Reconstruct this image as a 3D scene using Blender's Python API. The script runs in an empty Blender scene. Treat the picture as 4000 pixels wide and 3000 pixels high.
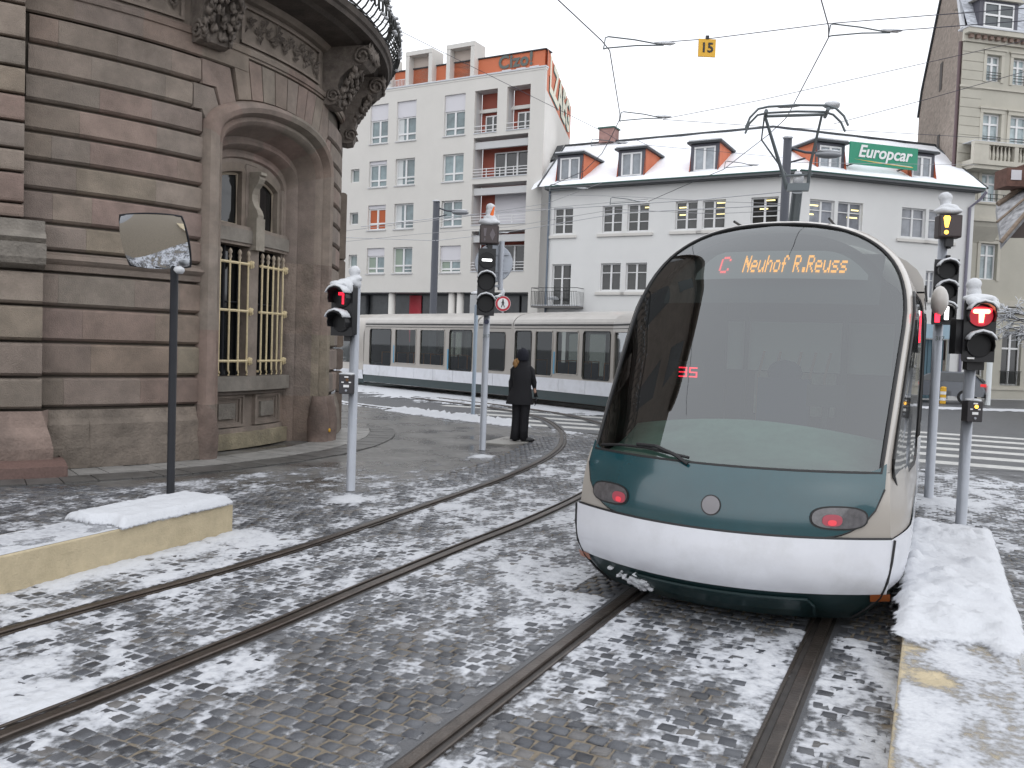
import bpy, bmesh, math, random
import numpy as np
from mathutils import Vector, Matrix
random.seed(7); RNG=np.random.default_rng(5)
SC=bpy.context.scene; COL=SC.collection
R=math.radians
# ---------------------------------------------------------------- camera
F=1850.0; H=1.9; PIT=math.atan(80/F); ROL=0.035
fw=Vector((0,math.cos(PIT),-math.sin(PIT))); r0=Vector((1,0,0)); u0=r0.cross(fw)
cr=math.cos(ROL)*r0+math.sin(ROL)*u0; cu=-math.sin(ROL)*r0+math.cos(ROL)*u0
cam_d=bpy.data.cameras.new('camera'); cam=bpy.data.objects.new('camera',cam_d); COL.objects.link(cam)
cam_d.sensor_width=36; cam_d.lens=36*F/2212.0; cam_d.clip_start=0.05; cam_d.clip_end=3000
cam.matrix_world=Matrix(((cr.x,cu.x,-fw.x,0),(cr.y,cu.y,-fw.y,0),(cr.z,cu.z,-fw.z,H),(0,0,0,1)))
SC.camera=cam
# ---------------------------------------------------------------- overcast sky, sun, exposure
w=bpy.data.worlds.new('World'); SC.world=w; w.use_nodes=True
nt=w.node_tree; nt.nodes.clear()
sky=nt.nodes.new('ShaderNodeTexSky'); sky.sky_type='NISHITA'; sky.sun_disc=False
sky.sun_elevation=R(38); sky.sun_rotation=R(150); sky.air_density=1.0; sky.dust_density=4; sky.altitude=140
hs=nt.nodes.new('ShaderNodeHueSaturation'); hs.inputs['Saturation'].default_value=0.12
mx=nt.nodes.new('ShaderNodeMixRGB'); mx.inputs['Fac'].default_value=0.88; mx.inputs['Color2'].default_value=(14.6,15.0,15.8,1)
bg=nt.nodes.new('ShaderNodeBackground'); bg.inputs['Strength'].default_value=0.1
ow=nt.nodes.new('ShaderNodeOutputWorld')
nt.links.new(sky.outputs[0],hs.inputs['Color']); nt.links.new(hs.outputs[0],mx.inputs['Color1'])
nt.links.new(mx.outputs[0],bg.inputs['Color']); nt.links.new(bg.outputs[0],ow.inputs[0])
sd=bpy.data.lights.new('sun','SUN'); sd.energy=0.6; sd.angle=R(170); sd.color=(1,0.97,0.93)
so=bpy.data.objects.new('sun',sd); COL.objects.link(so)
so.rotation_euler=(R(22),0,R(30)); so.location=(0,0,60)
SC.view_settings.view_transform='Standard'; SC.view_settings.look='None'; SC.view_settings.gamma=1; SC.view_settings.use_curve_mapping=False
SC.view_settings.exposure=0.0
SC.render.engine='CYCLES'
SC.cycles.max_bounces=6; SC.cycles.diffuse_bounces=3; SC.cycles.glossy_bounces=4; SC.cycles.transmission_bounces=6; SC.cycles.transparent_max_bounces=10
SC.cycles.use_denoising=True; SC.cycles.caustics_reflective=False; SC.cycles.caustics_refractive=False

# ---------------------------------------------------------------- materials
M={}
def mat(name,col,rough=.6,metal=0,var=0,vscale=8,bump=0,bscale=40,spec=.5,emit=None,es=0,coat=0,objcol=False,stretch=(1,1,1),dirt=0,dcol=(.05,.045,.04),coords='Object'):
    if name in M: return M[name]
    m=bpy.data.materials.new(name); m.use_nodes=True; n=m.node_tree; N=n.nodes; L=n.links
    b=N['Principled BSDF']; b.inputs['Roughness'].default_value=rough; b.inputs['Metallic'].default_value=metal
    b.inputs['Specular IOR Level'].default_value=spec; b.inputs['Base Color'].default_value=(*col,1)
    if coat: b.inputs['Coat Weight'].default_value=coat; b.inputs['Coat Roughness'].default_value=.06
    if emit: b.inputs['Emission Color'].default_value=(*emit,1); b.inputs['Emission Strength'].default_value=es
    tc=mp=None
    if var or bump or dirt:
        tc=N.new('ShaderNodeTexCoord'); mp=N.new('ShaderNodeMapping'); mp.inputs['Scale'].default_value=stretch
        L.new(tc.outputs[coords],mp.inputs[0])
    src=None
    if objcol:
        oi=N.new('ShaderNodeObjectInfo'); src=oi.outputs['Color']
    if var:
        tx=N.new('ShaderNodeTexNoise'); tx.inputs['Scale'].default_value=vscale; tx.inputs['Detail'].default_value=6; tx.inputs['Roughness'].default_value=.65
        L.new(mp.outputs[0],tx.inputs['Vector'])
        mr=N.new('ShaderNodeMapRange'); mr.inputs['From Min'].default_value=.3; mr.inputs['From Max'].default_value=.7
        mr.inputs['To Min'].default_value=1-var; mr.inputs['To Max'].default_value=1+var; L.new(tx.outputs['Fac'],mr.inputs[0])
        mm=N.new('ShaderNodeMixRGB'); mm.blend_type='MULTIPLY'; mm.inputs['Fac'].default_value=1
        if src is not None: L.new(src,mm.inputs['Color1'])
        else: mm.inputs['Color1'].default_value=(*col,1)
        L.new(mr.outputs[0],mm.inputs['Color2']); src=mm.outputs[0]
    if dirt:
        t2=N.new('ShaderNodeTexNoise'); t2.inputs['Scale'].default_value=vscale*.35; t2.inputs['Detail'].default_value=8; t2.inputs['Roughness'].default_value=.7
        L.new(mp.outputs[0],t2.inputs['Vector'])
        r2=N.new('ShaderNodeMapRange'); r2.inputs['From Min'].default_value=.48; r2.inputs['From Max'].default_value=.72; r2.inputs['To Max'].default_value=dirt
        L.new(t2.outputs['Fac'],r2.inputs[0])
        m2=N.new('ShaderNodeMixRGB'); L.new(r2.outputs[0],m2.inputs['Fac']); m2.inputs['Color2'].default_value=(*dcol,1)
        if src is not None: L.new(src,m2.inputs['Color1'])
        else: m2.inputs['Color1'].default_value=(*col,1)
        src=m2.outputs[0]
    if src is not None: L.new(src,b.inputs['Base Color'])
    if bump:
        t3=N.new('ShaderNodeTexNoise'); t3.inputs['Scale'].default_value=bscale; t3.inputs['Detail'].default_value=5
        L.new(mp.outputs[0],t3.inputs['Vector'])
        bp=N.new('ShaderNodeBump'); bp.inputs['Strength'].default_value=bump; bp.inputs['Distance'].default_value=.02
        L.new(t3.outputs['Fac'],bp.inputs['Height']); L.new(bp.outputs[0],b.inputs['Normal'])
    M[name]=m; return m
def glassmat(name,tint,refl,rough=.02,grad=.25,mxr=.9):
    m=bpy.data.materials.new(name); m.use_nodes=True; n=m.node_tree; N=n.nodes; L=n.links; N.remove(N['Principled BSDF'])
    out=N['Material Output']; tr=N.new('ShaderNodeBsdfTransparent'); tr.inputs[0].default_value=(*tint,1)
    gl=N.new('ShaderNodeBsdfGlossy'); gl.inputs['Roughness'].default_value=rough; gl.inputs[0].default_value=(.95,.98,1,1)
    lw=N.new('ShaderNodeLayerWeight'); lw.inputs[0].default_value=grad
    mr=N.new('ShaderNodeMapRange'); mr.inputs['To Min'].default_value=refl; mr.inputs['To Max'].default_value=mxr
    L.new(lw.outputs['Fresnel'],mr.inputs[0]); mr.clamp=True
    ms=N.new('ShaderNodeMixShader'); L.new(mr.outputs[0],ms.inputs[0]); L.new(tr.outputs[0],ms.inputs[1]); L.new(gl.outputs[0],ms.inputs[2])
    L.new(ms.outputs[0],out.inputs[0]); M[name]=m; return m
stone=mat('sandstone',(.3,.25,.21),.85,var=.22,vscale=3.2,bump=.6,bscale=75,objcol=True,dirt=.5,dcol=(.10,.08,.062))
stone_w=mat('weathered sandstone',(.3,.25,.21),.9,var=.3,vscale=3,bump=.9,bscale=28,objcol=True,dirt=.6,dcol=(.07,.06,.052))
core_m=mat('mortar shadow joint',(.1,.085,.07),.95)
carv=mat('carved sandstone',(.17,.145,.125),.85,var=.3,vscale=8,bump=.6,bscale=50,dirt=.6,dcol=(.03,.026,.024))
slab_m=mat('dark balcony stone',(.07,.058,.05),.9,var=.35,vscale=3,bump=.4,bscale=30)  # dark stone for the whole balcony slab, underside and edge alike
irong=mat('dark wrought iron',(.02,.022,.02),.5,bump=.3,bscale=60)
goldp=mat('cream painted iron',(.6,.5,.31),.45,var=.15,vscale=20)
goldd=mat('dulled cream paint',(.3,.25,.19),.5)
snow=mat('fresh snow',(.6,.615,.64),.75,var=.04,vscale=4,bump=.35,bscale=45,spec=.3)
lime=mat('yellow limestone',(.5,.42,.28),.8,var=.12,vscale=9,bump=.35,bscale=60,dirt=.45,dcol=(.36,.3,.19))
redstone=mat('red granite step',(.15,.095,.082),.5,var=.25,vscale=30,bump=.1)
galv=mat('grey painted steel pole',(.36,.38,.42),.38,metal=.35,var=.06,vscale=5)
darkpole=mat('anthracite painted pole',(.018,.019,.023),.6,var=.1,spec=.25)
blk=mat('black plastic housing',(.012,.012,.014),.45)
blk2=mat('dark brown plastic housing',(.03,.02,.02),.5)
lensd=mat('unlit dark lens',(.008,.008,.009),.35,spec=.3)
lensr=mat('smoked lens glass',(.05,.008,.01),.15,emit=(.8,.02,.04),es=.12)
redE=mat('lit red symbol',(.8,.02,.03),.4,emit=(1,.02,.05),es=3.2)
redC=mat('lit red symbol core',(1,.3,.2),.4,emit=(1,.5,.25),es=4)
amb=mat('lit amber symbol',(1,.5,.05),.4,emit=(1,.5,.06),es=4)
ambL=mat('lit amber led dot',(1,.45,.02),.4,emit=(1,.36,.01),es=2.4)
redL=mat('lit red led dot',(1,.05,.05),.4,emit=(1,.06,.06),es=2.2)
whE=mat('lit white bar',(1,1,1),.4,emit=(1,1,1),es=3)
beige=mat('beige tram paint',(.37,.34,.305),.28,coat=.4,var=.04,vscale=2)
beigeR=mat('beige tram roof paint',(.42,.40,.375),.35,coat=.2,var=.08,vscale=2)
whitet=mat('white tram paint',(.66,.67,.71),.25,coat=.5,var=.05,vscale=3,dirt=.55,dcol=(.42,.42,.42))
green=mat('petrol green tram paint',(.004,.052,.066),.2,coat=.7,var=.10,vscale=3,spec=.7,dirt=.25,dcol=(.03,.06,.065))
dgreen=mat('dark green skirt paint',(.008,.026,.028),.4,coat=.3,dirt=.3,dcol=(.04,.042,.045),vscale=4,var=.1)
rub=mat('black rubber',(.012,.012,.013),.55)
cabin=mat('dark cab lining',(.03,.032,.035),.7)
dashm=mat('green grey dashboard',(.3,.47,.40),.6,var=.25,vscale=3)
seatm=mat('blue seat fabric',(.02,.04,.09),.8)
orangem=mat('orange seat rail',(.55,.2,.06),.4)
wscr=glassmat('tinted windscreen glass',(.42,.49,.47),.11,grad=.32)
sglass=glassmat('clear side window glass',(.36,.39,.37),.06,grad=.12,mxr=.3)
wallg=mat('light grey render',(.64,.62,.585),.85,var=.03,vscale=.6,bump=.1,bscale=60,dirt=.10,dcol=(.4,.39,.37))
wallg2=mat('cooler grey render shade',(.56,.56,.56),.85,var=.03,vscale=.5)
wallw=mat('white render',(.7,.7,.69),.85,var=.025,vscale=.7,bump=.08,bscale=60,dirt=.10,dcol=(.5,.5,.49))
beigew=mat('beige ashlar',(.44,.42,.36),.85,var=.06,vscale=.8,bump=.15,bscale=30,dirt=.2,dcol=(.35,.33,.27))
trimb=mat('pale stone trim',(.49,.465,.40),.8,var=.08,vscale=1.5,dirt=.2,dcol=(.3,.28,.23))
brickm=mat('old brown brick',(.27,.225,.19),.95,var=.3,vscale=2.5,bump=.8,bscale=7,dirt=.4,dcol=(.17,.13,.11),stretch=(1,1,2.2))
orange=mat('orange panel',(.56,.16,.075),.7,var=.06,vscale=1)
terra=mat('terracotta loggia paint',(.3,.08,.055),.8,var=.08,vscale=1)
frame=mat('white window frame',(.72,.72,.72),.4)
dframe=mat('dark grey dormer frame',(.09,.09,.11),.6)
shut=mat('white roller shutter',(.62,.61,.64),.6,bump=.3,bscale=14,stretch=(.05,.05,3))
pane=mat('window pane',(.06,.07,.075),.06,spec=.7,objcol=True,var=.35,vscale=1.3)
slate=mat('dark roof edge',(.035,.04,.045),.6)
greenish=mat('verdigris gutter',(.05,.12,.1),.5)
asph=mat('wet asphalt',(.085,.088,.095),.42,var=.18,vscale=3,bump=.25,bscale=90,dirt=.35,dcol=(.13,.13,.14),coords='Object')
concm=mat('wet paving',(.12,.115,.11),.4,var=.2,vscale=2,bump=.2,bscale=50)
jointm=mat('sandy joint filling',(.19,.16,.12),.9,var=.3,vscale=12,bump=.4,bscale=80)
cobm=None
railm=mat('worn rail steel',(.09,.075,.065),.34,metal=.65,var=.3,vscale=6,bump=.2,bscale=40,dirt=.5,dcol=(.06,.035,.022))
raild=mat('rail groove grime',(.035,.03,.027),.5,var=.4,vscale=9)
paintw=mat('worn white road paint',(.5,.5,.48),.6,var=.2,vscale=5,dirt=.4,dcol=(.2,.2,.2))
signy=mat('yellow sign plate',(.75,.42,.03),.5)
signg=mat('green sign board',(.02,.26,.15),.45)
signw=mat('white sign paint',(.8,.8,.8),.45)
signr=mat('red sign paint',(.5,.03,.05),.4)
graf=mat('grey green spray paint',(.12,.14,.13),.8)
grafw=mat('cream spray paint',(.75,.73,.6),.8)
graft=mat('teal spray paint',(.05,.15,.15),.8)
wire=mat('overhead wire',(.03,.03,.05),.5); wire2=mat('frosted overhead wire',(.3,.3,.32),.6)
cloth=mat('black wool coat',(.014,.014,.017),.9,bump=.5,bscale=60)
cloth2=mat('black trousers',(.007,.007,.01),.8)
skin=mat('skin',(.5,.3,.22),.55); hairm=mat('blond hair',(.35,.19,.07),.6,bump=.6,bscale=60,stretch=(1,1,.2))
carp=mat('graphite car paint',(.09,.1,.12),.25,coat=.7)
bark=mat('dark bark',(.05,.04,.035),.9)
def snowmat():
    m=bpy.data.materials.new('slushy snow'); m.use_nodes=True; N=m.node_tree.nodes; L=m.node_tree.links; b=N['Principled BSDF']
    g=N.new('ShaderNodeAttribute'); g.attribute_name='thick'; g.attribute_type='GEOMETRY'
    tc=N.new('ShaderNodeTexCoord'); t=N.new('ShaderNodeTexNoise'); t.inputs['Scale'].default_value=26; t.inputs['Detail'].default_value=6; L.new(tc.outputs['Object'],t.inputs['Vector'])
    a=N.new('ShaderNodeMath'); a.operation='MULTIPLY_ADD'; a.inputs[1].default_value=.9; a.inputs[2].default_value=-.45; L.new(t.outputs['Fac'],a.inputs[0])
    s=N.new('ShaderNodeMath'); s.operation='ADD'; L.new(a.outputs[0],s.inputs[0]); L.new(g.outputs['Fac'],s.inputs[1])
    cr_=N.new('ShaderNodeValToRGB'); e=cr_.color_ramp.elements; e[0].position=0; e[0].color=(.2,.205,.22,1); e[1].position=.75; e[1].color=(.575,.59,.62,1)
    e[0].color=(.24,.245,.26,1); k=e.new(.3); k.color=(.32,.33,.35,1); k=e.new(.5); k.color=(.45,.465,.5,1)
    L.new(s.outputs[0],cr_.inputs[0]); L.new(cr_.outputs[0],b.inputs['Base Color'])
    r=N.new('ShaderNodeMapRange'); r.inputs['To Min'].default_value=.25; r.inputs['To Max'].default_value=.8; L.new(s.outputs[0],r.inputs[0]); L.new(r.outputs[0],b.inputs['Roughness'])
    t3=N.new('ShaderNodeTexNoise'); t3.inputs['Scale'].default_value=34; t3.inputs['Detail'].default_value=7; L.new(tc.outputs['Object'],t3.inputs['Vector'])
    bp=N.new('ShaderNodeBump'); bp.inputs['Strength'].default_value=.5; bp.inputs['Distance'].default_value=.017; L.new(t3.outputs['Fac'],bp.inputs['Height']); L.new(bp.outputs[0],b.inputs['Normal'])
    al=N.new('ShaderNodeMapRange'); al.inputs['From Min'].default_value=.04; al.inputs['From Max'].default_value=.5; al.inputs['To Min'].default_value=.0; al.inputs['To Max'].default_value=1; L.new(s.outputs[0],al.inputs[0]); L.new(al.outputs[0],b.inputs['Alpha'])
    return m
slush=snowmat()
def settmat():
    m=bpy.data.materials.new('basalt setts'); m.use_nodes=True; N=m.node_tree.nodes; L=m.node_tree.links; b=N['Principled BSDF']
    tc=N.new('ShaderNodeTexCoord'); ge=N.new('ShaderNodeNewGeometry'); oi=N.new('ShaderNodeObjectInfo')
    ad=N.new('ShaderNodeMath'); ad.operation='ADD'; L.new(ge.outputs['Random Per Island'],ad.inputs[0]); L.new(oi.outputs['Random'],ad.inputs[1]); fr=N.new('ShaderNodeMath'); fr.operation='FRACT'; L.new(ad.outputs[0],fr.inputs[0])
    rp=N.new('ShaderNodeValToRGB'); e=rp.color_ramp.elements; e[0].color=(.042,.044,.05,1); e[1].color=(.14,.132,.126,1); k=e.new(.45); k.color=(.076,.081,.093,1); k=e.new(.8); k.color=(.105,.11,.12,1); L.new(fr.outputs[0],rp.inputs[0])
    t=N.new('ShaderNodeTexNoise'); t.inputs['Scale'].default_value=3.2; t.inputs['Detail'].default_value=9; t.inputs['Roughness'].default_value=.75; L.new(tc.outputs['Object'],t.inputs['Vector'])
    mr=N.new('ShaderNodeMapRange'); mr.inputs['From Min'].default_value=.3; mr.inputs['From Max'].default_value=.7; mr.inputs['To Min'].default_value=.7; mr.inputs['To Max'].default_value=1.35; L.new(t.outputs['Fac'],mr.inputs[0])
    mm=N.new('ShaderNodeMixRGB'); mm.blend_type='MULTIPLY'; mm.inputs['Fac'].default_value=1; L.new(rp.outputs[0],mm.inputs['Color1']); L.new(mr.outputs[0],mm.inputs['Color2']); L.new(mm.outputs[0],b.inputs['Base Color'])
    r=N.new('ShaderNodeMapRange'); r.inputs['To Min'].default_value=.22; r.inputs['To Max'].default_value=.6; L.new(t.outputs['Fac'],r.inputs[0]); L.new(r.outputs[0],b.inputs['Roughness'])
    t3=N.new('ShaderNodeTexNoise'); t3.inputs['Scale'].default_value=110; t3.inputs['Detail'].default_value=5; L.new(tc.outputs['Object'],t3.inputs['Vector'])
    bp=N.new('ShaderNodeBump'); bp.inputs['Strength'].default_value=.45; bp.inputs['Distance'].default_value=.01; L.new(t3.outputs['Fac'],bp.inputs['Height']); L.new(bp.outputs[0],b.inputs['Normal'])
    return m
cobm=settmat()
def pavmat():
    m=bpy.data.materials.new('wet paving slabs'); m.use_nodes=True; N=m.node_tree.nodes; L=m.node_tree.links; b=N['Principled BSDF']
    tc=N.new('ShaderNodeTexCoord'); mp=N.new('ShaderNodeMapping'); mp.inputs['Rotation'].default_value=(0,0,R(28)); L.new(tc.outputs['Object'],mp.inputs[0])
    br=N.new('ShaderNodeTexBrick'); br.inputs['Scale'].default_value=2.2; br.inputs['Mortar Size'].default_value=.012; br.inputs['Color1'].default_value=(.105,.1,.095,1); br.inputs['Color2'].default_value=(.08,.078,.076,1); br.inputs['Mortar'].default_value=(.15,.148,.145,1)
    L.new(mp.outputs[0],br.inputs['Vector'])
    t=N.new('ShaderNodeTexNoise'); t.inputs['Scale'].default_value=1.1; t.inputs['Detail'].default_value=8; L.new(tc.outputs['Object'],t.inputs['Vector'])
    mr=N.new('ShaderNodeMapRange'); mr.inputs['From Min'].default_value=.35; mr.inputs['From Max'].default_value=.65; mr.inputs['To Min'].default_value=.6; mr.inputs['To Max'].default_value=1.6; L.new(t.outputs['Fac'],mr.inputs[0])
    mm=N.new('ShaderNodeMixRGB'); mm.blend_type='MULTIPLY'; mm.inputs['Fac'].default_value=1; L.new(br.outputs[0],mm.inputs['Color1']); L.new(mr.outputs[0],mm.inputs['Color2']); L.new(mm.outputs[0],b.inputs['Base Color'])
    r=N.new('ShaderNodeMapRange'); r.inputs['From Min'].default_value=.35; r.inputs['From Max'].default_value=.65; r.inputs['To Min'].default_value=.16; r.inputs['To Max'].default_value=.5; L.new(t.outputs['Fac'],r.inputs[0]); L.new(r.outputs[0],b.inputs['Roughness'])
    return m
pavm=pavmat()

# ---------------------------------------------------------------- mesh helpers
def tag(o,label=None,cat=None,group=None,kind=None):
    if label: o['label']=label
    if cat: o['category']=cat
    if group: o['group']=group
    if kind: o['kind']=kind
    return o
def empty(name,loc=(0,0,0),rz=0,label=None,cat=None,group=None,kind=None):
    o=bpy.data.objects.new(name,None); COL.objects.link(o); o.location=loc; o.rotation_euler=(0,0,rz); o.empty_display_size=.2
    return tag(o,label,cat,group,kind)
def link(name,me,parent=None,loc=None,rz=0):
    o=bpy.data.objects.new(name,me); COL.objects.link(o)
    if parent: o.parent=parent
    if loc is not None: o.location=loc; o.rotation_euler=(0,0,rz)
    return o
def copy_tree(o,parent=None):
    c=o.copy(); COL.objects.link(c)
    if parent: c.parent=parent
    for ch in list(o.children): copy_tree(ch,c)
    return c
class MB:
    def __init__(s): s.v=[]; s.f=[]
    def add(s,vs,fs):
        b=len(s.v); s.v+= [tuple(x) for x in vs]; s.f+=[tuple(i+b for i in f) for f in fs]; return s
    def box(s,c,d,rz=0,tilt=None):
        x,y,z=d[0]/2,d[1]/2,d[2]/2
        vs=[Vector((a*x,b*y,e*z)) for a in(-1,1) for b in(-1,1) for e in(-1,1)]
        m=Matrix.Rotation(rz,3,'Z')
        if tilt: m=m@Matrix.Rotation(tilt[1],3,tilt[0])
        vs=[m@v+Vector(c) for v in vs]
        return s.add(vs,[(0,1,3,2),(4,6,7,5),(0,4,5,1),(2,3,7,6),(0,2,6,4),(1,5,7,3)])
    def b2(s,x0,x1,y0,y1,z0,z1): return s.box(((x0+x1)/2,(y0+y1)/2,(z0+z1)/2),(abs(x1-x0),abs(y1-y0),abs(z1-z0)))
    def quad(s,a,b,c,d): return s.add([a,b,c,d],[(0,1,2,3)])
    def tube(s,pts,r,n=8,cap=True):
        pts=[Vector(p) for p in pts]; rs=r if isinstance(r,(list,tuple)) else [r]*len(pts); rings=[]
        up=Vector((0,0,1))
        for i,p in enumerate(pts):
            t=(pts[min(i+1,len(pts)-1)]-pts[max(i-1,0)]); t=t.normalized() if t.length>1e-9 else Vector((0,0,1))
            a=t.cross(up) if abs(t.z)<.95 else t.cross(Vector((0,1,0)))
            a.normalize(); b=t.cross(a)
            rings.append([p+(a*math.cos(2*math.pi*k/n)+b*math.sin(2*math.pi*k/n))*rs[i] for k in range(n)])
        vs=[v for q in rings for v in q]; fs=[]
        for i in range(len(pts)-1):
            for k in range(n): fs.append((i*n+k,i*n+(k+1)%n,(i+1)*n+(k+1)%n,(i+1)*n+k))
        if cap: fs+= [tuple(range(n)),tuple((len(pts)-1)*n+k for k in range(n))]
        return s.add(vs,fs)
    def cyl(s,c,r,h,n=16,r2=None): c=Vector(c); return s.tube([c,c+Vector((0,0,h))],[r,r if r2 is None else r2],n)
    def disc(s,c,nrm,r,th,n=24):
        c=Vector(c); nn=Vector(nrm).normalized(); return s.tube([c,c+nn*th],r,n)
    def blob(s,c,rad,seed=0,n=12,m=8,amp=.15,flat=None):
        rr=random.Random(seed); ph=[rr.uniform(0,6.28) for _ in range(6)]; vs=[]; 
        for j in range(m+1):
            th=math.pi*j/m
            for k in range(n):
                a=2*math.pi*k/n
                q=1+amp*(math.sin(3*a+ph[0]+2*th)+.7*math.sin(5*a+ph[1]-3*th)+.6*math.sin(2*a+4*th+ph[2]))/1.6
                z=math.cos(th)*rad[2]*q
                if flat is not None and z<-flat: z=-flat
                vs.append((c[0]+math.sin(th)*math.cos(a)*rad[0]*q,c[1]+math.sin(th)*math.sin(a)*rad[1]*q,c[2]+z))
        fs=[(j*n+k,j*n+(k+1)%n,(j+1)*n+(k+1)%n,(j+1)*n+k) for j in range(m) for k in range(n)]
        return s.add(vs,fs)
    def extr(s,poly,fn0,fn1):   # polygon (a,b) list; fn maps to 3d for two sides
        n=len(poly); vs=[fn0(*p) for p in poly]+[fn1(*p) for p in poly]
        return s.add(vs,[tuple(range(n)),tuple(range(2*n-1,n-1,-1))]+[(i,(i+1)%n,n+(i+1)%n,n+i) for i in range(n)])
    def grid(s,fn,us,vs_):
        P=[fn(a,b) for b in vs_ for a in us]; n=len(us)
        return s.add(P,[(j*n+i,j*n+i+1,(j+1)*n+i+1,(j+1)*n+i) for j in range(len(vs_)-1) for i in range(n-1)])
    def me(s,name,m,smooth=False,weld=0):
        me=bpy.data.meshes.new(name); me.from_pydata(s.v,[],s.f)
        if weld:
            bm=bmesh.new(); bm.from_mesh(me); bmesh.ops.remove_doubles(bm,verts=bm.verts,dist=weld); bmesh.ops.recalc_face_normals(bm,faces=bm.faces); bm.to_mesh(me); bm.free()
        me.materials.append(m)
        if smooth: me.polygons.foreach_set('use_smooth',[True]*len(me.polygons))
        me.update(); return me
    def build(s,name,m,parent=None,smooth=False,color=None,label=None,kind=None,weld=0,loc=None,sharp=None):
        me=s.me(name,m,smooth,weld)
        if sharp: 
            try: me.set_sharp_from_angle(angle=R(sharp))
            except Exception: pass
        o=link(name,me,parent,loc)
        if color: o.color=(*color,1)
        return tag(o,label=label,kind=kind)
def text(name,body,m,parent,size,loc,rot=(90,0,0),shear=0,bold=0,ext=.004,align='CENTER',space=1):
    c=bpy.data.curves.new(name,'FONT'); c.body=body; c.size=size; c.extrude=ext; c.shear=shear; c.offset=bold; c.align_x=align; c.align_y='CENTER'; c.space_character=space; c.resolution_u=4
    t_=bpy.data.objects.new('tmp',c); COL.objects.link(t_); dg=bpy.context.evaluated_depsgraph_get(); me=bpy.data.meshes.new_from_object(t_.evaluated_get(dg)); bpy.data.objects.remove(t_); me.materials.clear(); me.materials.append(m)
    o=bpy.data.objects.new(name,me); COL.objects.link(o); o.location=loc; o.rotation_euler=[R(a) for a in rot]
    if parent: o.parent=parent
    return o
def smoothpath(pts,n=8):
    out=[]; P=[Vector(p) for p in pts]
    for i in range(len(P)-1):
        a=P[max(i-1,0)];b=P[i];c=P[i+1];d=P[min(i+2,len(P)-1)]
        for k in range(n):
            t=k/n; out.append(.5*((2*b)+(c-a)*t+(2*a-5*b+4*c-d)*t*t+(3*b-a-3*c+d)*t**3))
    out.append(P[-1]); return out
# value noise
def vnoise(x,y,seed=0):
    xi=np.floor(x).astype(np.int64); yi=np.floor(y).astype(np.int64); xf=x-xi; yf=y-yi
    def h(a,b):
        n=(a*374761393+b*668265263+seed*1442695041)&0xffffffff; n=((n^(n>>13))*1274126177)&0xffffffff; return ((n^(n>>16))&0xffff)/65535.0
    u=xf*xf*(3-2*xf); v=yf*yf*(3-2*yf)
    return (h(xi,yi)*(1-u)+h(xi+1,yi)*u)*(1-v)+(h(xi,yi+1)*(1-u)+h(xi+1,yi+1)*u)*v
def fbm(x,y,o=4,seed=0):
    s=0;a=.5;t=0
    for k in range(o): s=s+a*vnoise(x*2**k+13.7*k,y*2**k+7.1*k,seed+k); t+=a; a*=.55
    return s/t
# ================================================================ sandstone corner building
CXB,CYB,RB=-10.1,16.9,6.5
def wp(phi,z,r=RB): a=R(phi); return (CXB+r*math.cos(a),CYB+r*math.sin(a),z)
SB=empty('sandstone_building',(CXB,CYB,0),label='rounded sandstone corner building with arched barred window and balcony above',cat='building')
def wl(phi,z,r=RB): a=R(phi); return (r*math.cos(a),r*math.sin(a),z)
PALS=dict(t=(.235,.195,.165),g=(.215,.195,.17),p=(.255,.165,.145),y=(.26,.225,.155),d=(.15,.125,.108),l=(.3,.27,.225),b=(.22,.165,.12))
def jit(c): k=random.uniform(.93,1.07); m_=(.222,.180,.150); return tuple((x*.33+y*.67)*k*random.uniform(.98,1.02) for x,y in zip(c,m_))
def block(p0,p1,z0,z1,r=RB,col='t',m=None,ch=.045,name='stone_block',ups=0.006):
    n=max(1,int(abs(p1-p0)/2.2+.5)); us=[p0+(p1-p0)*i/n for i in range(n+1)]
    g=.025
    prof=[(r-.14,z0+.014),(r-ch-.02,z0+.014),(r-ch+.012,z0+g),(r,z0+g+.03),(r,z1-.052),(r-.014,z1-.046),(r-.02,z1-.03),(r-ch-.02,z1-.016),(r-.14,z1-.016)]
    mb=MB(); da=math.degrees(.0012/r)
    us[0]+=da; us[-1]-=da
    mb.grid(lambda a,i:wl(a,prof[int(i)][1],prof[int(i)][0]),us,range(len(prof)))
    for a in (us[0],us[-1]): mb.add([wl(a,z,q) for q,z in prof],[tuple(range(len(prof)))])
    return mb.build(name,m or stone,SB,color=jit(PALS[col]))
def polyb(pts,r=RB,col='t',ch=.04,name='voussoir_stone'):
    n=len(pts); c=(sum(p[0] for p in pts)/n,sum(p[1] for p in pts)/n); s=RB*math.pi/180
    ins=[]
    for a,z in pts:
        dx=(c[0]-a)*s; dz=c[1]-z; d=math.hypot(dx,dz); k=.028/d; ins.append((a+(c[0]-a)*k,z+(c[1]-z)*k))
    mid=[(a+(c[0]-a)*.012/math.hypot((c[0]-a)*s,c[1]-z),z+(c[1]-z)*.012/math.hypot((c[0]-a)*s,c[1]-z)) for a,z in pts]
    mb=MB(); vs=[wl(a,z,r-.14) for a,z in mid]+[wl(a,z,r-ch) for a,z in mid]+[wl(a,z,r) for a,z in ins]
    mb.add(vs,[tuple(range(2*n,3*n))]+[(k*n+i,k*n+(i+1)%n,(k+1)*n+(i+1)%n,(k+1)*n+i) for k in (0,1) for i in range(n)])
    return mb.build(name,stone,SB,color=jit(PALS[col]))
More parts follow.
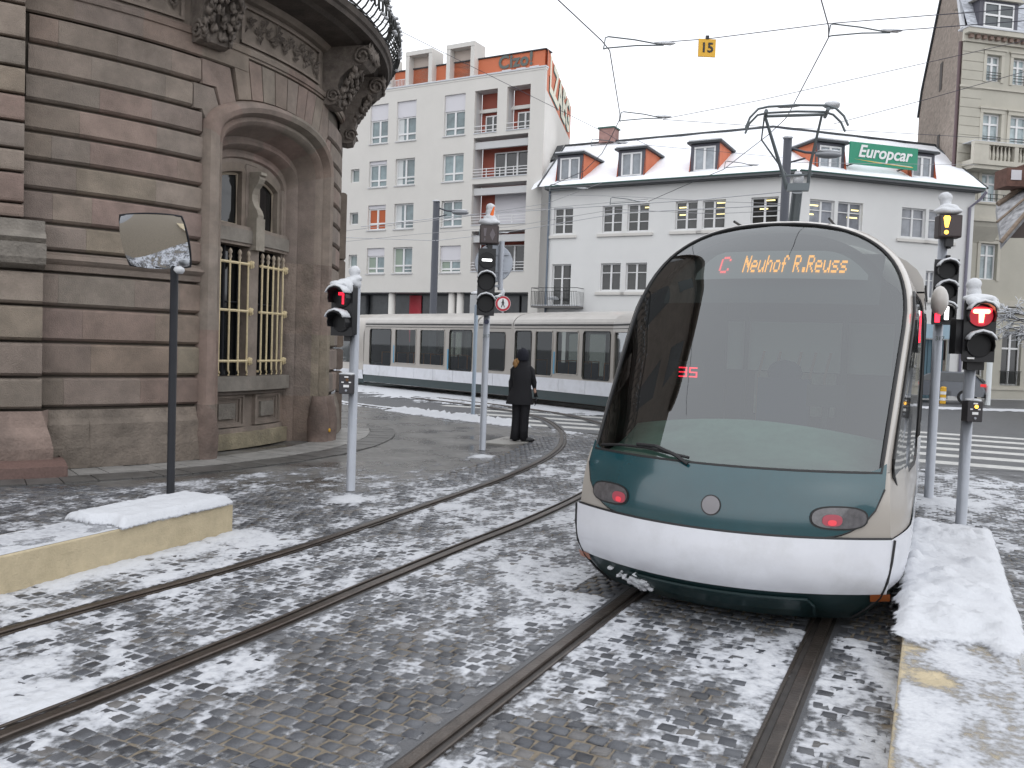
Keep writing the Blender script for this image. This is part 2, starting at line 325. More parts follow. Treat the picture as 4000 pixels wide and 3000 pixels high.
# inner core with a real opening for the window bay
mb=MB()
def ring(mb,a0,a1,z0,z1,r,st=3):
    n=max(1,int((a1-a0)/st)); mb.grid(lambda a,z:wl(a,z,r),[a0+(a1-a0)*i/n for i in range(n+1)],[z0,z1])
ring(mb,-75,-34.6,0,6.5,RB-.1); ring(mb,-5.4,75,0,6.5,RB-.1); ring(mb,-34.6,-5.4,5.74,6.5,RB-.1); ring(mb,-75,75,6.4,16,RB-.12)
mb.build('core_wall',core_m,SB)
# upper storeys and the straight wing behind the camera's left (reflected in the windscreen)
A1=Vector(wl(-62,0,RB)); t=Vector((math.sin(R(-62)),-math.cos(R(-62)),0))
B1=A1+t*14
mb=MB(); mb.quad(A1,B1,B1+Vector((0,0,16)),A1+Vector((0,0,16)))
mb.build('wing_wall',stone,SB,color=PALS['t'])
mb=MB(); ring(mb,-75,75,8.2,15.4,RB,3); mb.grid(lambda a,i:wl(a,[15.4,15.5,15.8,16][int(i)],[RB,RB+.5,RB+.6,RB+.1][int(i)]),[-75+3*i for i in range(51)],range(4))
mb.build('upper_wall',stone,SB,color=PALS['t'])
for zz in (9.2,12.6):
    for a in (-50,-20,10,38):
        mb=MB(); mb.grid(lambda x,z:wl(x,z,RB+.015),[a-5,a-2,a+2,a+5],[zz,zz+2.2]); o=mb.build('upper_window',pane,SB,color=(.03,.03,.03))
zc=[.0,.84,1.28,1.75,2.23]
lower=[(.84,1.28,[(-55.3,-52.6,'d'),(-52.6,-43.6,'t'),(-43.6,-35.4,'p')]),
       (1.28,1.75,[(-55.6,-49.6,'d'),(-49.6,-38.6,'b'),(-38.6,-35.4,'y')]),
       (1.75,2.23,[(-55.8,-50.6,'p'),(-50.6,-41.8,'p'),(-41.8,-35.4,'b')]),
       (2.23,2.70,[(-56,-53.3,'t'),(-53.3,-44.5,'g'),(-44.5,-38.5,'t'),(-38.5,-35.4,'p')]),
       (2.98,3.35,[(-57,-50.3,'g'),(-50.3,-44,'y'),(-44,-38.4,'l'),(-38.4,-35.4,'p')]),
       (3.35,3.78,[(-57.2,-54,'d'),(-54,-49.7,'t'),(-49.7,-39.1,'p'),(-39.1,-35.4,'p')]),
       (3.78,4.17,[(-57.2,-51.5,'t'),(-51.5,-42,'y'),(-42,-35.4,'l')]),
       (4.17,4.55,[(-57.1,-54.2,'d'),(-54.2,-50,'g'),(-50,-39.2,'p'),(-39.2,-35.4,'p')]),
       (4.55,4.94,[(-57,-51.2,'d'),(-51.2,-42,'p'),(-42,-35.4,'l')]),
       (4.94,5.31,[(-56.9,-49,'g'),(-49,-42.7,'p'),(-42.7,-35.7,'t')]),
       (5.31,5.71,[(-56.7,-50,'t'),(-50,-41,'t'),(-41,-37.2,'l')]),
       (5.71,6.10,[(-56.6,-53.6,'p'),(-53.6,-47,'g'),(-47,-40.2,'t'),(-40.2,-36,'t')])]
for z0,z1,bl in lower:
    for a,b,c in bl: block(a,b,z0,z1,col=c,ch=.05 if z0>.8 else .03)
# stepped stones that turn down towards the arch
polyb([(-37.2,5.31),(-35.9,5.31),(-34.9,5.13),(-32.6,5.33),(-33.9,5.71),(-37.2,5.71)],col='g')
polyb([(-36,5.71),(-33.8,5.71),(-32.5,5.34),(-29.9,5.48),(-31.3,6.1),(-36,6.1)],col='p')
R1=lambda a:-41-a if False else -40.2-a
V=[(-31.1,-29.8),(-28.2,-27.3),(-25.6,-25.0),(-22.7,-22.4),(-19.6,-19.7),(-16.6,-17.2),(-13.7,-14.8),(-10.6,-12.4),(-7.6,-9.8)]
def archz(a,h=15.35,zs=5.05,zc_=5.74,c=-20.1): 
    t=min(1,abs(a-c)/h); return zs+(zc_-zs)*math.sqrt(max(0,1-t**2.3))
for i in range(len(V)-1):
    a0,b0=V[i];a1,b1=V[i+1]
    polyb([(b0,archz(b0)+.01),(b1,archz(b1)+.01),(a1,6.33),(a0,6.33)],col=random.choice('pttgpd'))
polyb([(-9.8,archz(-9.8)+.01),(-7.4,archz(-7.4)),(-5.2,5.71),(-5.2,6.33),(-7.6,6.33)],col='t')
polyb([(-7.4,archz(-7.4)),(-5.2,5.13),(-3.4,5.31),(-3.4,5.71),(-5.2,5.71)],col='p')
for z0,z1 in [(.84,1.28),(1.28,1.75),(1.75,2.23),(2.23,2.7),(2.98,3.35),(3.35,3.78),(3.78,4.17),(4.17,4.55),(4.55,4.94),(4.94,5.31)]:
    j=random.uniform(2,7); block(-4.3,j,z0,z1,col=random.choice('tgpdy')); block(j,16,z0,z1,col=random.choice('tgp'))
for z0,z1 in [(5.31,5.71),(5.71,6.1)]: block(-3.3 if z0<5.6 else -5.1,6,z0,z1,col='t'); block(6,16,z0,z1,col='g')
# base course, eroded
for a,b,c in [(-54.6,-49.8,'d'),(-49.8,-40.2,'d'),(-40.2,-35.8,'d')]:
    mb=MB(); n=10; rr=random.random()*9
    prof=[(.02,RB+.13),(.3,RB+.12),(.42,RB+.1),(.62,RB+.09),(.7,RB+.02),(.82,RB-.02)]
    us=[a+(b-a)*i/n for i in range(n+1)]
    def fn(x,i):
        z,q=prof[int(i)]; q+=.05*(fbm(np.array(x*.5+rr),np.array(z*6.),3)-.5); return wl(x,z,float(q))
    mb.grid(fn,us,range(6)); mb.add([wl(us[0],z,q) for z,q in prof]+[wl(us[0],.02,RB-.1),wl(us[0],.82,RB-.1)],[(0,1,2,3,4,5,7,6)]); mb.add([wl(us[-1],z,q) for z,q in prof]+[wl(us[-1],.02,RB-.1),wl(us[-1],.82,RB-.1)],[(0,1,2,3,4,5,7,6)])
    mb.build('plinth_stone',stone_w,SB,color=jit(PALS[c]),smooth=False)
for a,b in [(-3.8,4.5),(4.5,14)]:
    mb=MB(); mb.grid(lambda x,i:wl(x,[.02,.3,.55,.7,.82][int(i)],RB+[.1,.09,.07,.02,-.02][int(i)]),[a+(b-a)*k/5 for k in range(6)],range(5)); mb.build('plinth_stone',stone_w,SB,color=jit(PALS['d']))
# moulded string course above the fifth row
def mould(a0,a1,prof,name,col='t',m=None,st=2.2):
    n=max(1,int((a1-a0)/st)); us=[a0+(a1-a0)*i/n for i in range(n+1)]; mb=MB()
    mb.grid(lambda x,i:wl(x,prof[int(i)][0],prof[int(i)][1]),us,range(len(prof)))
    for a in (us[0],us[-1]): mb.add([wl(a,z,q) for z,q in prof]+[wl(a,prof[-1][0],RB-.12),wl(a,prof[0][0],RB-.12)],[tuple(range(len(prof)+2))])
    return mb.build(name,m or stone,SB,color=jit(PALS[col]))
for a,b,c in [(-57,-50,'t'),(-50,-43,'t'),(-43,-37,'g'),(-37,-35.4,'t')]:
    mould(a,b,[(2.71,RB-.04),(2.72,RB),(2.8,RB+.01),(2.83,RB+.05),(2.87,RB+.085),(2.91,RB+.05),(2.93,RB+.02),(2.95,RB+.02),(2.97,RB-.03)],'string_course',c)
# architrave, frieze
for i,a in enumerate([-60,-52,-44,-36,-28.2,-20,-12,-4,5]):
    b=[-52,-44,-36,-28.2,-20,-12,-4,5,18][i]
    mould(a,b,[(6.1 if a<-34 else 6.33,RB-.03),(6.12 if a<-34 else 6.34,RB+.01),(6.37,RB+.01),(6.38,RB+.04),(6.45,RB+.06),(6.47,RB+.02),(6.5,RB+.0)],'architrave_stone','tgp'[i%3])
mould(-75,75,[(6.5,RB-.04),(7.2,RB-.04),(7.22,RB+.05),(7.3,RB+.12)],'frieze_wall','t')
for a0,a1 in [(-57,-38.6),(-29.6,-9.8)]:
    fr=MB()
    for (p,q,z0,z1) in [(a0,a1,6.54,6.58),(a0,a1,7.1,7.14),(a0,a0+.5,6.58,7.1),(a1-.5,a1,6.58,7.1)]:
        n=max(1,int((q-p)/2)); fr.grid(lambda x,i:wl(x,[z0,z0,z1,z1][int(i)],RB+[-.04,.015,.015,-.04][int(i)]),[p+(q-p)*k/n for k in range(n+1)],range(4))
    P0=fr.build('carved_panel',stone,SB,color=PALS['t'])
    lf=MB(); rr=random.Random(3)
    for k in range(70):
        x=a0+1+(a1-a0-2)*k/69; zc0=6.85+.1*math.sin(k*.55); ang=rr.uniform(-1,1)+(1.2 if k%2 else -1.2); ln=rr.uniform(.09,.17); s=180/math.pi/RB
        dx=math.cos(ang)*ln; dz=math.sin(ang)*ln; wx=-math.sin(ang)*.026; wz=math.cos(ang)*.026
        lf.add([wl(x,zc0,RB-.02),wl(x+(dx*.5+wx)*s,zc0+dz*.5+wz,RB+.01),wl(x+dx*s,zc0+dz,RB-.02),wl(x+(dx*.5-wx)*s,zc0+dz*.5-wz,RB+.01),wl(x+dx*.5*s,zc0+dz*.5,RB+.06)],[(0,1,4),(1,2,4),(2,3,4),(3,0,4)])
    lf.build('laurel_leaves',carv,P0,kind='stuff')
# balcony slab, edge, soffit
mb=MB(); us=[-75+2.5*i for i in range(61)]
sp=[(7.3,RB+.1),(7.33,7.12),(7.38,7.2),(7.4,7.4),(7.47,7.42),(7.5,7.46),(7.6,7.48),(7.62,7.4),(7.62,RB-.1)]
mb.grid(lambda x,i:wl(x,sp[int(i)][0],sp[int(i)][1]),us,range(len(sp))); SLAB=mb.build('balcony_slab',slab_m,SB)
mb=MB(); mb.grid(lambda x,i:wl(x,[7.61,7.65,7.66][int(i)]+.015*math.sin(x*3)+.01*math.sin(x*7.3),[7.49,7.44,7.3][int(i)]),[-60+.8*i for i in range(120)],range(3)); mb.build('balcony_snow',snow,SLAB)
# railing with bellied scroll bars
RAIL=MB(); RAIL.tube([wl(a,8.55,7.42) for a in us],.028,8,False); RAIL.tube([wl(a,7.72,7.4) for a in us],.02,6,False); RAIL.build('balcony_handrail',irong,SB)
bal=MB(); pr=[(7.66,7.42),(7.75,7.52),(7.88,7.6),(8.05,7.6),(8.2,7.52),(8.35,7.44),(8.55,7.42)]
bm0=bal
for k in range(64):
    a=-58+k*1.6
    m1=MB(); m1.tube([wl(a,z,q) for z,q in pr],.017,5)
    for s in (-1,1):
        m1.tube([wl(a+s*(.62*math.sin(t*1.0)),7.95+.13*math.cos(t),7.62+.02*math.sin(t)) for t in [0,.6,1.2,1.8,2.4,3.0,3.14]],.015,5)
    if k%2==0: m1.tube([wl(a,8.12,7.6),wl(a+.8,8.3,7.52),wl(a+1.6,8.12,7.6)],.013,5)
    o=m1.build('railing_bar',irong,SB)
sn=MB()
for k in range(90): 
    a=-50+k*.82+random.uniform(-.2,.2); z=random.choice([8.0,8.12,8.58,7.8,8.1]); q=7.63 if z<8.3 else 7.42
    sn.blob(wl(a,z+.02,q),(.05,.05,.03),k,8,5)
sn.build('railing_snow',snow,SB,smooth=True,kind='stuff')
# scroll consoles under the balcony
def console(phi,z0,z1,wd=2.2,out=.85):
    root_m=MB(); 
    prof=[(RB-.05,z1),(RB+out,z1),(RB+out+.04,z1-.1),(RB+out,z1-.24),(RB+out-.12,z1-.34),(RB+out-.3,z1-.38),(RB+out-.42,z1-.45),(RB+.3,z0+.5),(RB+.26,z0+.34),(RB+.28,z0+.18),(RB+.22,z0+.03),(RB+.1,z0),(RB-.05,z0+.02)]
    root_m.extr(prof,lambda q,z:wl(phi-wd,z,q),lambda q,z:wl(phi+wd,z,q))
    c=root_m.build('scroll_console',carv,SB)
    v=MB()
    for s in (-1,1):
        for (q,z,r_) in [(RB+out-.14,z1-.2,.17),(RB+.17,z0+.17,.13)]:
            pts=[wl(phi+s*(wd+.15),z+math.sin(t)*r_*(1-t/14),q+math.cos(t)*r_*(1-t/14)) for t in [i*.6 for i in range(18)]]
            v.tube(pts,.028,6)
    for k in range(34):
        q_=k/33; v.blob(wl(phi+wd*.95*math.sin(k*2.4),z1-.40-q_*.6,RB+out-.26-q_*.36),(.05,.05,.07),k,7,5,.5)
    for k in range(12): v.blob(wl(phi-wd+k*wd*.18,z1-.12+.05*math.sin(k*2),RB+out+.0),(.045,.05,.10),k,7,5,.5)
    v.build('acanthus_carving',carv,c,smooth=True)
for a in (-35.3,-5.4): console(a,6.25,7.33)
console(9.5,5.95,7.33,2.2,.8)
console(-59.5,6.25,7.33)
# far pilaster strip and left pilaster with its own rustication
for z0,z1,c in [(0,.84,'d'),(.84,1.28,'t'),(1.28,1.75,'d'),(1.75,2.23,'b'),(2.23,2.7,'t'),(2.7,3.6,'g'),(3.6,5.0,'t')]: block(9.5,14,z0,z1,r=RB+.12,col=c)
for z0,z1,c in [(.84,1.28,'g'),(1.28,1.75,'t'),(1.75,2.23,'y'),(2.23,2.68,'l'),(3.35,3.55,'p'),(3.55,3.95,'p'),(3.95,4.25,'l'),(4.25,4.6,'g'),(4.6,4.95,'p'),(4.95,5.3,'y'),(5.3,5.66,'g'),(5.66,6.1,'l'),(6.1,6.5,'t')]:
    pr_=z0<2.6
    block(-66,-55.2 if pr_ else -57.1,z0,z1,r=RB+(.30 if pr_ else .22),col=c,ch=.05 if pr_ else .02)
prL=[(2.7,RB+.2),(2.76,RB+.38),(2.84,RB+.42),(3.02,RB+.42),(3.04,RB+.34),(3.1,RB+.4),(3.16,RB+.36),(3.2,RB+.26),(3.34,RB+.24)]
mb=MB(); mb.grid(lambda x,i:wl(x,prL[int(i)][0],prL[int(i)][1]),[-66,-62,-58,-55],range(len(prL))); mb.add([wl(-55,z,q) for z,q in prL]+[wl(-55,3.34,RB),wl(-55,2.7,RB)],[tuple(range(len(prL)+2))]); mb.build('pilaster_ledge',stone_w,SB,color=PALS['g'])
prB=[(.1,RB+.5),(.35,RB+.5),(.5,RB+.46),(.62,RB+.36),(.72,RB+.32),(.83,RB+.28)]
mb=MB(); mb.grid(lambda x,i:wl(x-(0 if i<2 else (i-1)*.25),prB[int(i)][0],prB[int(i)][1]),[-66,-62,-58,-54.2],range(6)); mb.add([wl(-54.2-(0 if i<2 else (i-1)*.25),z,q) for i,(z,q) in enumerate(prB)]+[wl(-54.2,.83,RB),wl(-54.2,.1,RB)],[tuple(range(8))]); mb.build('pilaster_plinth',stone_w,SB,color=(.22,.165,.14))
mb=MB(); mb.grid(lambda x,i:wl(x,[0,.15,.2,.22][int(i)],RB+[.8,.8,.62,.4][int(i)]),[-66,-62,-58,-53.2],range(4)); mb.add([wl(-53.2,0,RB),wl(-53.2,0,RB+.8),wl(-53.2,.15,RB+.8),wl(-53.2,.2,RB+.62),wl(-53.2,.22,RB)],[(0,1,2,3,4)]); mb.build('footing_step',redstone,SB)
mb=MB(); mb.disc(wl(-62.6,5.15,RB+.22),(math.cos(R(-62.6)),math.sin(R(-62.6)),0),.06,.03); mb.build('round_plaque',mat('pink plaque',(.4,.25,.23),.5),SB)
# ---- window bay: swept mouldings round the arch
CP=-20.1
def archpts(h,zs,zc_,r,n=20,z0=.0,ex=2.2):
    P=[]
    P.append((CP-h,z0)); 
    for z in (.85,2.0,3.3): P.append((CP-h,z))
    for i in range(n+1):
        t=math.pi*(1-i/n); c,s=math.cos(t),math.sin(t); P.append((CP+h*(abs(c)**(2/ex))*(1 if c>0 else -1),zs+(zc_-zs)*s**(2/ex)))
    for z in (3.3,2.0,.85): P.append((CP+h,z))
    P.append((CP+h,z0)); return [(a,z,r) for a,z in P]
rings=[archpts(*q) for q in [(15.45,5.05,5.74,RB-.1),(15.4,5.05,5.74,RB+.05),(15.0,5.02,5.7,RB+.13),(14.3,4.98,5.64,RB+.16),(13.6,4.95,5.57,RB+.13),(13.25,4.93,5.53,RB+.04),(13.1,4.92,5.52,RB-.0),(12.5,4.9,5.46,RB+.02),(12.1,4.88,5.4,RB-.03),(11.9,4.86,5.38,RB-.1)]]
rings2=[archpts(*q) for q in [(11.9,4.86,5.38,RB-.1),(11.7,4.8,5.25,RB-.42),(11.4,4.75,5.2,RB-.44),(11.1,4.7,5.14,RB-.4),(10.8,4.68,5.1,RB-.46),(10.6,4.64,5.06,RB-.6),(10.2,4.6,5.02,RB-.62),(9.9,4.55,4.95,RB-.6),(9.6,4.52,4.9,RB-.7)]]
NP=len(rings[0])
segs=[(0,1,'d'),(1,2,'p'),(2,3,'l'),(3,4,'t'),(4,9,'p'),(9,14,'t'),(14,19,'g'),(19,24,'p'),(24,25,'t'),(25,26,'p'),(26,27,'y'),(27,NP-1,'d')]
for (i0,i1,c) in segs:
    for rg,nm in ((rings,'arch_surround_stone'),(rings2,'arch_reveal_stone')):
        mb=MB(); mb.grid(lambda i,j:wl(*rg[int(j)][int(i)]),range(i0,i1+1),range(len(rg)))
        wet=i0 in (0,27)
        mb.build(nm,stone_w if wet or i0>24 else stone,SB,color=jit(PALS[c if nm[5]=='s' else random.choice('tgtp')]),smooth=True,sharp=40)
# column bases (bulbous eroded)
for s in (-1,1):
    mb=MB()
    for dp,rr_ in (((14.4,.13),) if s<0 else ((14.2,.2),(12.2,.13))):
        mb.tube([wl(CP+s*dp,z,RB+(.02 if s<0 else .06)) for z in (.0,.15,.4,.55,.62,.72,.85)],[rr_+.06,rr_+.07,rr_+.08,rr_+.05,rr_+.055,rr_+.02,rr_],12)
    mb.build('column_base',stone_w,SB,color=(.17,.125,.105),smooth=True)
# window wall below and mullions
RW=RB-.66
def wbox(a0,a1,z0,z1,r0,r1,name,m=stone,col='t',parent=None):
    mb=MB(); n=max(1,int(abs(a1-a0)/2)); us=[a0+(a1-a0)*k/n for k in range(n+1)]
    mb.grid(lambda x,i:wl(x,[z0,z0,z1,z1][int(i)],[r0,r1,r1,r0][int(i)]),us,range(4))
    for a in (us[0],us[-1]): mb.add([wl(a,z0,r0),wl(a,z0,r1),wl(a,z1,r1),wl(a,z1,r0)],[(0,1,2,3)])
    return mb.build(name,m,parent or SB,color=PALS[col])
WD=wbox(-30.5,-9.7,.0,1.0,RW-.2,RW+.02,'window_apron')
wbox(-30.2,-10,.02,.28,RW,RW+.2,'apron_base',stone_w,'y')
wbox(-30.2,-10,.28,.36,RW,RW+.1,'apron_moulding',stone_w,'t')
wbox(-30.2,-10,1.0,1.24,RW,RW+.22,'window_sill',stone,'g')
wbox(-30.2,-10,.93,1.0,RW,RW+.14,'sill_bed',stone,'d')
for a0,a1 in [(-29.4,-21.6),(-18.8,-10.8)]:
    for k,(i,dr) in enumerate([(0,.09),(.5,.06),(1.0,.03)]):
        for (p,q,z0,z1) in [(a0+i,a1-i,.38+i*.06,.42+i*.06),(a0+i,a1-i,.88-i*.06,.92-i*.06),(a0+i,a0+i+.45,.42+i*.06,.88-i*.06),(a1-i-.45,a1-i,.42+i*.06,.88-i*.06)]: wbox(p,q,z0,z1,RW,RW+dr,'panel_moulding',stone,'t')
    wbox(a0+2,a1-2,.52,.78,RW,RW+.07,'raised_field',stone_w,'g')
wbox(-21.3,-18.9,1.24,3.45,RW-.2,RW+.1,'mullion',stone,'t')
wbox(-30.3,-29.4,1.24,4.6,RW-.2,RW+.05,'side_jamb',stone,'t'); wbox(-11.0,-9.8,1.24,4.6,RW-.2,RW+.05,'side_jamb',stone,'t')
wbox(-30.3,-9.8,3.45,3.78,RW-.2,RW+.12,'transom',stone,'t'); wbox(-30.3,-9.8,3.5,3.72,RW,RW+.15,'transom_moulding',stone,'g'); 
wbox(-21.2,-19,3.4,3.95,RW,RW+.22,'console_block',stone,'l')
def lunette(a0,a1,inner):
    pts=[(a0,3.78)]; 
    return pts
# upper tympanum stone with two lights cut out: strips round them
def arcz(a,h=9.6,zs=4.5,zc_=4.88):
    t=min(1,abs(a-CP)/h); return zs+(zc_-zs)*math.sqrt(max(0,1-t**2.2))
mb=MB()
us=[-29.4+.5*i for i in range(38)]
mb.grid(lambda x,i:wl(x,[arcz(x)-.02,arcz(x)+.5][int(i)],RW+.01),us,range(2)); mb.build('tympanum_top',stone,SB,color=PALS['t'])
for (a0,a1,s) in [(-29.4,-21.6,1),(-18.6,-11.0,-1)]:
    def top(x): return arcz(x)-.16-(.0)
    n=10; us=[a0+.9+(a1-a0-1.8)*k/n for k in range(n+1)]
    mb=MB(); full=[a0+(a1-a0)*k/n for k in range(n+1)]
    mb.add([wl(x,arcz(x),RW+.01) for x in full]+[wl(us[k],top(us[k]),RW+.01) for k in range(n+1)],[(k,k+1,n+2+k,n+1+k) for k in range(n)])
    mb.add([wl(us[k],top(us[k]),RW+.01) for k in range(n+1)]+[wl(us[k],top(us[k])-.03,RW-.12) for k in range(n+1)],[(k,k+1,n+2+k,n+1+k) for k in range(n)])
    for (p,q) in ((a0,us[0]),(us[-1],a1)): mb.add([wl(p,3.78,RW+.01),wl(q,3.78,RW+.01),wl(q,top(q),RW+.01),wl(p,arcz(p),RW+.01)],[(0,1,2,3)]); 
    for q in (us[0],us[-1]): mb.add([wl(q,3.78,RW+.01),wl(q,3.78,RW-.12),wl(q,top(q),RW-.12),wl(q,top(q),RW+.01)],[(0,1,2,3)])
    mb.build('tympanum_stone',stone,SB,color=jit(PALS['t']))
    fm=MB(); pts=[wl(us[0]+.2,3.82,RW-.09)]+[wl(min(max(x,us[0]+.2),us[-1]-.2),top(x)-.04,RW-.09) for x in us]+[wl(us[-1]-.2,3.82,RW-.09),wl(us[0]+.2,3.82,RW-.09)]
    fm.tube(pts,.022,6); W=fm.build('upper_window',goldd,SB)
    gm=MB(); gm.grid(lambda x,i:wl(x,[3.78,top(x)][int(i)],RW-.11),us,range(2)); gm.build('glass',pane,W,color=(.012,.013,.014))
wbox(-21.6,-18.6,3.78,4.85,RW-.2,RW+.02,'centre_pier',stone,'t')
sc=MB(); 
pr2=[(RW+.02,4.74),(RW+.26,4.73),(RW+.27,4.68),(RW+.22,4.66),(RW+.24,4.62),(RW+.20,4.54),(RW+.13,4.46),(RW+.09,4.36),(RW+.09,4.26),(RW+.13,4.16),(RW+.19,4.08),(RW+.22,4.0),(RW+.21,3.93),(RW+.15,3.89),(RW+.02,3.88)]
sc.extr(pr2,lambda q,z:wl(CP-.75,z,q),lambda q,z:wl(CP+.75,z,q)); sc.build('scroll_bracket',stone,SB,color=PALS['l'])
for (a0,a1,nb) in [(-28.6,-21.6,4),(-18.6,-11.2,5)]:
    wbox(a0-.9,a1+.6,1.24,3.45,RW-.16,RW-.15,'lower_window',pane,'d').color=(.008,.009,.01,1)
    cm=MB(); cm.grid(lambda x,z:wl(x,z,RW-.1),[a0+.2,a0+1.2],[1.3,3.4]); cm.build('white_curtain',signw,SB)
    fr=MB()
    for x in (a0-.5,(a0+a1)/2,a1+.2): fr.tube([wl(x,1.26,RW-.12),wl(x,3.44,RW-.12)],.03,6)
    fr.tube([wl(a0,2.5,RW-.12),wl(a1,2.5,RW-.12)],.02,6); fr.build('lower_window_frame',darkpole,SB)
    G=MB()
    for z in (1.5,2.35,3.15):
        G.tube([wl(a0-.2,z,RW+.13),wl(a1+.2,z,RW+.13)],.024,6); G.blob(wl(a1+.25,z,RW+.15),(.05,.05,.06),1,8,6,.3)
    go=wbox(a0-.3,a0-.2,1.3,1.34,RW,RW+.14,'window_grille',goldp)
    for z in (1.5,2.35,3.15): rl_=MB(); rl_.tube([wl(a0-.2,z,RW+.13),wl(a1+.2,z,RW+.13)],.024,6); rl_.build('grille_rail',goldp,go); rl_=MB(); rl_.blob(wl(a1+.25,z,RW+.15),(.05,.05,.06),1,8,6,.3); rl_.build('grille_scroll',goldp,go)
    for k in range(nb):
        a=a0+.35+(a1-a0-.7)*k/(nb-1)
        b_=MB(); b_.tube([wl(a,1.34,RW+.13),wl(a,3.22,RW+.13)],.017,6)
        b_.tube([wl(a+.5*math.sin(t)*.5,1.34-.04+.04*math.cos(t),RW+.13) for t in (0,.8,1.6,2.4,3.1)],.014,5)
        b_.build('grille_bar',goldp,go)
        f_=MB(); f_.tube([wl(a,z,RW+.13) for z in (3.2,3.24,3.28,3.31,3.35,3.38)],[.018,.035,.02,.04,.03,.004],8); f_.build('grille_finial',goldd,go,smooth=True)
yb=MB(); yb.disc(wl(-7.6,.22,RB+.26),(1,-.1,0),.035,.02); yb.build('yellow_survey_mark',signy,SB)
# ================================================================ ground, tracks, setts
TH=R(26.2); EX=Vector((math.cos(TH),-math.sin(TH),0)); EY=Vector((math.sin(TH),math.cos(TH),0)); OFF=-1.33
def TL(x,s,z=0): return EX*(x+OFF)+EY*s+Vector((0,0,z))
_PC=[tuple(TL(0,k))[:2] for k in (-2,0,2,4,6,8,10,12)]+[(5.12,14.25),(5.62,17.4),(5.6,20.7),(5.05,23.8),(3.9,26.6),(1.9,29.4),(-.6,32.35),(-5.6,37.9),(-10.2,42.8),(-20,53)]
_PS=smoothpath([(a,b,0) for a,b in _PC],24); _PX=[-2.0]
for i in range(1,len(_PS)): _PX.append(_PX[-1]+(_PS[i]-_PS[i-1]).length)
_PXa=np.array(_PX); _PA=np.array([tuple(p) for p in _PS])
def path(s,lat=0):
    """centre line of the right-hand track: straight, then a left-hand curve, then straight again"""
    f=lambda q:Vector((float(np.interp(q,_PXa,_PA[:,0])),float(np.interp(q,_PXa,_PA[:,1])),0))
    c=f(s); d=f(s+.25)-f(s-.25); h=math.atan2(d.x,d.y)
    return c+Vector((math.cos(h),-math.sin(h),0))*lat,h
gm=MB(); gm.quad((-700,-60,-.03),(700,-60,-.03),(700,900,-.03),(-700,900,-.03)); gm.build('ground',asph,kind='structure')
# kerb line of the paved corner, road beyond
KA=Vector((-14,35.0,0)); KB=Vector((.15,20.9,0)); 
pv=MB(); pv.add([(-14,9,0),(-14,35.0,0),(.15,20.9,0),(1.6,19.6,0),(3.6,17.6,0),(7.2,14.2,0),(9,13.2,0),(30,5,0),(30,-8,0),(-14,-8,0)],[tuple(range(10))])
for v in range(len(pv.v)): pv.v[v]=(pv.v[v][0],pv.v[v][1],-.0085)
pvo=pv.build('joint_bed',jointm,kind='structure')
cs=MB(); n=26
for i in range(n):
    a=KA.lerp(KB,i/n); b=KA.lerp(KB,(i+.97)/n); d=(b-a).normalized(); nn=Vector((d.y,-d.x,0))*-.0
    q=Vector((d.y,-d.x,0))*.14
    k=MB(); k.extr([(a.x,a.y),(b.x,b.y),(b.x-q.x*-1,b.y+q.y),(a.x+q.x,a.y+q.y)],lambda x,y:(x,y,-.03),lambda x,y:(x,y,.035))
    o=k.build('kerb_stone',concm,pvo)
slab=MB(); slab.add([(-14,8,0),(-14,34.9,0),(.1,20.9,0),(.55,19.5,0),(.35,17.2,0),(-.3,14.2,0),(-1.3,11.6,0),(-2.7,9.6,0),(-4.6,8.2,0)],[tuple(range(9))]); slab.v=[(a,b,-.004) for a,b,c in slab.v]
slab.build('corner_pavement',pavm,kind='structure')
ap=MB(); ap.add([(.1,20.9,-.005),(-.2,18.2,-.005),(4.3,18.2,-.005),(5.2,14.9,-.005),(9,13.2,-.005),(7.2,14.25,-.005),(3.6,17.65,-.005),(1.6,19.6,-.005)],[(0,1,2,7),(2,6,7),(2,3,5,6),(3,4,5)]); ap.build('crossing_apron',pavm,kind='structure')
# strip of flagstones against the sandstone building
for k in range(26):
    a=-64+k*3.0
    for j,(r1,r2) in enumerate([(RB+.0,RB+.72),(RB+.74,RB+1.25)]):
        m1=MB(); m1.add([(CXB+math.cos(R(p))*q,CYB+math.sin(R(p))*q,.012+.003*((k*7+j)%3)) for p,q in [(a+j,r1),(a+2.9+j,r1),(a+2.9+j,r2),(a+j,r2)]],[(0,1,2,3)])
        b=[(x,y,-.01) for x,y,z in m1.v]; m1.add(m1.v[:4]+b,[(0,1,5,4),(1,2,6,5),(2,3,7,6),(3,0,4,7)])
        m1.build('flagstone',mat('worn flagstone',(.27,.265,.255),.4,var=.3,vscale=3,bump=.2,bscale=40) if j==0 else mat('dark wet flagstone',(.09,.088,.085),.4,var=.35,vscale=3,bump=.2,bscale=40),pvo)
# road paint
def stripe(c,L,W,rz,z=-.024):
    m1=MB(); m1.box((0,0,0),(L,W,.004)); o=m1.build('crossing_stripe',paintw,road,loc=(c[0],c[1],z)); o.rotation_euler=(0,0,rz)
road=MB(); road.quad((-60,20,-.026),(60,12,-.026),(60,80,-.026),(-60,80,-.026)); road=road.build('road',asph,kind='structure')
for i in range(6):
    y=16.2+i*1.3; x=.535*y
    stripe((x+(1.2 if i<3 else .3),y-(.6 if i<3 else .15)),(6.2 if i<3 else 4.2),.55,-TH)
for i,(x,y,L) in enumerate([(1.7,20.9,3.4),(1.6,22.1,3.6),(1.2,23.4,4.4),(1.0,24.9,4.0),(.2,26.2,5)]): stripe((x,y),L,.5,-R(20))
